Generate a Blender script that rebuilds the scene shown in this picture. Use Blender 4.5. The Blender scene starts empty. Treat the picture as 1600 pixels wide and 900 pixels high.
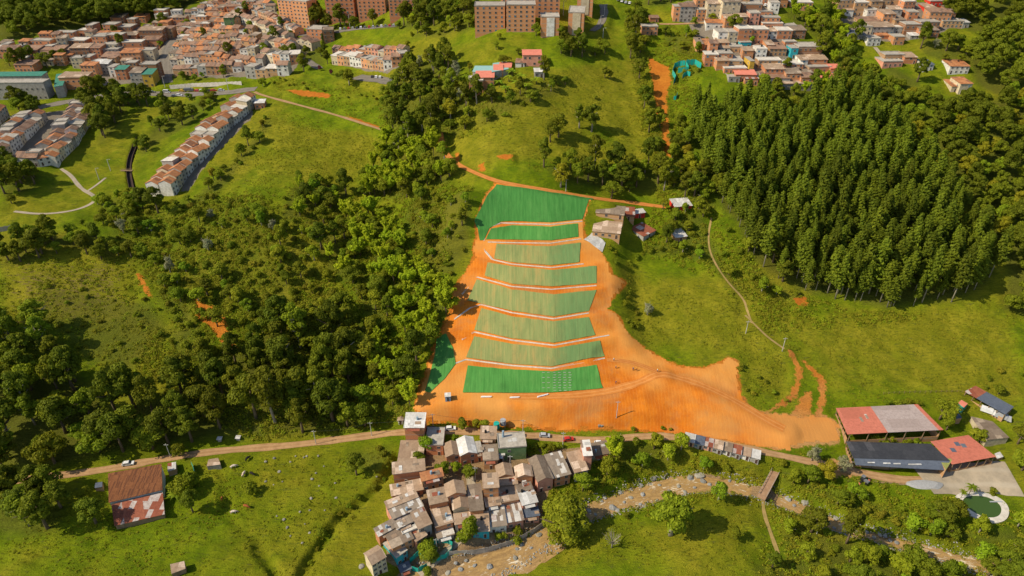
import bpy, math, random
import numpy as np
from mathutils import Vector, Matrix

# ------------------------------------------------------------------ camera, sky, sun, exposure
sc = bpy.context.scene
PITCH = math.radians(33.0); CAMZ = 205.0; FPX = 1067.0
cam_d = bpy.data.cameras.new("camera"); cam = bpy.data.objects.new("camera", cam_d)
sc.collection.objects.link(cam); sc.camera = cam
cam.location = (0, 0, CAMZ); cam.rotation_euler = (math.radians(90) - PITCH, 0, 0)
cam_d.sensor_width = 36.0; cam_d.lens = 36.0 * FPX / 1600.0
cam_d.clip_start = 1.0; cam_d.clip_end = 6000.0
SUN_EL = math.radians(43); SUN_AZ = math.atan2(-0.96, -0.27)      # towards the sun
w = bpy.data.worlds.new("World"); sc.world = w; w.use_nodes = True
nt = w.node_tree
sky = nt.nodes.new("ShaderNodeTexSky"); sky.sky_type = 'NISHITA'; sky.sun_disc = False
sky.sun_elevation = SUN_EL; sky.sun_rotation = SUN_AZ
nt.links.new(sky.outputs[0], nt.nodes["Background"].inputs[0])
nt.nodes["Background"].inputs[1].default_value = 0.12
sl = bpy.data.lights.new("sun", 'SUN'); sl.energy = 4.7; sl.angle = math.radians(0.5); sl.color = (1.0, 0.885, 0.68)
so = bpy.data.objects.new("sun", sl); sc.collection.objects.link(so)
sd = Vector((math.sin(SUN_AZ) * math.cos(SUN_EL), math.cos(SUN_AZ) * math.cos(SUN_EL), math.sin(SUN_EL)))
so.rotation_euler = (-sd).to_track_quat('-Z', 'Y').to_euler(); so.location = sd * 300
sc.view_settings.view_transform = 'Standard'; sc.view_settings.look = 'None'
sc.view_settings.gamma = 1.0; sc.view_settings.use_curve_mapping = False
sc.view_settings.exposure = 0.18
sc.cycles.max_bounces = 6; sc.cycles.diffuse_bounces = 3; sc.cycles.transmission_bounces = 3
sc.cycles.use_denoising = True

rng = np.random.default_rng(7); random.seed(7)
COL = sc.collection

# ------------------------------------------------------------------ materials
def new_mat(name):
    m = bpy.data.materials.new(name); m.use_nodes = True
    n = m.node_tree.nodes; b = n["Principled BSDF"]
    b.inputs["Roughness"].default_value = 0.9; b.inputs["Specular IOR Level"].default_value = 0.15
    return m, n, m.node_tree.links, b
def mixc(n, l, a, b, f):
    x = n.new("ShaderNodeMix"); x.data_type = 'RGBA'
    for s, v in ((6, a), (7, b)):
        if isinstance(v, (tuple, list)): x.inputs[s].default_value = (*v[:3], 1)
        else: l.new(v, x.inputs[s])
    if isinstance(f, (int, float)): x.inputs[0].default_value = f
    else: l.new(f, x.inputs[0])
    return x.outputs[2]
def mathn(n, l, op, a, b=None, c=None, clamp=False):
    x = n.new("ShaderNodeMath"); x.operation = op; x.use_clamp = clamp
    for i, v in enumerate((a, b, c)):
        if v is None: continue
        if isinstance(v, (int, float)): x.inputs[i].default_value = v
        else: l.new(v, x.inputs[i])
    return x.outputs[0]
def noise(n, l, vec, scale, detail=3, rough=0.6, off=None):
    x = n.new("ShaderNodeTexNoise"); x.inputs["Scale"].default_value = scale
    x.inputs["Detail"].default_value = detail; x.inputs["Roughness"].default_value = rough
    l.new(vec, x.inputs["Vector"]); return x.outputs["Fac"]
def smooth(n, l, v, a, b):
    x = n.new("ShaderNodeMapRange"); x.interpolation_type = 'SMOOTHSTEP'
    x.inputs[1].default_value = a; x.inputs[2].default_value = b; l.new(v, x.inputs[0]); return x.outputs[0]
def scaled(n, l, vec, s):
    x = n.new("ShaderNodeMapping"); x.inputs["Scale"].default_value = s; l.new(vec, x.inputs["Vector"]); return x.outputs[0]
def bump(n, l, b, h, strength, dist):
    x = n.new("ShaderNodeBump"); x.inputs["Strength"].default_value = strength; x.inputs["Distance"].default_value = dist
    l.new(h, x.inputs["Height"]); l.new(x.outputs[0], b.inputs["Normal"])
def coords(n): return n.new("ShaderNodeTexCoord").outputs["Object"]
def worldpos(n): return n.new("ShaderNodeNewGeometry").outputs["Position"]
def orand(n): return n.new("ShaderNodeObjectInfo").outputs["Random"]

MATS = {}
def plain(name, c1, c2=None, scale=0.6, rough=0.85, spec=0.15, rnd=0.0, metal=0.0):
    """weathered surface: two tones mixed by noise, brightness per object"""
    if name in MATS: return MATS[name]
    m, n, l, b = new_mat(name); c2 = c2 or tuple(v * 0.72 for v in c1)
    p = worldpos(n)
    f = smooth(n, l, noise(n, l, p, scale, 5, 0.7), 0.35, 0.68)
    col = mixc(n, l, c1, c2, f)
    if rnd:
        h = n.new("ShaderNodeHueSaturation"); l.new(col, h.inputs["Color"])
        l.new(mathn(n, l, 'MULTIPLY_ADD', orand(n), 2 * rnd, 1 - rnd), h.inputs["Value"]); col = h.outputs[0]
    l.new(col, b.inputs["Base Color"]); b.inputs["Roughness"].default_value = rough
    b.inputs["Specular IOR Level"].default_value = spec; b.inputs["Metallic"].default_value = metal
    MATS[name] = m; return m
def sheet_roof(name, c1, c2, c3, sx=0.55, sy=0.3, p3=0.12, rnd=0.12, rough=0.7):
    """patchwork of separate roofing sheets with ribs"""
    m, n, l, b = new_mat(name); co = coords(n)
    br = n.new("ShaderNodeTexBrick"); l.new(co, br.inputs["Vector"])
    br.offset = 0.0; br.inputs["Scale"].default_value = 1.0
    br.inputs["Brick Width"].default_value = 1 / sx; br.inputs["Row Height"].default_value = 1 / sy
    br.inputs["Mortar Size"].default_value = 0.03
    br.inputs["Color1"].default_value = (0, 0, 0, 1); br.inputs["Color2"].default_value = (1, 1, 1, 1); br.inputs["Mortar"].default_value = (0.2, 0.2, 0.2, 1)
    vor = n.new("ShaderNodeTexWhiteNoise"); vor.noise_dimensions = '4D'
    sn = n.new("ShaderNodeVectorMath"); sn.operation = 'SNAP'; l.new(co, sn.inputs[0]); sn.inputs[1].default_value = (1 / sx, 1 / sy, 50)
    l.new(sn.outputs[0], vor.inputs["Vector"]); l.new(orand(n), vor.inputs["W"])
    v = vor.outputs["Value"]
    c = mixc(n, l, c1, c2, v)
    c = mixc(n, l, c, c3, mathn(n, l, 'GREATER_THAN', v, 1 - p3))
    dirt = smooth(n, l, noise(n, l, worldpos(n), 0.9, 5, 0.75), 0.35, 0.75)
    c = mixc(n, l, c, tuple(x * 0.55 for x in c1), mathn(n, l, 'MULTIPLY', dirt, 0.6))
    h = n.new("ShaderNodeHueSaturation"); l.new(c, h.inputs["Color"])
    l.new(mathn(n, l, 'MULTIPLY_ADD', orand(n), 2 * rnd, 1 - rnd), h.inputs["Value"])
    l.new(h.outputs[0], b.inputs["Base Color"]); b.inputs["Roughness"].default_value = rough
    wv = n.new("ShaderNodeTexWave"); wv.inputs["Scale"].default_value = 1.6; wv.bands_direction = 'X'; l.new(co, wv.inputs["Vector"])
    bump(n, l, b, wv.outputs["Fac"], 0.6, 0.08)
    MATS[name] = m; return m
def brick_wall(name, c1, c2, rnd=0.15):
    m, n, l, b = new_mat(name); p = worldpos(n)
    f = noise(n, l, p, 0.5, 4, 0.7); f2 = noise(n, l, scaled(n, l, p, (1.5, 1.5, 5)), 1.2, 3, 0.7)
    c = mixc(n, l, c1, c2, smooth(n, l, f2, 0.35, 0.7))
    c = mixc(n, l, c, (0.33, 0.28, 0.22), mathn(n, l, 'MULTIPLY', smooth(n, l, f, 0.55, 0.75), 0.45))
    sx = n.new("ShaderNodeSeparateXYZ"); l.new(coords(n), sx.inputs[0])
    z = mathn(n, l, 'FRACT', mathn(n, l, 'DIVIDE', sx.outputs[2], 2.7))
    c = mixc(n, l, c, (0.36, 0.33, 0.28), mathn(n, l, 'MULTIPLY', mathn(n, l, 'LESS_THAN', z, 0.09), 0.8))   # concrete ring beams
    h = n.new("ShaderNodeHueSaturation"); l.new(c, h.inputs["Color"])
    l.new(mathn(n, l, 'MULTIPLY_ADD', orand(n), 2 * rnd, 1 - rnd), h.inputs["Value"])
    l.new(h.outputs[0], b.inputs["Base Color"]); MATS[name] = m; return m
def leaf_mat(name, c1, c2, hue=0.02, val=0.26, trans=0.38):
    m, n, l, b = new_mat(name)
    geo = n.new("ShaderNodeNewGeometry")
    c = mixc(n, l, c1, c2, geo.outputs["Random Per Island"])
    h = n.new("ShaderNodeHueSaturation"); l.new(c, h.inputs["Color"]); r = orand(n)
    l.new(mathn(n, l, 'MULTIPLY_ADD', r, 2 * val, 1 - val), h.inputs["Value"])
    r2 = mathn(n, l, 'FRACT', mathn(n, l, 'MULTIPLY', r, 17.3))
    l.new(mathn(n, l, 'MULTIPLY_ADD', r2, 2 * hue, 0.5 - hue), h.inputs["Hue"])
    b.inputs["Roughness"].default_value = 0.75
    l.new(h.outputs[0], b.inputs["Base Color"])
    t = n.new("ShaderNodeBsdfTranslucent"); l.new(h.outputs[0], t.inputs[0])
    mx = n.new("ShaderNodeMixShader"); mx.inputs[0].default_value = trans
    l.new(b.outputs[0], mx.inputs[1]); l.new(t.outputs[0], mx.inputs[2])
    l.new(mx.outputs[0], n["Material Output"].inputs[0]); MATS[name] = m; return m

leaf_mat('leaf_dark', (0.115, 0.144, 0.008), (0.209, 0.231, 0.012))
leaf_mat('leaf_mid', (0.156, 0.198, 0.009), (0.273, 0.300, 0.014))
leaf_mat('leaf_bright', (0.184, 0.263, 0.010), (0.310, 0.389, 0.016), val=0.2)
leaf_mat('leaf_yellow', (0.26, 0.25, 0.012), (0.38, 0.34, 0.016), val=0.2)
leaf_mat('leaf_bamboo', (0.31, 0.39, 0.014), (0.48, 0.55, 0.022), hue=0.012, val=0.14, trans=0.5)
leaf_mat('leaf_pine', (0.095, 0.135, 0.009), (0.19, 0.225, 0.012), hue=0.006, val=0.30)
leaf_mat('leaf_giant', (0.17, 0.20, 0.010), (0.30, 0.31, 0.015), val=0.05)
leaf_mat('leaf_grey', (0.24, 0.26, 0.12), (0.36, 0.36, 0.20), val=0.12)
leaf_mat('leaf_scrub', (0.182, 0.198, 0.012), (0.312, 0.300, 0.018), hue=0.02, val=0.25)
leaf_mat('leaf_purple', (0.09, 0.03, 0.03), (0.16, 0.05, 0.04), val=0.1)
plain('bark', (0.16, 0.12, 0.07)); plain('bark_pale', (0.34, 0.30, 0.23))
brick_wall('brick', (0.56, 0.235, 0.11), (0.43, 0.17, 0.075)); brick_wall('brick_brown', (0.33, 0.16, 0.08), (0.25, 0.12, 0.06))
brick_wall('brick_orange', (0.60, 0.28, 0.125), (0.48, 0.21, 0.09)); brick_wall('brick_tan', (0.46, 0.27, 0.13), (0.38, 0.21, 0.10))
plain('white_wall', (0.72, 0.69, 0.62), (0.5, 0.47, 0.40), rnd=0.12); plain('cream_wall', (0.58, 0.49, 0.33), (0.42, 0.34, 0.22), rnd=0.12)
plain('grey_wall', (0.38, 0.36, 0.32), (0.27, 0.25, 0.22), rnd=0.12); plain('salmon_wall', (0.62, 0.30, 0.20), (0.5, 0.22, 0.15), rnd=0.1)
plain('turquoise_wall', (0.04, 0.36, 0.40), (0.03, 0.28, 0.33)); plain('yellow_wall', (0.62, 0.40, 0.06)); plain('green_wall', (0.10, 0.18, 0.07), (0.16, 0.24, 0.10))
plain('red_wall', (0.62, 0.05, 0.03)); plain('concrete', (0.42, 0.38, 0.32), (0.28, 0.25, 0.21), rnd=0.1); plain('concrete_light', (0.62, 0.57, 0.49), (0.45, 0.41, 0.35))
sheet_roof('roof_fibre', (0.34, 0.23, 0.15), (0.46, 0.335, 0.23), (0.62, 0.47, 0.35), sx=0.4, p3=0.18)
sheet_roof('roof_dark', (0.21, 0.155, 0.11), (0.29, 0.225, 0.165), (0.42, 0.33, 0.24), sx=0.4, p3=0.18)
sheet_roof('roof_light', (0.52, 0.50, 0.46), (0.62, 0.60, 0.56), (0.72, 0.70, 0.66), p3=0.3)
sheet_roof('roof_rust', (0.27, 0.08, 0.045), (0.36, 0.13, 0.07), (0.50, 0.44, 0.40), p3=0.22)
sheet_roof('roof_patch', (0.34, 0.27, 0.20), (0.20, 0.16, 0.13), (0.66, 0.62, 0.56), sx=0.9, sy=0.45, p3=0.3)
sheet_roof('roof_stripe', (0.70, 0.67, 0.62), (0.62, 0.57, 0.5), (0.22, 0.13, 0.08), sx=0.9, sy=0.05, p3=0.38)
sheet_roof('roof_tile', (0.43, 0.17, 0.07), (0.56, 0.26, 0.11), (0.28, 0.13, 0.07), p3=0.2)
sheet_roof('roof_tile_old', (0.27, 0.155, 0.10), (0.38, 0.245, 0.165), (0.20, 0.13, 0.095), p3=0.25)
sheet_roof('roof_tile_farm', (0.20, 0.075, 0.03), (0.30, 0.12, 0.045), (0.13, 0.05, 0.025), sx=3.0, sy=0.4, p3=0.3)
sheet_roof('roof_red', (0.56, 0.17, 0.11), (0.60, 0.20, 0.13), (0.50, 0.16, 0.10), sx=0.12, sy=0.16, rnd=0.03)
sheet_roof('roof_faded', (0.42, 0.33, 0.30), (0.46, 0.38, 0.35), (0.38, 0.30, 0.27), sx=0.08, sy=0.2, rnd=0.03)
sheet_roof('roof_black', (0.045, 0.047, 0.055), (0.06, 0.062, 0.07), (0.09, 0.09, 0.10), sx=0.4, sy=0.05, rnd=0.03)
sheet_roof('roof_slate', (0.10, 0.12, 0.16), (0.12, 0.14, 0.18), (0.15, 0.17, 0.20), sx=0.2, sy=0.3, rnd=0.03)
plain('roof_salmon', (0.66, 0.22, 0.15), (0.55, 0.18, 0.12)); plain('roof_green', (0.06, 0.22, 0.16)); plain('roof_yellowgreen', (0.30, 0.31, 0.09))
plain('glass', (0.03, 0.035, 0.045), (0.06, 0.065, 0.07), rough=0.2, spec=0.5); plain('glass_blue', (0.05, 0.20, 0.30), rough=0.3)
plain('frame_white', (0.6, 0.58, 0.53)); plain('door_dark', (0.09, 0.05, 0.035)); plain('tarp', (0.02, 0.38, 0.30), (0.015, 0.30, 0.25), scale=1.5, rough=0.6)
plain('metal_grey', (0.36, 0.37, 0.38), rough=0.5); plain('pole', (0.52, 0.50, 0.45)); plain('wire', (0.05, 0.05, 0.05)); plain('rock', (0.30, 0.28, 0.23), (0.19, 0.18, 0.15), scale=1.2, rnd=0.2)
plain('rock_wet', (0.20, 0.21, 0.21), (0.30, 0.28, 0.25), scale=1.2, rnd=0.2); plain('rubber', (0.02, 0.02, 0.02)); plain('skin', (0.30, 0.15, 0.09)); plain('trousers', (0.03, 0.035, 0.06))
plain('shirt_blue', (0.05, 0.09, 0.25)); plain('shirt_orange', (0.6, 0.16, 0.02)); plain('shirt_white', (0.6, 0.6, 0.58)); plain('pvc_white', (0.82, 0.82, 0.80)); plain('hard_hat', (0.7, 0.55, 0.05))
plain('hide_brown', (0.33, 0.10, 0.03)); plain('hide_white', (0.68, 0.62, 0.52), (0.45, 0.25, 0.15), scale=1.5); plain('hide_black', (0.025, 0.02, 0.02)); plain('wood', (0.28, 0.19, 0.11), (0.18, 0.12, 0.07)); plain('cabin_blue', (0.28, 0.38, 0.46))
for nme, c in (('white', (0.75, 0.75, 0.74)), ('silver', (0.42, 0.43, 0.45)), ('black', (0.03, 0.03, 0.035)), ('red', (0.5, 0.03, 0.02)), ('yellow', (0.65, 0.40, 0.02)), ('grey', (0.16, 0.17, 0.18))):
    plain('paint_' + nme, c, tuple(v * 0.85 for v in c), rough=0.3, spec=0.5)

# ------------------------------------------------------------------ numpy noise, projection
def _vn(seed):
    t = np.random.default_rng(seed).random((256, 256))
    def f(x, y):
        xi = np.floor(x).astype(int); yi = np.floor(y).astype(int); fx = x - xi; fy = y - yi
        fx = fx * fx * (3 - 2 * fx); fy = fy * fy * (3 - 2 * fy); a = xi & 255; b = yi & 255; a1 = (a + 1) & 255; b1 = (b + 1) & 255
        return (t[a, b] * (1 - fx) + t[a1, b] * fx) * (1 - fy) + (t[a, b1] * (1 - fx) + t[a1, b1] * fx) * fy - 0.5
    return f
N1, N2, N3 = _vn(1), _vn(2), _vn(3)
def fbm(N, x, y, o=3):
    r = 0; a = 1.0
    for i in range(o): r = r + a * N(x + 17.3 * i, y - 9.1 * i); x = x * 2.03; y = y * 2.03; a *= 0.5
    return r
CP, SP = math.cos(PITCH), math.sin(PITCH)
def T_of(py):
    v = (450 - py) / FPX; return (SP - v * CP) / (CP + v * SP)
def at_z(px, py, z):
    """world point where the sight line of a photo pixel meets height z"""
    v = (450 - py) / FPX; u = (px - 800) / FPX; Y = (CAMZ - z) / T_of(py)
    return np.array((Y * u / (CP + v * SP), Y, z))
def to_px(p):
    d = (p[2] - CAMZ); zc = p[1] * CP - d * SP; yc = p[1] * SP + d * CP
    return 800 + FPX * p[0] / zc, 450 - FPX * yc / zc
# ------------------------------------------------------------------ terrain: control columns
CT = []
def col(px, start, *seg):
    py, z = start; z = float(z); P = at_z(px, py, z); CT.append(P)
    for s in seg:
        py2, val = s
        if isinstance(val, str): P = at_z(px, py2, float(val))
        else:
            y0, z0 = P[1], P[2]; T = T_of(py2); Y = (CAMZ - z0 + val * y0) / (T + val); P = at_z(px, py2, z0 + val * (Y - y0))
        CT.append(P)
col(-60, (900, 6), (800, .02), (745, .02), (670, .35), (600, .35), (500, .33), (400, .3), (340, .1), (250, .12), (150, .12), (80, .12), (0, .2), (-60, .25))
col(100, (900, 5), (800, .02), (740, .03), (670, .35), (600, .32), (500, .3), (400, .3), (320, .1), (250, .12), (150, .12), (80, .13), (0, .2), (-60, .25))
col(250, (900, 4), (800, .02), (716, .05), (660, .3), (600, .3), (500, .3), (400, .3), (300, .14), (200, .12), (100, .12), (0, .14), (-60, .2))
col(420, (900, 3), (800, .04), (700, .08), (600, .25), (500, .3), (400, .35), (300, .33), (210, .2), (120, .12), (50, .13), (0, .14), (-60, .2))
col(560, (900, 2), (800, .05), (690, .12), (640, .2), (500, .28), (400, .24), (300, .26), (200, .28), (100, .2), (40, .2), (0, .2), (-60, .2))
col(640, (900, '2'), (800, '5'), (735, '7'), (680, '9'), (640, '13'), (560, .18), (500, .3), (400, .38), (300, .35), (200, .26), (100, .25), (40, .2), (0, .2))
col(740, (890, '0'), (830, '4.5'), (740, '7'), (680, '8.5'), (660, '10'), (621, '17.5'))
col(860, (900, '1.5'), (860, '0'), (828, '0.5'), (780, '4.5'), (740, '6.5'), (690, '8'), (668, '9.5'), (622, '17.5'), (285, '62'), (240, .3), (200, .3), (120, .3), (60, .28), (0, .28), (-60, .25))
col(760, (280, '63'), (240, .3), (150, .3), (60, .26), (0, .25), (-60, .25))
col(700, (260, '60'), (200, .28), (120, .28), (60, .24), (0, .2), (-60, .2))
col(1000, (900, '5'), (840, '3.5'), (795, '1'), (770, '0'), (740, '2.5'), (700, '6'), (680, '8.5'), (655, '13'), (600, '18.5'), (545, '20.5'), (500, .3), (430, .38), (330, .34), (290, .38), (200, .34), (100, .3), (0, .28), (-60, .25))
col(1120, (900, '5'), (820, '4'), (775, '1.2'), (752, '0'), (725, '4.5'), (700, '7'), (685, '9'), (610, '16'), (575, '17.5'), (500, .3), (400, .4), (300, .38), (200, .34), (100, .36), (0, .3), (-60, .25))
col(1250, (900, '3'), (850, '2.5'), (815, '1.5'), (788, '0'), (765, '2'), (730, '5.5'), (690, '8'), (650, '10'), (600, .22), (500, .27), (460, .3), (350, .4), (250, .38), (150, .38), (60, .33), (0, .3), (-60, .25))
col(1420, (900, '2'), (872, '1'), (850, '0'), (820, '2.5'), (780, '3.5'), (720, '5.5'), (660, '8'), (620, .1), (560, .25), (480, .27), (400, .38), (300, .4), (200, .38), (100, .38), (0, .34), (-60, .3))
col(1660, (900, '0'), (860, '2'), (800, '3.5'), (720, '6'), (650, '8'), (600, .15), (500, .28), (400, .4), (300, .4), (200, .4), (100, .38), (0, .35), (-60, .3))
CT += [np.array(p, float) for p in ((-260, 60, 2), (0, 40, -2), (260, 60, 0), (-480, 140, 2), (480, 160, 4), (0, 100, 0), (900, 900, 330), (-900, 1000, 150), (0, 1300, 330), (-450, 1300, 210), (450, 1300, 360), (900, 300, 100), (-900, 300, 10))]
CT = np.array(CT)
def tps_fit(P, lam=6.0):
    d = np.linalg.norm(P[:, None, :2] - P[None, :, :2], axis=2) / 100.0
    K = np.where(d > 0, d * d * np.log(d + 1e-9), 0) + lam * 1e-4 * np.eye(len(P))
    Q = np.c_[np.ones(len(P)), P[:, :2] / 100.0]
    A = np.block([[K, Q], [Q.T, np.zeros((3, 3))]])
    s = np.linalg.solve(A, np.r_[P[:, 2], 0, 0, 0]); return s
TS = tps_fit(CT)
def base_h(X, Y):
    sh = X.shape; X = X.ravel() / 100; Y = Y.ravel() / 100; z = TS[-3] + TS[-2] * X + TS[-1] * Y
    for i in range(len(CT)):
        r2 = (X - CT[i, 0] / 100) ** 2 + (Y - CT[i, 1] / 100) ** 2
        z = z + TS[i] * 0.5 * r2 * np.log(r2 + 1e-12)
    return z.reshape(sh)
def stretch(lo, hi, step, far_lo, far_hi, g=1.12):
    a = list(np.arange(lo, hi + 1e-6, step)); s = step
    while a[-1] < far_hi: s = min(s * g, 25); a.append(a[-1] + s)
    s = step; b = []; x = lo
    while x > far_lo: s = min(s * g, 25); x -= s; b.append(x)
    return np.array(b[::-1] + a)
gx = stretch(-290, 290, 0.95, -900, 900, 1.05)
gy = stretch(118, 420, 0.8, 0, 1300, 1.03)
GX, GY = np.meshgrid(gx, gy, indexing='ij')
# low-cost: fit the smooth base on a coarse grid, then refine bilinearly (bicubic not needed)
cxs = np.arange(-925, 926, 6.0); cys = np.arange(-30, 1340, 6.0)
CB = base_h(*np.meshgrid(cxs, cys, indexing='ij'))
def bil(xs, ys, Z, X, Y):
    i = np.clip(np.searchsorted(xs, X) - 1, 0, len(xs) - 2); j = np.clip(np.searchsorted(ys, Y) - 1, 0, len(ys) - 2)
    fx = np.clip((X - xs[i]) / (xs[i + 1] - xs[i]), 0, 1); fy = np.clip((Y - ys[j]) / (ys[j + 1] - ys[j]), 0, 1)
    return (Z[i, j] * (1 - fx) + Z[i + 1, j] * fx) * (1 - fy) + (Z[i, j + 1] * (1 - fx) + Z[i + 1, j + 1] * fx) * fy
ZG = bil(cxs, cys, CB, GX, GY)
def hh(X, Y): return bil(gx, gy, ZG, np.asarray(X, float), np.asarray(Y, float))
def hit(px, py):
    """ground point seen at a photo pixel"""
    v = (450 - py) / FPX; u = (px - 800) / FPX; d = np.array((u, CP + v * SP, -SP + v * CP))
    t = np.arange(100, 1500, 1.5); P = d[None] * t[:, None]; z = CAMZ + P[:, 2]; g = hh(P[:, 0], P[:, 1])
    k = np.argmax(z < g)
    if k == 0: return np.array((P[-1, 0], P[-1, 1], g[-1]))
    a = z[k - 1] - g[k - 1]; b = g[k] - z[k]; f = a / (a + b + 1e-9); q = P[k - 1] * (1 - f) + P[k] * f
    return np.array((q[0], q[1], float(hh(q[0], q[1]))))
def pline(pts): return np.array([hit(*p) for p in pts])
def dens(P, step):
    """resample polyline with rounded corners"""
    P = np.asarray(P, float)
    for _ in range(2):
        Q = [P[0]]
        for a, b in zip(P[:-1], P[1:]): Q += [a * .75 + b * .25, a * .25 + b * .75]
        Q.append(P[-1]); P = np.array(Q)
    s = np.r_[0, np.cumsum(np.linalg.norm(np.diff(P[:, :2], axis=0), axis=1))]; n = max(2, int(s[-1] / step) + 1); t = np.linspace(0, s[-1], n)
    return np.c_[[np.interp(t, s, P[:, k]) for k in range(P.shape[1])]].T
def seg_dist(X, Y, P, closed=False, zi=False):
    best = np.full(X.shape, 1e9); zz = np.zeros(X.shape); L = len(P)
    for i in range(L if closed else L - 1):
        a = P[i]; b = P[(i + 1) % L]; dx, dy = b[0] - a[0], b[1] - a[1]; q = dx * dx + dy * dy + 1e-9
        t = np.clip(((X - a[0]) * dx + (Y - a[1]) * dy) / q, 0, 1); d = np.hypot(X - a[0] - t * dx, Y - a[1] - t * dy)
        if zi: zz = np.where(d < best, a[2] + t * (b[2] - a[2]), zz)
        best = np.minimum(best, d)
    return (best, zz) if zi else best
def inside(X, Y, P):
    r = np.zeros(np.shape(X), bool); n = len(P)
    for i in range(n):
        a = P[i]; b = P[(i + 1) % n]
        if a[1] == b[1]: continue
        c = ((a[1] > Y) != (b[1] > Y)) & (X < (b[0] - a[0]) * (Y - a[1]) / (b[1] - a[1]) + a[0]); r ^= c
    return r
def sub(P, m):
    return (GX > P[:, 0].min() - m) & (GX < P[:, 0].max() + m) & (GY > P[:, 1].min() - m) & (GY < P[:, 1].max() + m)
def sstep(x, a, b):
    t = np.clip((x - a) / (b - a), 0, 1); return t * t * (3 - 2 * t)
# ---- terraces
LINES = [
 [(690,616),(723,615),(800,615.5),(862,615),(942,608),(965,604)], [(695,569),(731,571),(800,577),(862,580),(932,570),(960,562)],
 [(695,557),(728,560),(800,570),(862,574),(945,558),(965,552)], [(705,521),(741,525),(800,537),(866,544),(937,532),(965,525)],
 [(705,512),(741,517),(800,530),(865,537),(930,525),(960,517)], [(715,475),(752,481),(800,494),(865,502),(920,495),(950,490)],
 [(700,466),(730,471),(800,487),(865,496),(920,487),(950,480)], [(715,430),(745,436),(800,452),(865,460),(932,453),(950,449)],
 [(720,427),(757,432),(800,445),(862,449),(932,444),(950,441)], [(735,405),(762,410),(800,416),(862,422),(932,415),(950,412)],
 [(735,398),(772,405),(800,411),(860,416),(905,411),(950,405)], [(745,378),(776,381),(800,382),(857,385),(907,379),(950,372)],
 [(745,374),(759,375),(800,376),(860,377),(904,371),(950,364)], [(735,363),(768,357),(800,352),(860,354),(903,349),(950,342)],
 [(725,356),(767,351),(800,347),(860,349),(910,344),(950,336)], [(725,300),(776,288),(800,291),(860,300),(927,311),(950,316)]]
ZL = []
for i, L in enumerate(LINES):
    T = T_of(L[3][1]); ZL.append(18 + .45 * ((CAMZ - 18 + .45 * 212) / (T + .45) - 212))
for i in range(1, 14, 2):
    m = (ZL[i] + ZL[i + 1]) / 2; ZL[i], ZL[i + 1] = m - 0.12, m + 0.12
WL = []
for i, L in enumerate(LINES):
    if i == 15: zs = [63.5, 63.5, 63, 61.5, 59, 58.5]
    else: zs = [ZL[i]] * 6
    WL.append(np.array([at_z(p[0], p[1], z) for p, z in zip(L, zs)]))
for i in range(1, 16):      # keep the lines in order
    for k in range(len(WL[i])):
        y = np.interp(WL[i][k, 0], WL[i - 1][:, 0], WL[i - 1][:, 1]) + 1.2
        if WL[i][k, 1] < y: WL[i][k, 1] = y
def terrace_z(X, Y):
    Ys = [np.interp(X, W[:, 0], W[:, 1]) for W in WL]; Zs = [np.interp(X, W[:, 0], W[:, 2]) for W in WL]
    z = Zs[0] + 0 * X
    for i in range(15):
        t = np.clip((Y - Ys[i]) / (Ys[i + 1] - Ys[i] + 1e-6), 0, 1); z = np.where(Y > Ys[i], Zs[i] + t * (Zs[i + 1] - Zs[i]), z)
    return z
TPOLY = np.array([W[0] for W in WL] + [W[-1] for W in WL[::-1]])
m = sub(TPOLY, 40); X, Y = GX[m], GY[m]
sdt = seg_dist(X, Y, TPOLY, True); ins = inside(X, Y, TPOLY)
wt = np.where(ins, 1.0, 1 - sstep(sdt, 0, 15)); tz = terrace_z(X, Y)
Zb = ZG[m]; ZG[m] = Zb * (1 - wt) + tz * wt
TW = np.zeros_like(ZG); TW[m] = wt
# ---- soil pad, cut face
PAD = [(742,345),(741,375),(735,410),(707,450),(700,490),(682,522),(672,560),(655,605),(645,640),(662,655),(700,652),(760,662),(870,672),(980,667),(1080,678),(1150,692),(1230,700),(1310,692),(1315,665),(1290,648),(1220,645),(1180,640),(1158,615),(1155,565),(1140,556),(1105,573),(1060,570),(1020,550),(985,525),(970,495),(950,482),(985,442),(960,430),(945,400),(935,385),(915,372),(913,345),(929,311),(931,307),(900,300),(840,291),(775,284),(760,300)]
PADW = pline(PAD)
soil = np.full(GX.shape, -9.0)
def add_soil(P):
    m = sub(P, 9); X, Y = GX[m], GY[m]; d = seg_dist(X, Y, P, True); d = np.where(inside(X, Y, P), d, -d); soil[m] = np.maximum(soil[m], np.clip(d, -9, 9))
add_soil(PADW)
for poly in ([(305,465),(330,478),(352,500),(374,548),(350,540),(330,515),(305,492)], [(213,428),(222,430),(240,465),(230,462)],
             [(1012,88),(1045,105),(1050,125),(1042,150),(1046,200),(1048,245),(1038,243),(1032,190),(1022,150)],
             [(1228,548),(1240,555),(1252,572),(1252,600),(1244,620),(1222,636),(1205,640),(1232,618),(1243,600),(1243,575)], [(1252,562),(1272,574),(1290,594),(1290,625),(1283,650),(1274,650),(1281,615),(1276,592),(1262,576)], [(1240,640),(1258,612),(1268,612),(1268,650),(1235,652)],
             [(711,236),(717,236),(718,256),(711,250)], [(445,140),(470,141),(516,146),(514,153),(470,150)], [(746,255),(757,252),(756,262),(748,262)], [(775,243),(800,241),(800,250),(780,249)],
             [(540,178),(600,198),(602,203),(545,186)], [(1399,135),(1408,138),(1402,165),(1397,163)], [(1240,466),(1258,462),(1262,474),(1246,480)],
             [(1290,715),(1330,720),(1340,745),(1300,750)]):
    add_soil(pline(poly))
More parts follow.
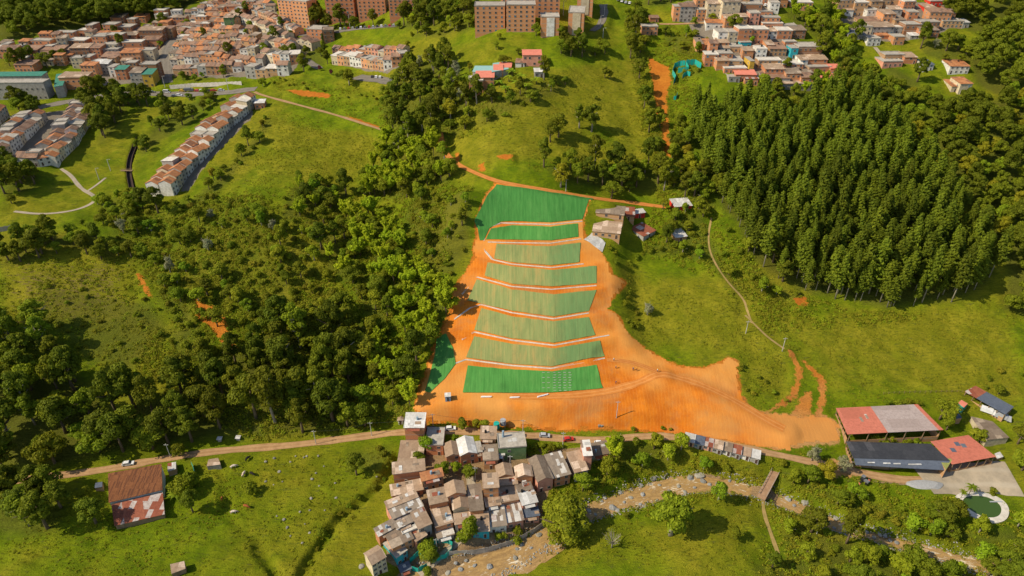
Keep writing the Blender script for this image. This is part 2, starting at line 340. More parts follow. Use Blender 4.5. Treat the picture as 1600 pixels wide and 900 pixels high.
# ---- river and roads
RIV = pline([(640,905),(700,895),(760,880),(800,866),(850,838),(900,800),(950,785),(1000,772),(1050,756),(1100,748),(1150,756),(1190,768),(1240,788),(1290,810),(1350,832),(1420,852),(1520,878),(1640,905)]); RIV[:, 2] = 0
RIVW = [5, 4.6, 4.2, 3.6, 3.0, 2.6, 2.4, 2.9, 3.6, 3.2, 2.2, 1.8, 2.2, 1.8, 1.3, 1.2, 1.2, 1.2]
RIV = dens(np.c_[RIV, RIVW], 3.0)
m = sub(RIV, 40); X, Y = GX[m], GY[m]
dR, wR = seg_dist(X, Y, np.c_[RIV[:, :2], RIV[:, 3]], zi=True); dR = dR - wR
wobble = fbm(N2, X / 6, Y / 6) * 2.2
k = sstep(dR + wobble, -1.0, 5.0); ZG[m] = ZG[m] * k + (-1.1) * (1 - k)
RIVD = np.full(GX.shape, 60.0); RIVD[m] = dR
ROADS = {
 'dirt_road': ([(-30,756),(60,747),(160,735),(260,716),(340,704),(450,697),(560,683),(640,673),(720,673),(800,678),(870,685),(940,690),(1000,681),(1060,682),(1150,697),(1210,710),(1270,722),(1330,736),(1400,750),(1460,752)], 3.7, 'earth'),
 'hillside_track': ([(688,205),(690,222),(697,243),(715,258),(750,273),(785,286),(850,296),(930,310),(985,317),(1040,324)], 3.6, 'site'),
 'meadow_track': ([(398,145),(425,153),(470,165),(530,181),(600,204)], 2.6, 'earth'),
 'park_path': ([(95,263),(112,275),(122,290),(135,300),(150,308),(146,318),(122,328),(92,333),(58,335),(22,330)], 2.0, 'gravel'),
 'park_side_path': ([(135,300),(150,290),(165,278)], 1.6, 'gravel'),
 'site_track': ([(800,619),(880,620),(945,613),(985,603),(1010,592),(1032,585),(1070,592),(1110,606),(1160,632),(1195,655),(1225,672)], 4.0, 'site'),
 'upper_site_track': ([(948,562),(975,563),(1000,570),(1032,585)], 2.6, 'site'),
 'river_path': ([(1205,752),(1190,776),(1193,800),(1205,835),(1216,865)], 1.3, 'trail'),
 'street': ([(60,168),(120,156),(180,147),(240,146),(300,148),(360,145),(400,138)], 10, 'asphalt'),
 'town_street': ([(262,130),(258,105),(262,80),(270,62)], 8, 'asphalt'),
 'estate_street': ([(440,36),(458,46),(478,56),(500,52),(560,45),(620,40)], 9, 'asphalt'),
 'car_park': ([(556,121),(585,123),(614,128)], 12, 'asphalt'),
 'terrace_lane': ([(440,92),(470,88),(500,108)], 6, 'asphalt'),
 'farm_yard': ([(1440,748),(1490,742),(1560,745),(1585,748)], 15, 'gravel'),
 'tower_drive': ([(925,50),(938,40),(945,22),(942,5)], 5, 'asphalt'),
 'hill_lane': ([(1030,38),(1060,38),(1110,35)], 4, 'earth'),
 'valley_footpath': ([(1112,338),(1106,370),(1110,400),(1135,440),(1165,470),(1175,505)], 0.9, 'trail'),
 'pasture_footpath': ([(1165,490),(1190,520),(1225,548)], 1.0, 'trail'),
 'village_alley': ([(735,745),(738,775),(742,800),(725,838),(690,870),(655,900)], 3.0, 'gravel'),
 'stepped_lane': ([(1367,74),(1377,86),(1384,96)], 3.0, 'gravel'),
}
RW = {}; RD = np.full(GX.shape, 99.0)
for k_, (pts, wd, mt) in ROADS.items():
    P = dens(pline(pts), 1.2); 
    ker = 9
    if len(P) > ker * 2:
        z = np.convolve(np.pad(P[:, 2], ker, mode='edge'), np.ones(2 * ker + 1) / (2 * ker + 1), 'valid'); P[:, 2] = z
    RW[k_] = P
for k_, (pts, wd, mt) in ROADS.items():
    P = RW[k_]; m = sub(P, wd + 8); X, Y = GX[m], GY[m]; d, z = seg_dist(X, Y, P, zi=True)
    s = 1 - sstep(d, wd / 2 + 0.8, wd / 2 + 6); s = s * (1 - TW[m] * 0.9) if k_ == 'hillside_track' else s
    ZG[m] = ZG[m] * (1 - s) + z * s; RD[m] = np.minimum(RD[m], d - wd / 2)
pc = hit(1535, 792); dd_ = np.hypot(GX - pc[0], (GY - pc[1])); s = 1 - sstep(dd_, 9.5, 18); ZG = ZG * (1 - s) + (pc[2]) * s; POND = dd_
# drain channel cut through the park
CH = dens(pline([(217,212),(210,228),(203,245),(200,268),(208,305)]), 1.0)
m = sub(CH, 8); d = seg_dist(GX[m], GY[m], CH); ZG[m] -= 1.6 * (1 - sstep(d, 0.9, 2.0)); CHD = np.full(GX.shape, 9.0); CHD[m] = d
# micro relief away from worked ground
calm = sstep(POND, 9, 15) * sstep(RD, 0, 5) * (1 - TW) * sstep(-soil, 0, 4) * sstep(RIVD, 0, 6)
far = 1 + sstep(GY, 300, 600)
ter = N3(GX / 9 + fbm(N2, GX / 30, GY / 30) * 2, GY / 1.7 + fbm(N1, GX / 25, GY / 25) * 6)      # terracettes along the contour
ZG += calm * (fbm(N1, GX / 38, GY / 38, 3) * 3.0 * far + fbm(N2, GX / 7, GY / 7, 3) * 0.75 + ter * (0.42 + 0.5 * sstep(-GX, 20, 60) * (1 - sstep(GY, 175, 195))) + fbm(N3, GX / 2.2, GY / 2.2, 2) * 0.28)
ZG += (1 - calm) * (1 - TW) * sstep(RD, 0, 3) * fbm(N3, GX / 5, GY / 5, 2) * 0.22
# erosion gullies in the lower left pasture
for pts, dp in (([(620,712),(600,745),(585,765),(560,785),(530,805),(500,850),(470,895)], 2.8), ([(400,855),(425,880),(430,900)], 2.2), ([(345,735),(352,770),(355,812),(410,850)], 0.9), ([(1285,420),(1290,450)], 0.8)):
    P = dens(pline(pts), 1.5); m = sub(P, 8); d = seg_dist(GX[m], GY[m], P) + fbm(N3, GX[m] / 3, GY[m] / 3) * 1.0; ZG[m] -= dp * (1 - sstep(d, 0.3, 3.0))
# ------------------------------------------------------------------ mesh helpers
def mesh_np(name, V, F, mats, mi=None, smooth_=False, attrs=None):
    me = bpy.data.meshes.new(name); V = np.asarray(V, np.float32); F = np.asarray(F, np.int32); k = F.shape[1]
    me.vertices.add(len(V)); me.vertices.foreach_set('co', V.ravel())
    me.loops.add(F.size); me.loops.foreach_set('vertex_index', F.ravel())
    me.polygons.add(len(F)); me.polygons.foreach_set('loop_start', np.arange(0, F.size, k, dtype=np.int32)); me.polygons.foreach_set('loop_total', np.full(len(F), k, np.int32))
    for m in mats: me.materials.append(MATS[m] if isinstance(m, str) else m)
    if mi is not None: me.polygons.foreach_set('material_index', np.asarray(mi, np.int32))
    if smooth_: me.polygons.foreach_set('use_smooth', np.ones(len(F), bool))
    for a, v in (attrs or {}).items():
        at = me.attributes.new(a, 'FLOAT', 'POINT'); at.data.foreach_set('value', np.asarray(v, np.float32).ravel())
    me.update(calc_edges=True); return me
class MB:
    def __init__(s): s.v = []; s.f = []; s.m = []; s.ms = []
    def mi(s, mat):
        if mat not in s.ms: s.ms.append(mat)
        return s.ms.index(mat)
    def poly(s, pts, mat):
        b = len(s.v); s.v += [tuple(p) for p in pts]; s.f.append(tuple(range(b, b + len(pts)))); s.m.append(s.mi(mat)); return s
    def box(s, x0, x1, y0, y1, z0, z1, mat, top=None):
        p = [(x, y, z) for z in (z0, z1) for x, y in ((x0, y0), (x1, y0), (x1, y1), (x0, y1))]
        return s.hexa(p, mat, top)
    def hexa(s, p, mat, top=None):
        b = len(s.v); s.v += [tuple(q) for q in p]
        for i, f in enumerate(((3, 2, 1, 0), (4, 5, 6, 7), (0, 1, 5, 4), (1, 2, 6, 5), (2, 3, 7, 6), (3, 0, 4, 7))):
            s.f.append(tuple(b + k for k in f)); s.m.append(s.mi(top if (top and i == 1) else mat))
        return s
    def tube(s, pts, rads, mat, n=6, cap=True):
        pts = [Vector(p) for p in pts]; b = len(s.v)
        for i, p in enumerate(pts):
            d = (pts[min(i + 1, len(pts) - 1)] - pts[max(i - 1, 0)]).normalized(); a = d.orthogonal().normalized() if i == 0 else (a - d * a.dot(d)).normalized(); c = d.cross(a)
            for k in range(n):
                t = 2 * math.pi * k / n; s.v.append(tuple(p + (a * math.cos(t) + c * math.sin(t)) * rads[i]))
        mi = s.mi(mat)
        for i in range(len(pts) - 1):
            for k in range(n):
                s.f.append((b + i * n + k, b + i * n + (k + 1) % n, b + (i + 1) * n + (k + 1) % n, b + (i + 1) * n + k)); s.m.append(mi)
        if cap:
            s.f.append(tuple(b + k for k in range(n))[::-1]); s.m.append(mi); e = b + (len(pts) - 1) * n; s.f.append(tuple(e + k for k in range(n))); s.m.append(mi)
        return s
    def mesh(s, name, smooth_=False):
        me = bpy.data.meshes.new(name); me.from_pydata(s.v, [], s.f)
        for m in s.ms: me.materials.append(MATS[m])
        me.polygons.foreach_set('material_index', s.m)
        if smooth_: me.polygons.foreach_set('use_smooth', [True] * len(s.f))
        me.update(); return me
    def build(s, name, parent=None, smooth_=False): return link(name, s.mesh(name, smooth_), parent)
def link(name, me, parent=None, loc=None):
    o = bpy.data.objects.new(name, me); COL.objects.link(o)
    if parent: o.parent = parent
    if loc is not None: o.location = loc
    return o
def structure(o): o['kind'] = 'structure'; return o
REG = []          # (object, category, description, group, px, py)
def tag(o, desc, cat, group=None, px=None, py=None, exact=False):
    o['category'] = cat
    if group: o['group'] = group
    if px is None: px, py = to_px(o.location)
    REG.append([o, desc, px, py, exact]); return o
def thing(name, loc, rz=0.0):
    o = bpy.data.objects.new(name, None); COL.objects.link(o); o.location = loc; o.rotation_euler = (0, 0, rz); o.empty_display_size = 0.5; return o
def copy_tree(src, loc, rz, s=1.0, depth=2):
    """a copy of a thing with its parts and their sub-parts"""
    r = src.copy(); COL.objects.link(r); r.location = loc; r.rotation_euler = (0, 0, rz)
    r.scale = (s, s, s) if isinstance(s, (int, float)) else s
    for ch in KIDS.get(src.name, []):
        c = ch.copy(); COL.objects.link(c); c.parent = r
        for g in KIDS.get(ch.name, []):
            d = g.copy(); COL.objects.link(d); d.parent = c
    return r
KIDS = {}
def kid(parent, child): KIDS.setdefault(parent.name, []).append(child); return child

# ------------------------------------------------------------------ ground
def ground_mat():
    m, n, l, b = new_mat('ground_mat'); p = worldpos(n)
    at = lambda a: (lambda x: (setattr(x, 'attribute_name', a), x.outputs['Fac'])[1])(n.new("ShaderNodeAttribute"))
    n1 = noise(n, l, p, 0.018, 4, 0.65); n2 = noise(n, l, p, 0.11, 5, 0.7); n3 = noise(n, l, scaled(n, l, p, (0.35, 1.3, 1.3)), 0.9, 4, 0.75); n4 = noise(n, l, p, 2.2, 3, 0.8)
    lush = mixc(n, l, (0.105, 0.162, 0.004), (0.195, 0.248, 0.007), smooth(n, l, n2, 0.35, 0.65))
    dry = mixc(n, l, (0.19, 0.195, 0.009), (0.295, 0.265, 0.018), smooth(n, l, n2, 0.35, 0.7))
    g = mixc(n, l, lush, dry, smooth(n, l, mathn(n, l, 'ADD', n1, mathn(n, l, 'MULTIPLY', at('dry'), 0.35)), 0.42, 0.66))
    g = mixc(n, l, g, (0.085, 0.115, 0.010), mathn(n, l, 'MULTIPLY', smooth(n, l, n3, 0.50, 0.66), 0.75))      # rank tussocks
    g = mixc(n, l, g, (0.24, 0.17, 0.06), mathn(n, l, 'MULTIPLY', smooth(n, l, n4, 0.60, 0.78), 0.35))
    g = mixc(n, l, g, (0.23, 0.15, 0.065), mathn(n, l, 'MULTIPLY', smooth(n, l, mathn(n, l, 'ADD', n3, mathn(n, l, 'MULTIPLY', at('bare'), 0.3)), 0.62, 0.74), 0.7))
    g = mixc(n, l, g, mixc(n, l, (0.30, 0.25, 0.19), (0.20, 0.17, 0.13), n3), smooth(n, l, mathn(n, l, 'ADD', at('urban'), mathn(n, l, 'MULTIPLY', mathn(n, l, 'SUBTRACT', n2, 0.5), 7.0)), -0.3, 0.3))
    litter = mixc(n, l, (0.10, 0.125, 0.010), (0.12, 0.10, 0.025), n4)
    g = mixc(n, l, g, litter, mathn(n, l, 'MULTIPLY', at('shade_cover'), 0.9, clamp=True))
    so = mixc(n, l, (0.62, 0.22, 0.028), (0.50, 0.155, 0.020), smooth(n, l, n2, 0.35, 0.65))
    so = mixc(n, l, so, (0.55, 0.30, 0.11), at('tan'))
    so = mixc(n, l, so, (0.40, 0.13, 0.02), mathn(n, l, 'MULTIPLY', smooth(n, l, n3, 0.5, 0.72), 0.45))
    s = mathn(n, l, 'ADD', at('soil'), mathn(n, l, 'MULTIPLY', mathn(n, l, 'SUBTRACT', noise(n, l, p, 0.35, 5, 0.75), 0.5), 7.0))
    g = mixc(n, l, g, so, smooth(n, l, s, -0.5, 0.5))
    g = mixc(n, l, g, mixc(n, l, (0.40, 0.27, 0.14), (0.26, 0.17, 0.09), n3), smooth(n, l, mathn(n, l, 'ADD', at('mud'), mathn(n, l, 'MULTIPLY', mathn(n, l, 'SUBTRACT', noise(n, l, p, 0.5, 4, 0.7), 0.5), 3.0)), -0.3, 0.3))
    l.new(g, b.inputs["Base Color"]); b.inputs["Roughness"].default_value = 0.95; b.inputs["Specular IOR Level"].default_value = 0.05
    hgt = mathn(n, l, 'ADD', mathn(n, l, 'MULTIPLY', n3, 0.8), mathn(n, l, 'MULTIPLY', n4, 0.5)); bump(n, l, b, hgt, 1.0, 1.3)
    return m
def soil_mat():
    m, n, l, b = new_mat('earthworks_mat'); p = worldpos(n)
    at = lambda a: (lambda x: (setattr(x, 'attribute_name', a), x.outputs['Fac'])[1])(n.new("ShaderNodeAttribute"))
    n2 = noise(n, l, p, 0.09, 5, 0.65); st = noise(n, l, scaled(n, l, p, (1.3, 0.3, 0.5)), 0.6, 5, 0.75); n4 = noise(n, l, p, 1.3, 4, 0.7)
    c = mixc(n, l, (0.62, 0.185, 0.016), (0.48, 0.125, 0.012), smooth(n, l, n2, 0.38, 0.62))
    c = mixc(n, l, c, (0.40, 0.17, 0.055), mathn(n, l, 'MULTIPLY', smooth(n, l, noise(n, l, p, 0.05, 6, 0.72), 0.46, 0.64), 0.75)); c = mixc(n, l, c, (0.62, 0.29, 0.07), mathn(n, l, 'MULTIPLY', smooth(n, l, noise(n, l, p, 0.03, 3, 0.6), 0.42, 0.7), 0.8))
    c = mixc(n, l, c, (0.50, 0.225, 0.060), at('tan'))
    c = mixc(n, l, c, (0.42, 0.125, 0.016), mathn(n, l, 'MULTIPLY', smooth(n, l, st, 0.5, 0.75), 0.16))
    wv = n.new("ShaderNodeTexWave"); wv.inputs["Scale"].default_value = 0.22; wv.inputs["Distortion"].default_value = 9; wv.inputs["Detail"].default_value = 3; wv.inputs["Detail Scale"].default_value = 0.25; l.new(p, wv.inputs[0])
    c = mixc(n, l, c, (0.66, 0.31, 0.07), mathn(n, l, 'MULTIPLY', smooth(n, l, wv.outputs["Fac"], 0.86, 0.99), 0.2))
    l.new(c, b.inputs["Base Color"]); b.inputs["Roughness"].default_value = 0.95; b.inputs["Specular IOR Level"].default_value = 0.03
    bump(n, l, b, mathn(n, l, 'ADD', st, mathn(n, l, 'MULTIPLY', n4, 1.2)), 0.3, 0.4); return m
nx, ny = len(gx), len(gy)
dry = np.zeros_like(ZG); bare = np.zeros_like(ZG); cover = np.zeros_like(ZG); mud = np.full_like(ZG, -9.0)
def paint(A, poly, v, soft=14):
    P = pline(poly); m = sub(P, soft); d = seg_dist(GX[m], GY[m], P, True); d = np.where(inside(GX[m], GY[m], P), d, -d); s_ = sstep(d, -soft * .3, soft); A[m] = np.maximum(A[m], v * s_ if v < 1.5 and A is not mud else -9 + (9 + v) * s_)
paint(dry, [(320,180),(600,200),(600,250),(500,320),(330,310)], 0.45); paint(dry, [(700,180),(1010,80),(1040,260),(720,280)], 0.5); paint(dry, [(960,400),(1200,440),(1260,640),(1180,620),(1150,550),(1000,540)], 0.8)
paint(dry, [(1200,480),(1600,480),(1600,620),(1300,620)], 0.45); paint(dry, [(0,360),(220,380),(210,500),(0,500)], 0.9); paint(bare, [(0,400),(220,400),(200,500),(0,530)], 0.5); paint(dry, [(640,290),(740,300),(730,420),(640,420)], 0.9)
paint(dry, [(300,320),(540,330),(560,420),(520,500),(330,520),(260,440)], 0.3); paint(dry, [(590,730),(640,720),(590,880),(480,900)], 0.7); paint(dry, [(830,860),(960,800),(1180,800),(1150,900),(800,900)], 0.3)

paint(mud, [(640,690),(700,690),(800,700),(880,700),(950,700),(935,735),(870,770),(858,815),(830,835),(760,862),(700,880),(640,905),(590,890),(590,850),(640,760)], 3.0, 5)
paint(mud, [(735,795),(800,795),(862,803),(864,820),(840,838),(800,856),(762,868),(700,874),(680,850)], 3.5, 2); paint(mud, [(820,690),(960,692),(945,702),(905,715),(885,735),(840,718)], 2.2, 4); paint(mud, [(1290,735),(1440,745),(1480,755),(1440,770),(1330,765),(1240,735)], 0.6, 4); paint(mud, [(25,395),(200,385),(215,480),(60,520)], -1.2, 10)
m_ = RIVD < 4; mud[m_] = np.maximum(mud[m_], 1.2 - RIVD[m_] * 1.6)
urban = np.full_like(ZG, -9.0)
for q_ in ([(0,75),(60,62),(180,48),(300,15),(330,0),(430,-10),(445,20),(480,60),(500,75),(470,110),(450,127),(270,124),(250,118),(240,135),(150,140),(110,105),(0,95)], [(1055,0),(1210,0),(1215,40),(1260,70),(1285,100),(1320,120),(1290,133),(1190,135),(1140,115),(1100,108),(1090,75),(1055,32)], [(1300,0),(1460,0),(1500,20),(1505,45),(1460,65),(1400,72),(1350,72),(1300,30)], [(262,306),(290,262),(330,222),(385,148),(412,150),(405,185),(340,250),(300,306)], [(0,262),(0,180),(150,160),(165,172),(105,262)], [(515,84),(645,80),(645,108),(600,122),(515,106)]): paint(urban, q_, 2.0, 8)
tan = sstep(GX, 70, 120) * (1 - sstep(GY, 215, 260)); tan *= (1 - .8 * sstep(GY, 200, 212)); tan = np.clip(tan + .35 * fbm(N2, GX / 12, GY / 12), 0, 1) * (tan > .02)
idx = (np.arange(nx)[:, None] * ny + np.arange(ny)[None, :])
def quads(mask=None):
    F = np.stack([idx[:-1, :-1], idx[1:, :-1], idx[1:, 1:], idx[:-1, 1:]], -1)
    return F.reshape(-1, 4) if mask is None else F[mask]
def submesh(name, mask, dz, mat, attrs):
    F = quads(mask); u, inv = np.unique(F.ravel(), return_inverse=True)
    V = np.stack([GX.ravel()[u], GY.ravel()[u], ZG.ravel()[u] + dz], 1)
    return link(name, mesh_np(name, V, inv.reshape(F.shape), [mat], smooth_=True, attrs={k: a.ravel()[u] for k, a in attrs.items()}))
def build_ground():
    V = np.stack([GX.ravel(), GY.ravel(), ZG.ravel()], 1)
    structure(link('ground', mesh_np('ground', V, quads(), [ground_mat()], smooth_=True, attrs={'soil': soil, 'dry': dry, 'bare': bare, 'shade_cover': cover, 'tan': tan, 'mud': mud, 'urban': urban})))
    P = PADW; ins_ = inside(GX, GY, P); m = sub(P, 9); sd_ = np.full_like(ZG, -9.0); d = seg_dist(GX[m], GY[m], P, True); sd_[m] = np.where(ins_[m], d, -d)
    sd_ += fbm(N3, GX / 3, GY / 3, 3) * 2.0
    c = (sd_ > 0.4); mk = c[:-1, :-1] & c[1:, :-1] & c[1:, 1:] & c[:-1, 1:]
    structure(submesh('earthworks_ground', mk, 0.05, soil_mat(), {'tan': tan}))
# ---- river
def build_river():
    m, n, l, b = new_mat('river_mat'); p = worldpos(n)
    uv = n.new("ShaderNodeAttribute"); uv.attribute_name = 'across'; al = n.new("ShaderNodeAttribute"); al.attribute_name = 'along'
    cb = n.new("ShaderNodeCombineXYZ"); l.new(mathn(n, l, 'MULTIPLY', al.outputs['Fac'], 0.35), cb.inputs[0]); l.new(uv.outputs['Fac'], cb.inputs[1])
    f = noise(n, l, cb.outputs[0], 0.9, 5, 0.75); g = noise(n, l, p, 0.12, 2, 0.5)
    c = mixc(n, l, (0.42, 0.265, 0.10), (0.28, 0.17, 0.065), smooth(n, l, f, 0.35, 0.6))
    foam = smooth(n, l, mathn(n, l, 'ADD', f, mathn(n, l, 'MULTIPLY', mathn(n, l, 'SUBTRACT', g, 0.5), 0.5)), 0.56, 0.68)
    c = mixc(n, l, c, (0.72, 0.62, 0.45), mathn(n, l, 'MULTIPLY', foam, 0.9))
    l.new(c, b.inputs["Base Color"]); b.inputs["Roughness"].default_value = 0.3; b.inputs["Specular IOR Level"].default_value = 0.4
    bump(n, l, b, f, 0.7, 0.4)
    V = []; A = []; B = []; K = 13; R = dens(RIV, 1.5); s = 0
    for i in range(len(R)):
        t = R[min(i + 1, len(R) - 1)][:2] - R[max(i - 1, 0)][:2]; t = t / np.linalg.norm(t); nrm = np.array((-t[1], t[0]))
        if i: s += np.linalg.norm(R[i][:2] - R[i - 1][:2])
        for k in range(K):
            q = (k / (K - 1) * 2 - 1) * (R[i][3] + 5); xy = R[i][:2] + nrm * q; V.append((xy[0], xy[1], -0.35 + 0.10 * float(N1(np.array(s / 3), np.array(q / 2))))); A.append(s); B.append(q)
    F = [(i * K + k, i * K + k + 1, (i + 1) * K + k + 1, (i + 1) * K + k) for i in range(len(R) - 1) for k in range(K - 1)]
    structure(link('river', mesh_np('river', V, np.array(F)[:, ::-1], [m], smooth_=True, attrs={'along': A, 'across': B})))
# ---- roads
def road_mat(kind):
    m, n, l, b = new_mat('road_' + kind); p = worldpos(n)
    c1, c2, c3 = {'earth': ((0.40, 0.24, 0.115), (0.30, 0.175, 0.08), (0.50, 0.33, 0.18)), 'gravel': ((0.38, 0.31, 0.22), (0.30, 0.25, 0.18), (0.46, 0.40, 0.31)), 'asphalt': ((0.20, 0.175, 0.14), (0.15, 0.13, 0.105), (0.25, 0.22, 0.18)), 'trail': ((0.36, 0.24, 0.09), (0.26, 0.20, 0.06), (0.40, 0.26, 0.12)), 'site': ((0.56, 0.21, 0.045), (0.47, 0.16, 0.03), (0.66, 0.32, 0.11))}[kind]
    c = mixc(n, l, c1, c2, smooth(n, l, noise(n, l, p, 0.3, 5, 0.7), 0.35, 0.65)); ac = n.new("ShaderNodeAttribute"); ac.attribute_name = 'across'
    rut = smooth(n, l, mathn(n, l, 'ABSOLUTE', mathn(n, l, 'SUBTRACT', mathn(n, l, 'ABSOLUTE', ac.outputs['Fac']), 0.45)), 0.22, 0.05)
    c = mixc(n, l, c, c3, mathn(n, l, 'MULTIPLY', rut, 0.35)); l.new(c, b.inputs["Base Color"]); b.inputs["Roughness"].default_value = 0.95
    bump(n, l, b, noise(n, l, p, 1.5, 4, 0.7), 0.5, 0.2); return m
def build_roads():
    M = {k: road_mat(k) for k in ('earth', 'gravel', 'asphalt', 'site', 'trail')}
    for j, (k_, (pts, wd, mt)) in enumerate(ROADS.items()):
        R = RW[k_]; K = 7 if wd < 8 else 13; V = []; A = []
        for i in range(len(R)):
            t = R[min(i + 1, len(R) - 1)][:2] - R[max(i - 1, 0)][:2]; t = t / (np.linalg.norm(t) + 1e-9); nr = np.array((-t[1], t[0])); ww = wd * (1 + 0.35 * float(N1(np.array(i / 5.0), np.array(j * 9.0))) )
            for k in range(K):
                q = k / (K - 1) * 2 - 1; xy = R[i][:2] + nr * q * ww / 2; V.append((xy[0], xy[1], 0)); A.append(q)
        V = np.array(V); V[:, 2] = hh(V[:, 0], V[:, 1]) + 0.09 + 0.006 * j
        F = [(i * K + k, (i + 1) * K + k, (i + 1) * K + k + 1, i * K + k + 1) for i in range(len(R) - 1) for k in range(K - 1)]
        structure(link(k_, mesh_np(k_, V, np.array(F), [M[mt]], smooth_=True, attrs={'across': A})))
# ---- erosion netting panels and berm channels
def net_mat(name, c1, c2, c3, amt):
    m, n, l, b = new_mat(name); p = worldpos(n)
    st = noise(n, l, scaled(n, l, p, (1.0, 0.05, 0.09)), 1.1, 4, 0.7); st2 = noise(n, l, scaled(n, l, p, (1.0, 0.2, 0.3)), 0.28, 4, 0.7)
    c = mixc(n, l, c1, c2, smooth(n, l, st, 0.38, 0.62)); c = mixc(n, l, c, c3, mathn(n, l, 'MULTIPLY', smooth(n, l, st2, 0.46, 0.72), amt))
    sx = n.new("ShaderNodeSeparateXYZ"); l.new(p, sx.inputs[0])
    if amt > .55: c = mixc(n, l, c, (0.13, 0.25, 0.085), mathn(n, l, 'MULTIPLY', smooth(n, l, mathn(n, l, 'ADD', mathn(n, l, 'MULTIPLY', sx.outputs[0], 0.05), noise(n, l, p, 0.12, 4, 0.7)), 1.15, 1.75), 0.75))
    seam = mathn(n, l, 'LESS_THAN', mathn(n, l, 'FRACT', mathn(n, l, 'DIVIDE', sx.outputs[0], 1.9)), 0.12)
    c = mixc(n, l, c, tuple(v * .62 for v in c2), mathn(n, l, 'MULTIPLY', smooth(n, l, noise(n, l, p, 0.10, 5, 0.75), 0.52, 0.72), 0.45)); c = mixc(n, l, c, tuple(v * 0.8 for v in c1), mathn(n, l, 'MULTIPLY', seam, 0.35))
    l.new(c, b.inputs["Base Color"]); b.inputs["Roughness"].default_value = 0.8; bump(n, l, b, st, 0.5, 0.25); MATS[name] = m
net_mat('net_green', (0.055, 0.205, 0.038), (0.08, 0.255, 0.052), (0.13, 0.30, 0.07), 0.5)
net_mat('net_deep', (0.042, 0.17, 0.032), (0.06, 0.21, 0.042), (0.10, 0.25, 0.06), 0.3)
net_mat('net_pale', (0.185, 0.225, 0.075), (0.25, 0.26, 0.09), (0.38, 0.26, 0.085), 0.6)
def sheet_between(Pa, Pb, nu, nv, dz):
    Pa, Pb = dens_lin(Pa, nu), dens_lin(Pb, nu); V = []
    for j in range(nv):
        t = j / (nv - 1)
        for i in range(nu): V.append(Pa[i] * (1 - t) + Pb[i] * t)
    V = np.array(V); V[:, 2] = hh(V[:, 0], V[:, 1]) + dz + 0.10 * N1(V[:, 0] * 1.3, V[:, 1] * .5) + 0.22 * N2(V[:, 0] * .35, V[:, 1] * .25)
    F = [(j * nu + i, j * nu + i + 1, (j + 1) * nu + i + 1, (j + 1) * nu + i) for j in range(nv - 1) for i in range(nu - 1)]
    return V, np.array(F)
def dens_lin(P, n):
    P = np.asarray(P, float); s = np.r_[0, np.cumsum(np.linalg.norm(np.diff(P[:, :2], axis=0), axis=1))]; t = np.linspace(0, s[-1], n)
    return np.c_[[np.interp(t, s, P[:, k]) for k in range(3)]].T
PANELS = [  # bottom edge, top edge, material, description
 ([(723,614),(800,614.5),(862,614),(942,607)], [(731,572),(800,578),(862,581),(932,571)], 'net_green', 'deep green netting panel lowest on the terraced slope, above the orange pad'),
 ([(728,559),(800,569),(862,573),(945,557)], [(741,526),(800,538),(866,545),(937,533)], 'net_pale', 'pale olive netting panel second from the bottom of the terraced slope'),
 ([(741,516),(800,529),(865,536),(930,524)], [(752,482),(800,495),(865,503),(920,496)], 'net_pale', 'pale olive netting panel third from the bottom of the terraced slope'),
 ([(730,470),(800,486),(865,495),(920,486)], [(745,437),(800,453),(865,461),(932,454)], 'net_pale', 'pale olive netting panel fourth from the bottom of the terraced slope'),
 ([(757,431),(800,444),(862,448),(932,443)], [(762,411),(800,417),(862,423),(932,416)], 'net_pale', 'pale olive netting panel fourth from the top of the terraced slope'),
 ([(772,404),(800,410),(860,415),(905,410)], [(776,382),(800,383),(857,386),(907,380)], 'net_pale', 'narrow pale olive netting panel third from the top of the terraced slope'),
 ([(759,374),(800,375),(860,376),(904,370)], [(768,358),(800,353),(860,355),(903,350)], 'net_green', 'narrow green netting panel second from the top of the terraced slope'),
 ([(782,347),(800,346),(860,348),(910,343)], [(776,289),(800,292),(860,301),(927,311)], 'net_deep', 'tallest dark green netting panel at the head of the terraced slope'),
 ([(750,376),(756,375),(768,355),(782,347)], [(741,345),(752,325),(765,301),(776,289)], 'net_deep', 'narrow dark green netting strip curling down the left of the tallest panel'),
]
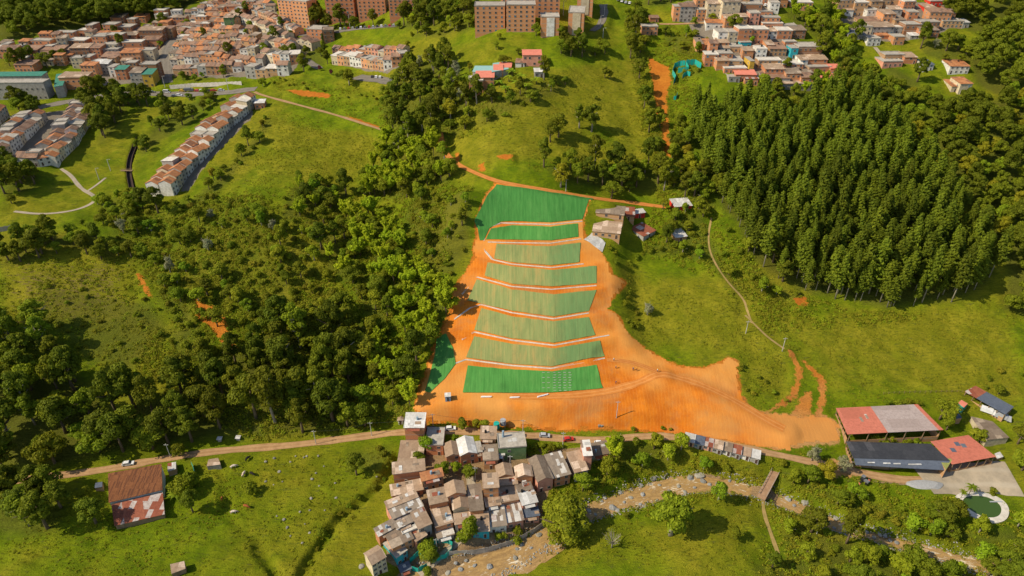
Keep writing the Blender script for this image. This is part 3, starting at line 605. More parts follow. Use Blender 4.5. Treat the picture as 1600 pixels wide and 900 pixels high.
def build_nets():
    for bot, top, mt, d in PANELS:
        V, F = sheet_between(pline(bot), pline(top), 90, 22, 0.30)
        o = link('erosion_net', mesh_np('erosion_net', V, F, [mt], smooth_=True))
        c = V.mean(0); me = o.data; me.transform(Matrix.Translation(-Vector(c))); o.location = c
        tag(o, d, 'netting', 'netting panels laid on the terraced slope', exact=True)
        if bot[0] == (723, 614):
            for x_ in (849, 857, 866, 874, 882, 890):
                for j in range(8):
                    if x_ in (849, 857) and j % 2: continue
                    q = hit(x_ + (j % 2), 583 + 4.0 * j); k_ = MB().box(-.55, .55, -.07, .07, .32, .45, 'pole').build('peg_strip', o); k_.location = tuple(q - np.array(o.location))
    V, F = sheet_between(pline([(664,612),(672,585),(680,552),(682,530),(696,522)]), pline([(672,614),(695,592),(712,569),(708,545),(697,521.5)]), 60, 24, 0.32)
    o = link('erosion_net', mesh_np('erosion_net', V, F, ['net_green'], smooth_=True)); c = V.mean(0); o.data.transform(Matrix.Translation(-Vector(c))); o.location = c
    tag(o, 'leaf-shaped green netting patch on bare soil left of the terraces', 'netting', 'netting panels laid on the terraced slope', exact=True)
    ords = ['second', 'third', 'fourth', 'fifth', 'sixth', 'seventh']
    CHN = [([(712,568),(728,562),(800,571.5),(862,576),(945,560)], 'lowest'), ([(722,531),(741,519),(800,532),(866,540),(952,524)], 'second lowest'), ([(710,499),(735,481),(752,476),(800,489),(865,498.5),(920,489.5)], 'third lowest'),
           ([(722,460),(745,433),(800,448),(862,452.5),(932,446.5)], 'fourth lowest'), ([(756,376),(758,392),(770,406),(800,413),(862,418.5),(912,412.5)], 'third highest'), ([(762,378.5),(800,379.5),(860,380.5),(908,373.5)], 'second highest'), ([(756,374),(768,354),(783,348.5),(860,351.2),(910,346)], 'highest')]
    for pts, w_ in CHN:
        P = dens_lin(pline(pts), 90); b_ = MB(); 
        for a, c in zip(P[:-1], P[1:]):
            t = (c - a)[:2]; t = t / (np.linalg.norm(t) + 1e-9); nr = np.array((-t[1], t[0]))
            for s0, s1, h in ((-0.34, -0.2, 0.22), (-0.2, 0.2, 0.1), (0.2, 0.34, 0.22)):
                q = [(*(a[:2] + nr * s0), a[2] - .4), (*(c[:2] + nr * s0), c[2] - .4), (*(c[:2] + nr * s1), c[2] - .4), (*(a[:2] + nr * s1), a[2] - .4)]
                b_.hexa([q[0], q[3], q[2], q[1]][::-1] + [(x, y, z + .4 + h) for x, y, z in ([q[0], q[3], q[2], q[1]][::-1])], 'concrete_light')
        o = b_.build('drainage_channel'); tag(o, f'thin pale concrete drainage channel along the {w_} terrace step', 'drain', 'drainage channels between the netting panels', *pts[2], exact=True)

# ------------------------------------------------------------------ foliage prototypes
def quad_cloud(P, Nn, s, asp=1.0, rs=None):
    """leaf-sized faces at points P facing roughly along N"""
    r = rs or rng; n = len(P); Nn = Nn + r.normal(0, .45, Nn.shape); Nn /= np.linalg.norm(Nn, axis=1)[:, None] + 1e-9
    a = np.cross(Nn, r.normal(0, 1, Nn.shape)); a /= np.linalg.norm(a, axis=1)[:, None] + 1e-9; b = np.cross(Nn, a); ss = (s * r.uniform(.6, 1.3, n))[:, None]
    V = np.stack([P - a * ss * asp, P - b * ss * .6, P + a * ss * asp, P + b * ss * .6], 1).reshape(-1, 3); return V, np.arange(4 * n).reshape(-1, 4)
def blob_crown(seed, Rw, H, z0, nb, leaf, n, mat, flat=1.0, blob=0.38, hollow=0.35):
    r = np.random.default_rng(seed); C = []; 
    for i in range(nb):
        a = r.uniform(0, 2 * math.pi); t = (i + .5) / nb; z = t; rad = math.sqrt(max(0.05, 1 - (2 * z - 0.85) ** 2 * 0.9)) * r.uniform(0.25, 0.78)
        C.append((Rw * rad * math.cos(a + i * 2.4), Rw * rad * math.sin(a + i * 2.4), z0 + H * (0.12 + 0.76 * z)))
    C = np.array(C); rr = Rw * blob * r.uniform(.65, 1.25, nb); P = []; N = []
    per = (rr ** 2 / (rr ** 2).sum() * n).astype(int)
    for c, q, k in zip(C, rr, per):
        d = r.normal(0, 1, (k, 3)); d /= np.linalg.norm(d, axis=1)[:, None]; d[:, 2] = np.where(d[:, 2] < -0.35, -d[:, 2], d[:, 2])
        lump = 1 + 0.16 * np.sin(d[:, 0] * 7 + c[0]) * np.sin(d[:, 1] * 8 + c[1]) 
        P.append(c + d * (q * lump * r.uniform(.80, 1.06, k))[:, None] * np.array((1, 1, .82 * flat))); N.append(d)
    P = np.concatenate(P); N = np.concatenate(N); keep = np.ones(len(P), bool)
    for c, q in zip(C, rr): keep &= np.linalg.norm((P - c) / np.array((1, 1, .82 * flat)), axis=1) > q * 0.72
    return quad_cloud(P[keep], N[keep], leaf, rs=r)
def trunk_mesh(seed, h, r0, limbs, Rw, mat='bark', lean=0.03):
    r = random.Random(seed); b = MB(); pts = [(0, 0, -1.2)]; x = y = 0
    for i in range(1, 5): x += r.uniform(-lean, lean) * h; y += r.uniform(-lean, lean) * h; pts.append((x, y, h * i / 4))
    b.tube(pts, [r0 * 1.3, r0, r0 * .8, r0 * .6, r0 * .3], mat, 6)
    for k in range(limbs):
        i = r.choice((2, 2, 3, 3)); p = Vector(pts[i]); a = r.uniform(0, 6.28); L = Rw * r.uniform(.5, .85); e = p + Vector((math.cos(a) * L, math.sin(a) * L, L * r.uniform(.5, .9)))
        b.tube([p, p.lerp(e, .5) + Vector((0, 0, -.2)), e], [r0 * .5, r0 * .34, r0 * .12], mat, 5)
    return b.mesh('trunk', True)
PROTO = {}
def make_proto(key, name, crown, trunk):
    root = thing(name, (0, 0, -500)); V, F, mt = crown
    kid(root, link('crown', mesh_np('crown', V, F, [mt]), root))
    if trunk: kid(root, link('trunk', trunk, root))
    PROTO.setdefault(key, []).append(root)
def protos():
    for s in range(4):
        make_proto('dark', 'eucalyptus_tree', (*(blob_crown(10 + s, 5.0, 9.5, 4.5, 16 + s, .42, 3600, 0) if s < 2 else blob_crown(10 + s, 4.8, 10.5, 4.0, 34, .40, 4200, 0, blob=.25)), 'leaf_dark'), trunk_mesh(s, 9, .45, 5, 5))
        make_proto('mid', 'broadleaf_tree' if s < 2 else 'spreading_tree', (*(blob_crown(20 + s, 4.2, 6.5, 2.6, 13 + s, .40, 2600, 0) if s < 2 else blob_crown(20 + s, 5.0, 5.0, 2.8, 26, .38, 3000, 0, flat=.8, blob=.27)), 'leaf_mid'), trunk_mesh(s + 5, 6.2, .33, 4, 4))
        make_proto('bright', 'young_tree', (*blob_crown(30 + s, 3.8, 5.5, 2.2, 11 + s, .38, 2200, 0), 'leaf_bright'), trunk_mesh(s + 9, 5.5, .28, 4, 4, 'bark_pale'))
        make_proto('bush', 'shrub', (*blob_crown(40 + s, 2.1, 2.6, 0.1, 8, .30, 800, 0, blob=.45), 'leaf_mid'), trunk_mesh(s + 13, 1.6, .12, 3, 1.5))
        make_proto('scrub', 'thicket_bush', (*blob_crown(50 + s, 2.0, 2.2, 0.0, 7, .30, 700, 0, blob=.45), 'leaf_scrub'), trunk_mesh(s + 17, 1.3, .12, 3, 1.5))
        # conifers: drooping whorls round a straight stem
        r = np.random.default_rng(60 + s); H = 24.0; P = []; N = []
        n = 3200; t = r.uniform(0, 1, n) ** 1.15; tier = (t * 15 + r.uniform(-.22, .22, n)); a = r.uniform(0, 2 * math.pi, n); arm = .62 + .38 * np.sin(a * 5 + np.floor(tier) * 2.1)
        rad = (0.5 + 4.0 * (1 - t) ** .62) * arm * (.8 + .35 * np.sin(t * 9 + a * 2 + s)) * r.uniform(.25, 1, n) ** .5 * np.where(t < .12, .6, 1)
        z = 6.8 + t * (H - 6.8) - (np.mod(tier, 1) * .5) + rad * .12; P = np.stack([rad * np.cos(a), rad * np.sin(a), z], 1); N = np.stack([np.cos(a) * .7, np.sin(a) * .7, .8 + 0 * a], 1)
        V, F = quad_cloud(P, N, .46, 1.2, r); V[:, :2] *= (.85, 1.12, 1.0, 1.25)[s]; make_proto('pine', 'pine_tree', (V, F, 'leaf_pine'), MB().tube([(0, 0, -1.5), (.1, 0, 8), (0, .15, 16), (.05, 0, 23.4)], [.3, .24, .16, .04], 'bark_pale', 6).mesh('trunk', True))
        # bamboo: arching plumes
        r = np.random.default_rng(70 + s); P = []; N = []; tb = MB(); nc = 13
        for c in range(nc):
            a = r.uniform(0, 2 * math.pi); L = r.uniform(9, 13.5); o = r.uniform(1.5, 4.6); k = 190; t = r.uniform(.35, 1.0, k) ** .8
            px_ = o * t ** 2.2; pz = L * (t - .22 * t ** 4 * (o / 3)); w_ = .95 * np.sin(np.clip((t - .3) / .7, 0, 1) * math.pi * .85 + .25); d = r.normal(0, .5, (k, 3)) * w_[:, None]
            P.append(np.stack([px_ * math.cos(a), px_ * math.sin(a), pz], 1) + d); N.append(d + np.array((0, 0, .4)))
            tt = np.linspace(0, 1, 6); tb.tube([(o * q ** 2.2 * math.cos(a), o * q ** 2.2 * math.sin(a), L * (q - .22 * q ** 4 * (o / 3)) - .5 * (q == 0)) for q in tt], [.09, .085, .08, .06, .04, .02], 'bark', 4)
        V, F = quad_cloud(np.concatenate(P), np.concatenate(N), .40, 1.3, r); root = thing('bamboo_clump', (0, 0, -500)); kid(root, link('foliage', mesh_np('foliage', V, F, ['leaf_bamboo']), root)); kid(root, link('culms', tb.mesh('culms', True), root)); PROTO.setdefault('bamboo', []).append(root)
    for s in range(2):   # palms / banana plants
        for key, nm, nf, L, th, mt in (('banana', 'banana_plant', 11, 2.6, 2.0, 'leaf_bright'), ('palm', 'palm_tree', 16, 3.2, 6.5, 'leaf_mid')):
            r = random.Random(s + 80); V = []; F = []
            for k in range(nf):
                a = k * 2.4 + r.uniform(-.2, .2); el = r.uniform(.3, 1.1); pr = None
                for i in range(7):
                    t = i / 6; x = L * t * math.cos(el * (1 - t * .6)); z = th + L * (math.sin(el) * t - .75 * t * t); wv_ = .42 * math.sin(math.pi * min(1, t + .12)) + .03
                    c = Vector((math.cos(a) * x, math.sin(a) * x, z)); sd_ = Vector((-math.sin(a), math.cos(a), 0)) * wv_; V += [tuple(c - sd_ + Vector((0, 0, -.15))), tuple(c), tuple(c + sd_ + Vector((0, 0, -.15)))]
                    if i: b0 = len(V) - 6; F += [(b0, b0 + 1, b0 + 4, b0 + 3), (b0 + 1, b0 + 2, b0 + 5, b0 + 4)]
            make_proto(key, nm, (V, F, mt), MB().tube([(0, 0, -.6), (.05, 0, th * .5), (0, .05, th)], [.2, .16, .12], 'bark', 6).mesh('trunk', True))
    make_proto('tall', 'tall_tree', (*blob_crown(91, 5.2, 12.5, 5.0, 24, .42, 4600, 0, blob=.34), 'leaf_dark'), trunk_mesh(91, 13, .45, 6, 4.5, 'bark_pale'))
    make_proto('tall', 'tall_tree', (*blob_crown(92, 4.6, 13.5, 4.0, 24, .42, 4200, 0, blob=.34), 'leaf_mid'), trunk_mesh(92, 13, .42, 6, 4.5, 'bark_pale'))
    make_proto('huge', 'broadleaf_tree', (*blob_crown(93, 7.6, 15, 2.0, 60, .40, 12000, 0, blob=.24), 'leaf_giant'), trunk_mesh(93, 12, .7, 7, 7))
    make_proto('round', 'broadleaf_tree', (*blob_crown(94, 5.2, 9.5, 3.6, 26, .36, 6000, 0, blob=.30), 'leaf_mid'), trunk_mesh(94, 10, .5, 6, 4.5, 'bark_pale'))
    make_proto('umbrella', 'broadleaf_tree', (*blob_crown(95, 6.0, 3.6, 4.8, 18, .40, 2800, 0, blob=.30), 'leaf_mid'), trunk_mesh(95, 7, .4, 6, 5))
    make_proto('yellow', 'broadleaf_tree', (*blob_crown(96, 5.0, 9.5, 3.5, 20, .42, 3400, 0, blob=.32), 'leaf_yellow'), trunk_mesh(96, 9, .4, 5, 4.5, 'bark_pale'))
    make_proto('yellow', 'broadleaf_tree', (*blob_crown(97, 3.4, 5.5, 2.0, 12, .38, 1800, 0), 'leaf_yellow'), trunk_mesh(97, 5, .3, 5, 3))
    make_proto('grey', 'broadleaf_tree', (*blob_crown(98, 3.4, 6.5, 1.5, 12, .34, 1300, 0), 'leaf_grey'), trunk_mesh(98, 7, .3, 8, 4, 'bark_pale'))
    make_proto('purple', 'broadleaf_tree', (*blob_crown(99, 3.4, 5.0, 1.8, 12, .38, 1800, 0), 'leaf_purple'), trunk_mesh(99, 5, .3, 5, 3))
    r = random.Random(5); tb = MB(); tb.tube([(0, 0, -1), (.1, 0, 2.5), (0, .1, 4)], [.32, .26, .18], 'bark_pale', 6)
    for k in range(16):
        a = k * 2.4; L = r.uniform(2, 3.8); z = r.uniform(2.2, 4); e = Vector((math.cos(a) * L * .8, math.sin(a) * L * .8, z + L)); tb.tube([(0, 0, z), Vector((0, 0, z)).lerp(e, .5) + Vector((0, 0, .2)), e], [.13, .09, .03], 'bark_pale', 4)
        for q in range(3): f = e + Vector((r.uniform(-1, 1), r.uniform(-1, 1), r.uniform(.2, 1))); tb.tube([Vector((0, 0, z)).lerp(e, .6), f], [.06, .02], 'bark_pale', 3)
    root = thing('bare_tree', (0, 0, -500)); kid(root, link('trunk', tb.mesh('trunk', True), root)); PROTO['bare'] = [root]
USED = set()
def plant(kind, x, y, s, desc=None, cat='tree', group=None, exact=False, which=None, sz=1.0):
    src = PROTO[kind][rng.integers(len(PROTO[kind])) if which is None else which]
    z = float(hh(x, y)); rz = rng.uniform(0, 6.28); fat = rng.uniform(.88, 1.18); sc_ = (s * fat, s * fat, s * sz)
    if src.name not in USED: USED.add(src.name); o = src; o.location = (x, y, z); o.rotation_euler = (0, 0, rz); o.scale = sc_
    else: o = copy_tree(src, (x, y, z), rz, sc_)
    if group: o['group'] = group
    elif 'group' in o.keys(): del o['group']
    px, py = to_px((x, y, z + 3)); tag(o, desc, cat, group, px, py, exact); return o
PLACED = []
def free(x, y, r):
    for (a, b, q) in PLACED:
        if (a - x) ** 2 + (b - y) ** 2 < (r + q) ** 2: return False
    return True
ORD = ['first', 'second', 'third', 'fourth', 'fifth', 'sixth', 'seventh', 'eighth', 'ninth', 'tenth', 'eleventh', 'twelfth', 'thirteenth', 'fourteenth', 'fifteenth', 'sixteenth', 'seventeenth', 'eighteenth', 'nineteenth', 'twentieth']
def ordn(i):
    if i < 20: return ORD[i]
    t = ['', '', 'twenty', 'thirty', 'forty', 'fifty', 'sixty', 'seventy', 'eighty', 'ninety'][(i + 1) // 10 % 10]
    if (i + 1) % 10 == 0: return {20: 'twentieth', 30: 'thirtieth', 40: 'fortieth', 50: 'fiftieth', 60: 'sixtieth', 70: 'seventieth', 80: 'eightieth', 90: 'ninetieth'}[i + 1]
    return f'{t}-{ORD[i % 10]}'
LOOK = {'dark': 'dark green', 'mid': 'green', 'bright': 'bright green', 'pine': 'dark', 'bamboo': 'yellow-green', 'yellow': 'yellowish', 'grey': 'greyish', 'bush': 'green', 'scrub': 'olive', 'tall': 'tall', 'round': 'round', 'umbrella': 'flat-topped', 'huge': 'huge', 'banana': 'broad-leaved', 'palm': 'green', 'purple': 'dark purple', 'bare': 'bare'}
NOUN = {'bush': 'shrub', 'scrub': 'shrub', 'pine': 'pine', 'bamboo': 'bamboo', 'banana': 'banana plant', 'palm': 'palm', 'grey': 'tree'}
CAT = {'bush': 'shrub', 'scrub': 'shrub', 'pine': 'pine tree', 'bamboo': 'bamboo', 'banana': 'banana plant', 'palm': 'palm tree'}
REST = []
def wood(poly, step, kinds, smin, smax, where, limit=None, jit=.38, avoid_road=1.5, skip=0.0, cover_amt=0.7, rows=True, sz=None):
    """a stand of individual trees in rows of world depth; labels count row and place"""
    W = pline(poly); y0, y1 = W[:, 1].min(), W[:, 1].max(); x0, x1 = W[:, 0].min(), W[:, 0].max(); R = []
    ys = np.arange(y0, y1, step * .87)
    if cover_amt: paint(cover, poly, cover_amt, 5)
    for j, yy in enumerate(ys):
        row = []
        for xx in np.arange(x0 + (j % 2) * step / 2, x1, step):
            x = xx + rng.uniform(-jit, jit) * step; y = yy + rng.uniform(-jit, jit) * step
            if rng.random() < skip or not bool(inside(np.array([x]), np.array([y]), W)[0]): continue
            if bil(gx, gy, RD, np.array([x]), np.array([y]))[0] < avoid_road or bil(gx, gy, RIVD, np.array([x]), np.array([y]))[0] < .5: continue
            row.append((x, y))
        if row: R.append(row)
    ks = list(kinds); pr = np.array([kinds[k] for k in ks], float); pr /= pr.sum(); n = 0
    for j, row in enumerate(R):
        row.sort(key=lambda q: to_px((q[0], q[1], float(hh(*q))))[0])
        for i, (x, y) in enumerate(row):
            k = ks[rng.choice(len(ks), p=pr)]; s = rng.uniform(smin, smax)
            if not free(x, y, 1.0): continue
            if limit and n >= limit: REST.append((x, y, s)); continue
            d = f'{LOOK[k]} {NOUN.get(k, "tree")} {where}, {ordn(i)} in {ordn(j)} row' if len(R) > 1 else f'{LOOK[k]} {NOUN.get(k, "tree")} {where}, {ordn(i)} from the left'
            plant(k, x, y, s, d, CAT.get(k, 'tree'), 'plants ' + where, sz=sz or rng.uniform(.82, 1.22)); n += 1
    return n
def mass(poly, step, kinds, smin, smax, name, label, spots=None):
    """far-off wood that reads as one mass: one object"""
    VV = []; FF = []; MI = []; mats = []; base = 0
    if spots is None:
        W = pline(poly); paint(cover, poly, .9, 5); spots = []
        for j, yy in enumerate(np.arange(W[:, 1].min(), W[:, 1].max(), step * .87)):
            for xx in np.arange(W[:, 0].min() + (j % 2) * step / 2, W[:, 0].max(), step):
                x, y = xx + rng.uniform(-.4, .4) * step, yy + rng.uniform(-.4, .4) * step
                if bool(inside(np.array([x]), np.array([y]), W)[0]): spots.append((x, y))
    if True:
        for x, y in spots:
            k = kinds[rng.integers(len(kinds))]; src = PROTO[k][rng.integers(len(PROTO[k]))]; me = [c for c in KIDS[src.name] if c.name.startswith('crown')][0].data
            V = np.empty(len(me.vertices) * 3, np.float32); me.vertices.foreach_get('co', V); V = V.reshape(-1, 3)[::]; a = rng.uniform(0, 6.28); s = rng.uniform(smin, smax); c, q = math.cos(a), math.sin(a)
            V = np.stack([V[:, 0] * c - V[:, 1] * q, V[:, 0] * q + V[:, 1] * c, V[:, 2]], 1) * s + np.array((x, y, float(hh(x, y)))); mt = me.materials[0]
            if mt not in mats: mats.append(mt)
            VV.append(V); FF.append(np.arange(len(V)).reshape(-1, 4) + base); MI.append(np.full(len(V) // 4, mats.index(mt))); base += len(V)
    o = link(name, mesh_np(name, np.concatenate(VV), np.concatenate(FF), mats, np.concatenate(MI))); o['kind'] = 'stuff'; o['label'] = label; o['category'] = 'forest'
def lone(kind, px, py, s, desc, which=None, sz=1.0, cat=None):
    P = hit(px, py); PLACED.append((P[0], P[1], 3 * s)); return plant(kind, P[0], P[1], s, desc, cat or CAT.get(kind, 'tree'), None, True, which, sz)
# ------------------------------------------------------------------ buildings
WALLN = {'brick': 'brick', 'brick_brown': 'brown brick', 'brick_orange': 'orange brick', 'brick_tan': 'tan brick', 'white_wall': 'white-walled', 'cream_wall': 'cream-walled', 'grey_wall': 'grey-walled', 'salmon_wall': 'salmon-walled', 'turquoise_wall': 'turquoise-walled', 'yellow_wall': 'yellow-walled', 'green_wall': 'mossy green-walled', 'red_wall': 'red-walled', 'wood': 'timber', 'concrete': 'concrete'}
ROOFN = {'roof_fibre': 'grey-brown sheet roof', 'roof_dark': 'dark sheet roof', 'roof_light': 'pale metal roof', 'roof_rust': 'rusty sheet roof', 'roof_patch': 'patchwork sheet roof', 'roof_stripe': 'white and brown striped roof', 'roof_tile': 'orange tiled roof', 'roof_tile_old': 'brown tiled roof', 'concrete': 'flat concrete roof', 'concrete_light': 'flat pale roof', 'roof_red': 'red roof', 'roof_salmon': 'salmon roof', 'roof_green': 'green roof', 'roof_slate': 'blue-grey roof'}
WIN = {}
def window_mesh(w_, h_, glass='glass', frame='frame_white'):
    k = (w_, h_, glass, frame)
    if k not in WIN:
        b = MB(); t = 0.09; b.box(-w_ / 2, w_ / 2, -.05, .08, 0, h_, glass)
        for x0, x1, z0, z1 in ((-w_ / 2 - t, -w_ / 2, -t, h_ + t), (w_ / 2, w_ / 2 + t, -t, h_ + t), (-w_ / 2, w_ / 2, h_, h_ + t), (-w_ / 2, w_ / 2, -t, 0), (-.03, .03, 0, h_)): b.box(x0, x1, -.10, .05, z0, z1, frame)
        WIN[k] = b.mesh('window')
    return WIN[k]
def door_mesh(mat='door_dark'):
    k = ('d', mat)
    if k not in WIN: WIN[k] = MB().box(-.45, .45, -.06, .05, 0, 2.05, mat).box(-.52, -.45, -.1, .05, 0, 2.12, 'frame_white').box(.45, .52, -.1, .05, 0, 2.12, 'frame_white').box(-.45, .45, -.1, .05, 2.05, 2.12, 'frame_white').mesh('door')
    return WIN[k]
HR = random.Random(3)
def building(cx, cy, zb, w_, d, h, yaw, wall='brick', roof='mono', rmat='roof_fibre', floors=None, cols=None, desc=None, group=None, exact=False, name='house', side=True, over=.35, rise=None, tank=False, cat='house', door=True, winp=.9, px=None, py=None, clutter=False):
    root = thing(name, (cx, cy, zb), yaw); PLACED.append((cx, cy, max(w_, d) * .42)); R_ = HR
    F = 5.0; x0, x1, y0, y1 = -w_ / 2, w_ / 2, -d / 2, d / 2; rise = (.10 * d if roof == 'mono' else .22 * (d if roof == 'gx' else w_)) if rise is None else rise; wm = MB(); rm = MB(); t = .14
    if roof == 'flat':
        wm.box(x0, x1, y0, y1, -F, h, wall); rm.box(x0 - .15, x1 + .15, y0 - .15, y1 + .15, h, h + .22, rmat)
        if w_ > 5:
            for a in ((x0 - .15, x1 + .15, y0 - .15, y0 + .05), (x0 - .15, x1 + .15, y1 - .05, y1 + .15), (x0 - .15, x0 + .05, y0 + .05, y1 - .05), (x1 - .05, x1 + .15, y0 + .05, y1 - .05)): rm.box(*a, h + .22, h + .55, rmat)
    elif roof == 'mono':      # higher at the back, falls towards the front
        wm.hexa([(x0, y0, -F), (x1, y0, -F), (x1, y1, -F), (x0, y1, -F), (x0, y0, h), (x1, y0, h), (x1, y1, h + rise), (x0, y1, h + rise)], wall)
        s = rise / d; o = over; rm.hexa([(x0 - o, y0 - o, h - s * o + .01), (x1 + o, y0 - o, h - s * o + .01), (x1 + o, y1 + o * .5, h + rise + s * o * .5 + .01), (x0 - o, y1 + o * .5, h + rise + s * o * .5 + .01), (x0 - o, y0 - o, h - s * o + t), (x1 + o, y0 - o, h - s * o + t), (x1 + o, y1 + o * .5, h + rise + s * o * .5 + t), (x0 - o, y1 + o * .5, h + rise + s * o * .5 + t)], rmat)
    elif roof == 'gy':
        P = [(x0, -F), (x1, -F), (x1, h), (0, h + rise), (x0, h)]; wm.poly([(x, y0, z) for x, z in P], wall); wm.poly([(x, y1, z) for x, z in P][::-1], wall)
        wm.poly([(x0, y1, -F), (x0, y0, -F), (x0, y0, h), (x0, y1, h)], wall); wm.poly([(x1, y0, -F), (x1, y1, -F), (x1, y1, h), (x1, y0, h)], wall)
        o = over; s = rise / (w_ / 2)
        for sg in (-1, 1):
            xe = sg * (w_ / 2 + o); ze = h - s * o; q = [(0, y0 - o, h + rise + .01), (xe, y0 - o, ze + .01), (xe, y1 + o, ze + .01), (0, y1 + o, h + rise + .01)]
            if sg < 0: q = [q[1], q[0], q[3], q[2]]
            rm.hexa(q + [(a, b, c + t) for a, b, c in q], rmat)
    else:                      # gx
        P = [(y0, -F), (y1, -F), (y1, h), (0, h + rise), (y0, h)]; wm.poly([(x1, y, z) for y, z in P], wall); wm.poly([(x0, y, z) for y, z in P][::-1], wall)
        wm.poly([(x0, y0, -F), (x1, y0, -F), (x1, y0, h), (x0, y0, h)], wall); wm.poly([(x1, y1, -F), (x0, y1, -F), (x0, y1, h), (x1, y1, h)], wall)
        o = over; s = rise / (d / 2)
        for sg in (-1, 1):
            ye = sg * (d / 2 + o); ze = h - s * o; q = [(x0 - o * .5, 0, h + rise + .01), (x1 + o * .5, 0, h + rise + .01), (x1 + o * .5, ye, ze + .01), (x0 - o * .5, ye, ze + .01)]
            if sg < 0: q = [q[3], q[2], q[1], q[0]]
            rm.hexa(q + [(a, b, c + t) for a, b, c in q], rmat)
    kid(root, wm.build('wall', root)); rf = kid(root, rm.build('roof', root))
    if tank: kid(rf, MB().tube([(w_ * .2, d * .2, h + .2), (w_ * .2, d * .2, h + 1.5)], [.6, .55], 'rubber', 8).build('water_tank', rf))
    if clutter and roof in ('mono', 'flat'):
        for q_ in range(HR.choice((1, 2, 2, 3))):
            u, v, a_, b_ = HR.uniform(-.38, .30) * w_, HR.uniform(-.4, .25) * d, HR.uniform(.9, 2.4), HR.uniform(.8, 2.2); m_ = HR.choice(('roof_rust', 'roof_light', 'roof_dark', 'roof_light', 'roof_fibre', 'roof_rust')); zf = lambda y: (h + rise * (y - y0) / d + .17) if roof == 'mono' else h + .25
            kid(rf, MB().hexa([(u, v, zf(v)), (u + a_, v, zf(v)), (u + a_, v + b_, zf(v + b_)), (u, v + b_, zf(v + b_)), (u, v, zf(v) + .05), (u + a_, v, zf(v) + .05), (u + a_, v + b_, zf(v + b_) + .05), (u, v + b_, zf(v + b_) + .05)], m_).build('loose_sheet', rf))
        if HR.random() < .35: u, v = HR.uniform(-.3, .3) * w_, HR.uniform(-.3, .3) * d; kid(rf, MB().tube([(u, v, h), (u, v, h + rise + 1.0)], [.5, .42], HR.choice(('rubber', 'cabin_blue')), 9).build('water_tank', rf))
        if HR.random() < .5: kid(root, MB().hexa([(x0 * .7, y0 - 1.3, h - .75), (x1 * .6, y0 - 1.3, h - .75), (x1 * .6, y0 - .01, h - .4), (x0 * .7, y0 - .01, h - .4), (x0 * .7, y0 - 1.3, h - .68), (x1 * .6, y0 - 1.3, h - .68), (x1 * .6, y0 - .01, h - .33), (x0 * .7, y0 - .01, h - .33)], HR.choice(('roof_rust', 'roof_fibre', 'roof_light'))).build('awning', root))
    floors = floors or max(1, int(round(h / 2.7))); cols = cols if cols is not None else max(1, int(w_ / 2.6)); fh = h / floors
    if cols:
        dc = R_.randrange(cols) if door else -1
        for f in range(floors):
            for c in range(cols):
                x = x0 + w_ * (c + .5) / cols
                if f == 0 and c == dc: kid(root, link('door', door_mesh(), root, (x, y0, .02))); continue
                if R_.random() < winp: kid(root, link('window', window_mesh(min(1.1, w_ / cols * .6), 1.1, 'glass_blue' if R_.random() < .06 else 'glass', 'frame_white' if wall in ('white_wall', 'cream_wall') else 'concrete'), root, (x, y0, f * fh + min(1.0, fh * .35))))
        if side and d > 5:
            sgn = 1 if cx < 0 else -1
            for f in range(floors):
                for c in range(max(1, int(d / 5))):
                    if R_.random() < .5:
                        o = link('window', window_mesh(.9, 1.0), root, (sgn * w_ / 2, y0 + d * (c + .5) / max(1, int(d / 5)), f * fh + 1.0)); o.rotation_euler = (0, 0, sgn * math.pi / 2); kid(root, o)
    if desc is None: desc = f'{WALLN.get(wall, wall)} {name.replace("_", " ")} with {ROOFN.get(rmat, "flat roof")}'
    elif desc.startswith('@'): desc = f'{WALLN.get(wall, wall)} {name.replace("_", " ")} with {ROOFN.get(rmat, "flat roof")} {desc[1:]}'
    if px is None: px, py = to_px((cx, cy, zb + h))
    tag(root, desc, cat, group, px, py, exact); return root
def Zm(x0, y0, k): return lambda x, y: (x0 + x / k, y0 + y / k)
def roof_px(fl, fr, bl, h, **kw):
    """house from the photo position of three roof corners and its front wall height"""
    m_ = ((fl[0] + fr[0]) / 2, (fl[1] + fr[1]) / 2); z = hit(*m_)[2] + h
    for _ in range(8): P = at_z(m_[0], m_[1], z); z = .5 * z + .5 * (float(hh(P[0], P[1])) + h)
    A, B, C = at_z(*fl, z), at_z(*fr, z), at_z(*bl, z); xv = (B - A)[:2]; w_ = np.linalg.norm(xv); xv /= w_; yv = np.array((-xv[1], xv[0])); d = float(np.clip(np.dot((C - A)[:2], yv) * 1.06, 2.5, 22)); w_ *= 1.03
    c = (A[:2] + B[:2]) / 2 + yv * d / 2; zb = z - h; kw.setdefault('rise', None)
    return building(c[0], c[1], zb, w_, d, h, math.atan2(xv[1], xv[0]), px=m_[0], py=m_[1], **kw)
def face_px(xl, xr, yt, yb, d, yaw=0.0, **kw):
    """house from the outline of its front wall in the photo and its depth in metres"""
    xm = (xl + xr) / 2; P = hit(xm, yb); zc = P[1] * CP + (CAMZ - P[2]) * SP; w_ = (xr - xl) * zc / FPX / max(.5, math.cos(yaw)); h = max(2.3, CAMZ - P[1] * T_of(yt) - P[2])
    c = (P[0] - math.sin(yaw) * d / 2, P[1] + math.cos(yaw) * d / 2)
    if kw.get('roof', 'flat') in ('mono',) : kw.setdefault('rise', min(1.2, .1 * d))
    return building(c[0], c[1], P[2], w_, d, h, yaw, px=xm, py=(yt + yb) / 2, **kw)
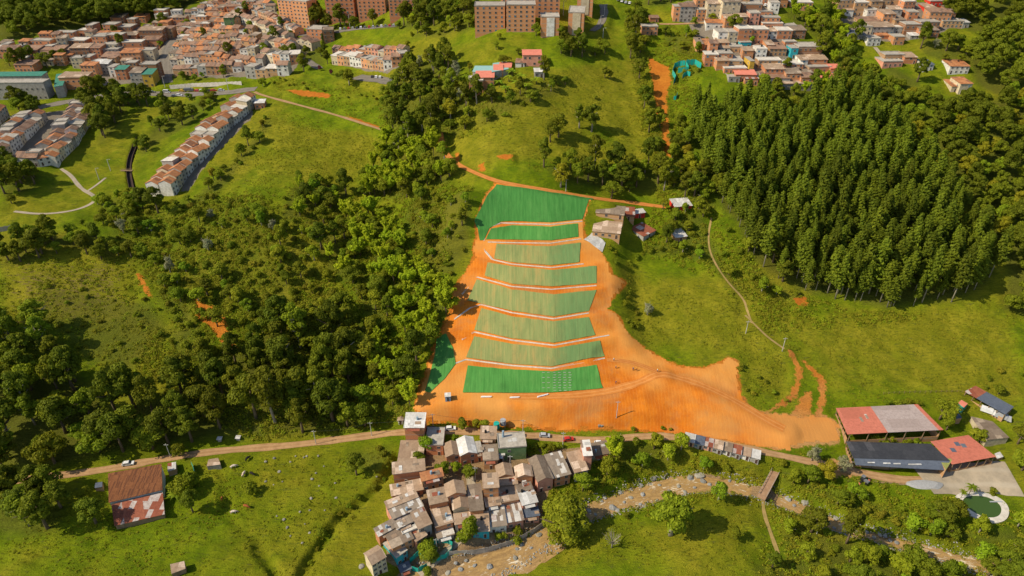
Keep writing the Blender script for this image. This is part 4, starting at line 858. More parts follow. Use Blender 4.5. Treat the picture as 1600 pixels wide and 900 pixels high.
def row_px(pts, uw, d, h, group, where, walls, roofs, facing='cam', vary=.3, roof='gx', winp=.9, gap=.02, two=False):
    P = dens(pline(pts), .5); s = np.r_[0, np.cumsum(np.linalg.norm(np.diff(P[:, :2], axis=0), axis=1))]; n = max(1, int(s[-1] / uw)); items = []
    for i in range(n):
        t = (i + .5) * s[-1] / n; q = np.array([np.interp(t, s, P[:, k]) for k in range(2)]); q2 = np.array([np.interp(t + .4, s, P[:, k]) for k in range(2)]); xv = q2 - q
        if np.linalg.norm(xv) < 1e-6: continue
        items.append((q, xv / np.linalg.norm(xv)))
    for i, (q, xv) in enumerate(items):
        yv = np.array((-xv[1], xv[0]))
        for side_ in ((0, 1) if two else (0,)):
            dd = d * HR.uniform(.9, 1.1); c = q + yv * (dd / 2 if not side_ else d * 1.5 + .3); yaw = math.atan2(xv[1], xv[0]); hz = h * HR.choice((.8, 1, 1, 1.15)) * HR.uniform(1 - vary * .3, 1 + vary * .3)
            if not side_: fl_ = 'front'
            wall = HR.choice(walls); rm_ = HR.choice(roofs); rk = roof if rm_.startswith('roof_tile') else HR.choice(('mono', 'flat')) ; rm2 = rm_ if rk != 'flat' else 'concrete'
            zb = float(min(hh(c[0], c[1]), hh(q[0], q[1]) + .6)); 
            building(c[0], c[1], zb, s[-1] / n - gap, dd, hz, yaw + (math.pi if side_ else 0), wall=wall, roof=rk, rmat=rm2, desc=f'{WALLN[wall]} row house {where}{" back side" if side_ else ""}, {ordn(i)} along', group=group, exact=True, name='row_house', side=(i in (0, n - 1)), winp=winp, cols=2, tank=False)

def village():
    A, B, C, D = Zm(570, 760, 6.667), Zm(600, 640, 6.667), Zm(740, 660, 6.667), Zm(690, 730, 6.667); g = 'houses of the riverside village'
    def r(Z, fl, fr, bl, h, wall, roof, rmat, desc, **k): roof_px(Z(*fl), Z(*fr), Z(*bl), h, wall=wall, roof=roof, rmat=rmat, desc=desc, group=g, exact=True, winp=k.pop('winp', .6), side=False, clutter=True, **k)
    r(B, (215,185), (410,185), (235,55), 9.5, 'brick', 'mono', 'roof_light', 'tall narrow brick house with big white roof beside the dirt road', floors=3, cols=2, winp=.35)
    r(B, (150,545), (390,545), (205,355), 3.6, 'brick', 'mono', 'roof_fibre', 'long low grey roofed house directly below the tall white-roofed one', cols=3)
    r(B, (100,668), (420,628), (120,565), 6, 'brick', 'mono', 'roof_fibre', 'wide two storey brick house with white eave at the pasture edge', cols=4)
    r(B, (400,742), (612,690), (395,680), 5.8, 'brick_tan', 'mono', 'roof_tile', 'two storey brick house with orange tiled roof and six front windows', cols=3, winp=1, rise=1.0)
    r(B, (88,895), (400,830), (115,790), 3.2, 'brick', 'mono', 'roof_fibre', 'low grey roof below the wide white-eaved brick house', cols=3)
    r(B, (435,372), (610,372), (455,205), 5.5, 'brick', 'flat', 'concrete', 'brick house with dark flat slab roof right of the tall white-roofed house', cols=2)
    r(B, (650,490), (790,470), (612,370), 5.2, 'brick', 'gy', 'roof_fibre', 'gabled brick house left of the bright white and blue roof', cols=2)
    r(B, (800,478), (960,450), (762,325), 5.4, 'brick', 'gy', 'roof_light', 'house with bright white and pale blue gabled roof in the upper village', cols=2)
    r(B, (962,450), (1025,440), (945,345), 5.0, 'brick', 'flat', 'concrete', 'narrow brick house with small white tank beside the bright white gable', cols=1)
    r(B, (1008,300), (1160,303), (990,190), 6.2, 'brick_orange', 'mono', 'roof_fibre', 'orange brick house at the dirt road beside a green water tank', cols=2)
    r(B, (1042,530), (1185,520), (1028,392), 5.0, 'brick_tan', 'mono', 'roof_dark', 'worn brick house with dark patched roof above the village garden', cols=3)
    r(B, (1200,405), (1478,385), (1180,265), 6.5, 'green_wall', 'flat', 'concrete', 'large concrete slab-roofed building with mossy green front wall by the road', cols=4, name='house')
    r(B, (1190,470), (1250,470), (1186,398), 4.0, 'grey_wall', 'mono', 'roof_light', 'tiny house with rounded white roof squeezed left of the concrete slab', cols=1)
    r(B, (1190,703), (1340,683), (1130,600), 4.0, 'brick_orange', 'gy', 'roof_fibre', 'small gabled house with pale patch on its roof, mid village', cols=2)
    r(B, (1382,705), (1545,690), (1320,608), 5.5, 'brick_orange', 'gy', 'roof_fibre', 'gabled house with plain orange brick front, mid village', cols=2, winp=0)
    r(B, (1040,815), (1190,805), (1000,690), 8.6, 'brick_orange', 'mono', 'roof_fibre', 'tall orange brick house with yellow side wall and two red windows', cols=1, floors=3, winp=1)
    r(B, (1180,790), (1385,770), (1185,715), 4.0, 'brick_tan', 'mono', 'roof_fibre', 'low ochre house tucked behind the tall orange brick house', cols=3)
    r(C, (670,615), (825,580), (580,400), 6, 'salmon_wall', 'gy', 'roof_dark', 'long salmon-edged house with brown gabled roof beside the giant tree', cols=2)
    r(C, (848,575), (1005,535), (765,368), 5.2, 'brick', 'mono', 'roof_patch', 'house with patchwork sheet roof right of the long salmon-edged house', cols=2)
    r(C, (1060,520), (1190,490), (958,348), 5.4, 'grey_wall', 'mono', 'roof_fibre', 'grey house with white gutter behind the giant tree', cols=2)
    r(C, (1150,345), (1232,340), (1095,212), 8, 'salmon_wall', 'mono', 'roof_stripe', 'narrow salmon house with red and white striped roof at village top', cols=1)
    r(C, (1238,352), (1425,315), (1215,240), 3, 'grey_wall', 'mono', 'roof_dark', 'low wide dark roofed house at the village end under the parked white car', cols=3)
    r(C, (512,860), (662,825), (465,722), 5.6, 'salmon_wall', 'mono', 'roof_light', 'salmon house with big plain white roof left of the giant tree', cols=2)
    r(C, (470,720), (610,690), (450,660), 4.5, 'brick', 'mono', 'roof_dark', 'thin dark roof strip behind the big plain white roof', cols=2)
    r(D, (62,305), (245,270), (30,190), 6, 'brick', 'gy', 'roof_fibre', 'upper of two gabled grey roofs in the third village column', cols=2)
    r(D, (125,440), (285,418), (75,318), 5, 'cream_wall', 'gy', 'roof_fibre', 'lower of two gabled grey-brown roofs with a pale green awning', cols=2)
    r(D, (300,455), (432,440), (272,222), 5, 'brick_orange', 'mono', 'roof_dark', 'long dark brown roof with orange brick front and cluttered left terrace', cols=2, winp=.2)
    r(D, (145,595), (302,572), (140,500), 4, 'grey_wall', 'mono', 'roof_fibre', 'house with brown-grey roof below the pale green awning', cols=2)
    r(D, (330,672), (492,660), (300,500), 3.8, 'turquoise_wall', 'mono', 'roof_fibre', 'grey roofed house with turquoise front wall facing the river', cols=2)
    r(D, (622,368), (800,332), (600,215), 4, 'brick_orange', 'mono', 'roof_fibre', 'low orange brick house with pale brown roof above the striped roof', cols=3, winp=.3)
    r(D, (470,410), (610,385), (445,330), 4, 'brick_orange', 'mono', 'roof_fibre', 'small roof at the foot of the tall orange brick house', cols=2)
    r(D, (500,622), (672,600), (475,440), 3.8, 'white_wall', 'mono', 'roof_patch', 'low house with half white patched roof above the river bank', cols=2)
    r(D, (680,575), (850,545), (632,415), 3.8, 'salmon_wall', 'mono', 'roof_stripe', 'house with white and brown striped roof near the river bank', cols=2)
    r(D, (872,520), (1015,498), (855,430), 3.8, 'salmon_wall', 'mono', 'roof_slate', 'salmon terrace house with blue-grey roof at the river wall', cols=3, winp=1)
    r(A, (682,188), (858,150), (640,65), 5.5, 'brick', 'mono', 'roof_fibre', 'tan roofed house with plain brick front right of the dark village alley', cols=2, winp=.1)
    r(A, (745,420), (915,370), (688,258), 4.5, 'brick', 'mono', 'roof_fibre', 'square brown roofed house below the plain brick front', cols=2)
    r(A, (765,540), (925,495), (748,432), 3, 'grey_wall', 'mono', 'roof_patch', 'low cluttered patchwork roof just above the turquoise fence', cols=2)
    r(A, (245,228), (545,110), (222,165), 6, 'salmon_wall', 'mono', 'roof_fibre', 'long house with salmon gable trim at the top of the left cluster', cols=4)
    r(A, (300,335), (600,200), (250,245), 5.2, 'salmon_wall', 'mono', 'roof_patch', 'long patchwork roofed house second from top in the left cluster', cols=4)
    r(A, (340,440), (500,360), (295,355), 5, 'white_wall', 'mono', 'roof_patch', 'pale patched roof in the middle of the left cluster', cols=2)
    r(A, (565,440), (690,385), (485,285), 5.6, 'grey_wall', 'mono', 'roof_fibre', 'house with broad brown-grey roof at right of the left cluster', cols=2)
    r(A, (150,515), (340,410), (140,430), 5, 'brick', 'mono', 'roof_patch', 'white patched roof house at the pasture edge of the left cluster', cols=2)
    r(A, (400,500), (560,430), (380,400), 4.2, 'white_wall', 'flat', 'concrete_light', 'small white flat-roofed house inside the left cluster', cols=2)
    r(A, (290,640), (500,540), (220,520), 5, 'brick_orange', 'mono', 'roof_dark', 'large grey-brown roof with orange side wall low in the left cluster', cols=3)
    r(A, (535,570), (640,505), (475,470), 4.4, 'salmon_wall', 'mono', 'roof_fibre', 'small roof with salmon trim above the lane of the left cluster', cols=2)
    r(A, (330,745), (440,665), (180,620), 4.5, 'turquoise_wall', 'flat', 'concrete', 'half-built flat roof with turquoise front at the bottom of the left cluster', cols=2)
    r(A, (75,815), (215,730), (45,680), 7, 'cream_wall', 'gx', 'roof_fibre', 'three storey house with peaked roof and balconies at the village foot', cols=3, floors=3, winp=1)
    r(A, (380,893), (478,852), (368,825), 2.4, 'grey_wall', 'mono', 'roof_slate', 'small blue-grey shed at the lower end of the lane', cols=0, name='shed')
    # green water tank and silver tank by the road
    for (x, y, m_, d_, rr) in ((776,673,'tarp','round green water tank on a stand beside the dirt road', 1.3), (786,668,'metal_grey','grey water tank on a stand beside the dirt road', 1.3)):
        P = hit(x, y); o = thing('water_tank', P); MB().tube([(0,0,2),(0,0,4.2)], [rr, rr * .9], m_, 12).build('tank', o); b = MB()
        for a, c in ((-.8,-.8),(.8,-.8),(.8,.8),(-.8,.8)): b.tube([(a, c, -.5), (a, c, 2)], [.08, .08], 'metal_grey', 4)
        b.build('stand', o); tag(o, d_, 'water tank', None, x, y, True)
def quad_roof(cor, hs, mats, desc, wall='brick_tan', name='shed', cat='shed', open_=False, posts=0, group=None):
    """building on a four-cornered plan: fl, fr, br, bl roof corners in the photo and their heights; roof split left to right into materials"""
    mid = (sum(c[0] for c in cor) / 4, sum(c[1] for c in cor) / 4); h = sum(hs) / 4; z = hit(*mid)[2] + h
    for _ in range(8): P = at_z(mid[0], mid[1], z); z = .5 * z + .5 * (float(hh(P[0], P[1])) + h)
    zb = z - h; Q = [at_z(c[0], c[1], zb + k) for c, k in zip(cor, hs)]; C = sum(Q) / 4; root = thing(name, (C[0], C[1], zb)); L = [Vector(q - np.array((C[0], C[1], zb))) for q in Q]; PLACED.append((C[0], C[1], (L[0] - L[2]).length * .36))
    wm = MB(); fl, fr, br, bl = L; ins_ = [p * .97 for p in L]; lo = [Vector((p.x * .97, p.y * .97, -4)) for p in L]; up = [Vector((p.x * .97, p.y * .97, p.z - .05)) for p in L]
    if open_:
        for a, b_ in ((0, 1), (1, 2), (2, 3), (3, 0)):
            for k in range(5): q = up[a].lerp(up[b_], k / 5 + .02); wm.box(q.x - .12, q.x + .12, q.y - .12, q.y + .12, -2, q.z, 'wood')
        for a, b_ in ((1, 2), (2, 3), (3, 0)):
            p, q = up[a], up[b_]; wm.hexa([(p.x, p.y, -3), (q.x, q.y, -3), (q.x * .985, q.y * .985, -3), (p.x * .985, p.y * .985, -3), (p.x, p.y, 2.0), (q.x, q.y, 2.0), (q.x * .985, q.y * .985, 2.0), (p.x * .985, p.y * .985, 2.0)], wall)
        p, q = up[0], up[1]; wm.hexa([(p.x, p.y, -3), (q.x, q.y, -3), (q.x * .985, q.y * .985, -3), (p.x * .985, p.y * .985, -3), (p.x, p.y, 1.0), (q.x, q.y, 1.0), (q.x * .985, q.y * .985, 1.0), (p.x * .985, p.y * .985, 1.0)], wall)
    else: wm.hexa(lo + up, wall)
    wm.build('wall', root); t0 = 0
    for (m_, t1) in mats:
        a, b_, c, d_ = fl.lerp(fr, t0), fl.lerp(fr, t1), bl.lerp(br, t1), bl.lerp(br, t0); q = [a, b_, c, d_]; MB().hexa([(p.x, p.y, p.z) for p in q] + [(p.x, p.y, p.z + .16) for p in q], m_).build('roof', root); t0 = t1
    tag(root, desc, cat, group, mid[0], mid[1], True); return root, L
def farm():
    r_, L = quad_roof([(1324,679),(1474,672),(1434,632),(1306,638)], [4.6]*4, [('roof_red', .42), ('roof_faded', .95), ('roof_red', 1)], 'broad farm shed with half red and half faded grey-pink roof', open_=True)
    fl, fr, br, bl = L
    for a, b_ in ((.30, .52), (.40, .62)):
        c = fl.lerp(fr, a * .75).lerp(bl.lerp(br, a * .75), b_); MB().box(c.x - .5, c.x + .5, c.y - 1.3, c.y + 1.3, c.z + .17, c.z + .24, 'roof_patch').build('skylight', r_)
    r_, L = quad_roof([(1333,716),(1484,720),(1454,694),(1322,690)], [5.0,5.0,4.6,4.6], [('roof_black', 1)], 'long shed with dark charcoal roof beside the farm yard', open_=True)
    c = np.array([at_z(x, y, r_.location.z + k) for (x, y, k) in ((1337,727,3.6),(1477,735,3.6),(1484,720.5,4.9),(1334,716.5,4.9))]) - np.array(r_.location); MB().hexa([tuple(p) for p in c] + [(p[0], p[1], p[2] + .14) for p in c], 'roof_slate').build('lean_to_roof', r_)
    for k in range(4):
        t = (.18, .35, .46, .62)[k]; p = c[0] * (1 - t) + c[1] * t; q = c[3] * (1 - t) + c[2] * t; m_ = p * .55 + q * .45; MB().box(m_[0] - 1.4, m_[0] + (3.5 if k == 3 else 1.2), m_[1] - .25, m_[1] + .25, m_[2] + .1, m_[2] + .3, 'roof_light').build('skylight', r_)
    r_, L = quad_roof([(1488,726),(1556,714),(1513,680),(1454,690)], [4.6]*4, [('roof_red', 1)], 'square farm shed with salmon red roof and two grey skylights', open_=True); fl, fr, br, bl = L
    for a, b_ in ((.62, .62), (.52, .72), (.30, .52)):
        c = fl.lerp(fr, a).lerp(bl.lerp(br, a), b_); MB().box(c.x - .9, c.x + .9, c.y - 1, c.y + 1, c.z + .17, c.z + .24, 'roof_slate').build('skylight', r_)
    quad_roof([(1478,734),(1487,720),(1486,717),(1466,716)], [4.4]*4, [('roof_yellowgreen', 1)], 'small yellow-green roof piece between charcoal and red sheds', name='shelter')
    quad_roof([(1571,648),(1584,636),(1524,603),(1507,612)][::-1][2:] + [(1507,612),(1524,603)][::1] if False else [(1507,612),(1571,648),(1584,636),(1524,603)], [3.2,3.2,3.4,3.4], [('roof_rust', .30), ('roof_slate', 1)], 'long narrow shed with rusty left end and blue-grey roof', open_=True)
    quad_roof([(1497,630),(1506,637),(1512,631),(1502,625)], [2.6]*4, [('roof_salmon', 1)], 'tiny green hut with salmon roof near the parked trucks', wall='tarp', name='hut', cat='hut')
    quad_roof([(1542,688),(1577,684),(1551,659),(1517,651)], [3.2,3.2,3.8,3.8], [('roof_dark', 1)], 'farmhouse with dark brown pitched roof at the right edge', wall='cream_wall', name='house', cat='house')
    quad_roof([(1493,655),(1503,653),(1496,644),(1488,646)], [2.8]*4, [('roof_slate', 1)], 'little shelter with blue-grey roof left of the dark farmhouse', name='shelter')
    quad_roof([(1558,717),(1568,714),(1562,706),(1554,709)], [1.6]*4, [('roof_light', 1)], 'low white-roofed lean-to at the corner of the salmon red shed', name='shelter')
    # pond
    c = hit(1535, 792); z = float(hh(c[0], c[1])) + .35; root = thing('fish_pond', (c[0], c[1], z)); n = 40; V = []; F = []
    rim = MB(); rx, ry = 6.4, 4.9
    for k in range(n):
        a0, a1 = 2 * math.pi * k / n, 2 * math.pi * (k + 1) / n; f = lambda a, s, h: (math.cos(a) * rx * s * (1 + .05 * math.sin(3 * a)), math.sin(a) * ry * s * (1 + .05 * math.sin(3 * a)), h)
        rim.hexa([f(a0, 1, -2), f(a0, 1.42, -2), f(a1, 1.42, -2), f(a1, 1, -2), f(a0, 1, .25), f(a0, 1.42, .12), f(a1, 1.42, .12), f(a1, 1, .25)], 'concrete_light')
    rim.build('rim', root); MB().poly([(math.cos(2 * math.pi * k / n) * rx * 1.02, math.sin(2 * math.pi * k / n) * ry * 1.02, .08) for k in range(n)], 'pond_water').build('water', root)
    MB().box(3.6, 8.0, 1.6, 2.1, .1, .35, 'metal_grey').build('jetty', root); tag(root, 'round fish pond of green water with a pale concrete rim', 'pond', None, 1535, 792, True); PLACED.append((c[0], c[1], 9))
    # gravel heap, tractor
    c = hit(1443, 757); V = []; F = []; b = MB()
    pts = [[(math.cos(a) * 7.5 * s * (1 + .1 * math.sin(a * 3)), math.sin(a) * 2.7 * s, hgt) for a in np.linspace(0, 2 * math.pi, 20, endpoint=False)] for s, hgt in ((1, -.3), (.7, .35), (.3, .5))]
    for q in range(2):
        for k in range(20): b.poly([pts[q][k], pts[q][(k + 1) % 20], pts[q + 1][(k + 1) % 20], pts[q + 1][k]], 'gravel_grey')
    b.poly(pts[2], 'gravel_grey'); o = b.build('gravel_heap', None, True); o.location = c; tag(o, 'low heap of grey gravel spread beside the farm yard', 'gravel heap', None, 1443, 757, True)
    P = hit(1350, 753); o = thing('tractor', P, .6); MB().box(-.5,.5,-1.6,.2,.7,1.5,'paint_grey').box(-.4,.4,-1.7,-.2,1.5,1.6,'paint_grey').build('body', o); MB().box(-.6,.6,.2,1.3,.8,2.4,'glass').box(-.7,.7,.1,1.4,2.4,2.5,'paint_grey').build('cab', o)
    for x, y, r0 in ((-.8,.9,.75),(.8,.9,.75),(-.7,-1.2,.45),(.7,-1.2,.45)): MB().tube([(x-.18,y,r0),(x+.18,y,r0)],[r0,r0],'rubber',12).build('wheel', o)
    tag(o, 'dark tractor parked in the scrub below the charcoal shed', 'tractor', None, 1350, 753, True)
    for i, (x, y) in enumerate(((1343,756),(1358,751))):
        P = hit(x, y); o = thing('drum', P); MB().tube([(0,0,-.2),(0,0,.9)],[.4,.4],'roof_salmon',10).build('barrel', o); MB().tube([(0,0,.9),(0,0,.96)],[.42,.42],'rubber',10).build('lid', o); tag(o, f'orange-red drum {("left","right")[i]} of the dark tractor', 'drum', None, x, y, True)
def huts():
    k = dict(group='huts beside the netted slope', exact=True, side=False)
    roof_px((932,332),(974,336),(934,322),2.5, wall='brick_tan', roof='mono', rmat='roof_dark', name='hut', cat='hut', desc='long dark-roofed hut right of the tallest green net', cols=4, **k)
    roof_px((974.5,337),(991,338),(976,326),2.4, wall='brick_tan', roof='mono', rmat='roof_rust', name='hut', cat='hut', desc='small hut with rust and white patched roof, middle of the joined three', cols=1, **k)
    roof_px((992,334),(1008,332),(993,321),2.9, wall='red_wall', roof='mono', rmat='roof_light', name='hut', cat='hut', desc='pale roofed hut with red front wall ending the joined three', cols=1, **k)
    roof_px((927,361),(968,365),(929,347),3.0, wall='brick_tan', roof='mono', rmat='roof_fibre', name='hut', cat='hut', desc='wide pale grey-roofed hut above the plastic sheet', cols=4, **k)
    roof_px((1006,369),(1024,360),(995,355),2.4, wall='grey_wall', roof='mono', rmat='roof_rust', name='hut', cat='hut', desc='tilted hut with red and white rusty roof among the huts', cols=1, **k)
    roof_px((1056,371),(1073,369),(1053,360),2.5, wall='brick_tan', roof='mono', rmat='roof_light', name='hut', cat='hut', desc='small weathered hut in the bushes rightmost of the lower huts', cols=1, **k)
    roof_px((1055,323),(1081,321),(1056,313),2.6, wall='red_wall', roof='mono', rmat='roof_light', name='hut', cat='hut', desc='grey-roofed hut with red wall under the trees by the track end', cols=2, **k)
    q = [hit(*p) for p in ((912,375),(941,395),(946,380),(925,364))]; c = sum(q) / 4; V = []; n = 14
    for j in range(n):
        for i in range(n):
            s, t = i / (n - 1), j / (n - 1); p = q[0] * (1 - s) * (1 - t) + q[1] * s * (1 - t) + q[2] * s * t + q[3] * (1 - s) * t; V.append((p[0], p[1], float(hh(p[0], p[1])) + .3 + .15 * float(N1(np.array(p[0]), np.array(p[1])))))
    V = np.array(V) - c; o = link('plastic_sheet', mesh_np('plastic_sheet', V, [(j * n + i, j * n + i + 1, (j + 1) * n + i + 1, (j + 1) * n + i) for j in range(n - 1) for i in range(n - 1)], ['roof_light'], smooth_=True)); o.location = c; tag(o, 'grey plastic sheet spread on the soil at the right edge of the terraces', 'plastic sheet', None, 928, 380, True)
    W = [('brick_orange','roof_light','leftmost'),('grey_wall','roof_slate','second'),('salmon_wall','roof_rust','third'),('grey_wall','roof_fibre','fourth'),('white_wall','roof_dark','fifth'),('grey_wall','roof_rust','sixth'),('white_wall','roof_fibre','seventh'),('grey_wall','roof_light','rightmost')]
    for i, (wl, rf, nm) in enumerate(W):
        t0, t1 = i / 8, (i + 1) / 8; f = lambda t, dy: (1070 + 117 * t, 688 + 29 * t + dy)
        roof_px(f(t0, 0), f(t1 - .005, 0), (f(t0, 0)[0] + 1.5, f(t0, 0)[1] - 10.5), 2.5 + .25 * (i % 2), wall=wl, roof='mono', rmat=rf, name='shack', cat='shack', cols=2, desc=f'{nm} of the eight joined shacks below the dirt road, {ROOFN[rf]}', group='shacks below the dirt road', exact=True, side=False)
def old_farmhouse():
    r_, L = quad_roof([(170,786),(254,766),(252.5,725),(169,740)], [3.9,3.9,6.6,6.6], [('roof_tile_farm', 1)], 'old farmhouse with ribbed brown tile roof by the left dirt road', wall='white_wall', name='farmhouse', cat='house')
    quad_roof([(179,822),(257.5,804),(254.5,770),(174,789)], [2.6,2.6,3.5,3.5], [('roof_rust', .2), ('roof_rust', .6), ('roof_rust', 1)], 'long rusty sheet-roofed annex in front of the old farmhouse', wall='wood', name='annex', cat='house')
    quad_roof([(262,737),(275,733),(275,722),(262,724)], [2.6]*4, [('roof_rust', .5), ('roof_light', 1)], 'small rusty-roofed shed right of the old farmhouse')
    quad_roof([(268,897),(290,889),(288,877),(266,882)], [2.2,2.2,2.6,2.6], [('roof_fibre', 1)], 'lone grey-roofed cattle shed in the pasture at the bottom', wall='wood')
    quad_roof([(323,729),(345,726),(341,716),(326,718)], [1.6,1.6,2.2,2.2], [('roof_fibre', 1)], 'small stone shelter with arched front beside the grazing cows', wall='rock', name='shelter')
    quad_roof([(148,763),(160,761),(160,753),(149,755)], [2.0]*4, [('roof_slate', 1)], 'tiny blue-roofed lean-to left of the old farmhouse', wall='wood', name='shelter')

def towers():
    def t(xl, xr, yt, yb, d, desc, yaw=0, floors=6, cols=5, wall='brick_orange', **k):
        o = face_px(xl, xr, yt, yb, d, yaw, wall=wall, roof='flat', rmat='concrete', floors=floors, cols=cols, desc=desc, name='apartment_block', cat='apartment block', group='brick apartment blocks', exact=True, door=False, winp=1.0, **k); return o
    def panel(o, mat, frac=.45, off=0.0):
        me = o.children[0]; xs = [v.co for v in me.data.vertices]; x0 = min(v.x for v in xs); x1 = max(v.x for v in xs); y0 = min(v.y for v in xs); z1 = max(v.z for v in xs); c = (x0 + x1) / 2 + off * (x1 - x0); w_ = (x1 - x0) * frac
        MB().box(c - w_ / 2, c + w_ / 2, y0 - .14, y0 + .02, .5, z1 - .8, mat).build('wall_panel', o)
    t(742.5,789,9.5,51.5,13,'six storey brick apartment block standing alone at left on the hilltop lawn')
    t(791.5,836,8,50,13,'brick apartment block joined right of the leftmost hilltop block', floors=6)
    t(783,828,-14,26,13,'rear brick apartment block peeking over the two hilltop blocks', floors=7, cols=5); t(829,874,-14,29,13,'right half of the rear brick block above the hilltop lawn', floors=7, cols=5)
    o = t(845,873,27,58,12,'narrow brick block end with tall whitish panel on the hilltop', cols=0, floors=5); panel(o, 'white_wall', .42, .02)
    o = t(887,911,20,56,20,'slender brick block with cream panel at the right of the hilltop', cols=0, floors=6, yaw=-.12); panel(o, 'cream_wall', .5, .02)
    o = t(901,925,-14,24,20,'rear slender brick block with cream panel at the top edge', cols=0, floors=6, yaw=-.12); panel(o, 'cream_wall', .5, 0)
    t(437,462,1,34,14,'left wing of the angled orange brick block beside the town', yaw=-.35, floors=7, cols=4, wall='brick_orange'); o = t(461,486,2,44,14,'right wing of the angled orange brick block beside the town', yaw=-.35, floors=7, cols=4, wall='brick_orange')
    t(512,556,-22,35,14,'leftmost of the three tall brown apartment slabs at the top edge', floors=9, cols=6, wall='brick'); t(561,604,-22,30,14,'middle of the three tall brown apartment slabs at the top edge', floors=9, cols=6, wall='brick'); t(609,650,-22,26,14,'rightmost of the three tall brown apartment slabs at the top edge', floors=9, cols=6, wall='brick')
    face_px(480,506,46,62,12,-.2, wall='brick', roof='flat', rmat='concrete', cols=4, desc='low brick hall below the apartment slabs, left part', name='hall', cat='hall', exact=True); face_px(506,523,48,67,12,.2, wall='brick_brown', roof='flat', rmat='roof_dark', cols=2, desc='taller dark brick end of the low hall beside the lawn', name='hall', cat='hall', exact=True)

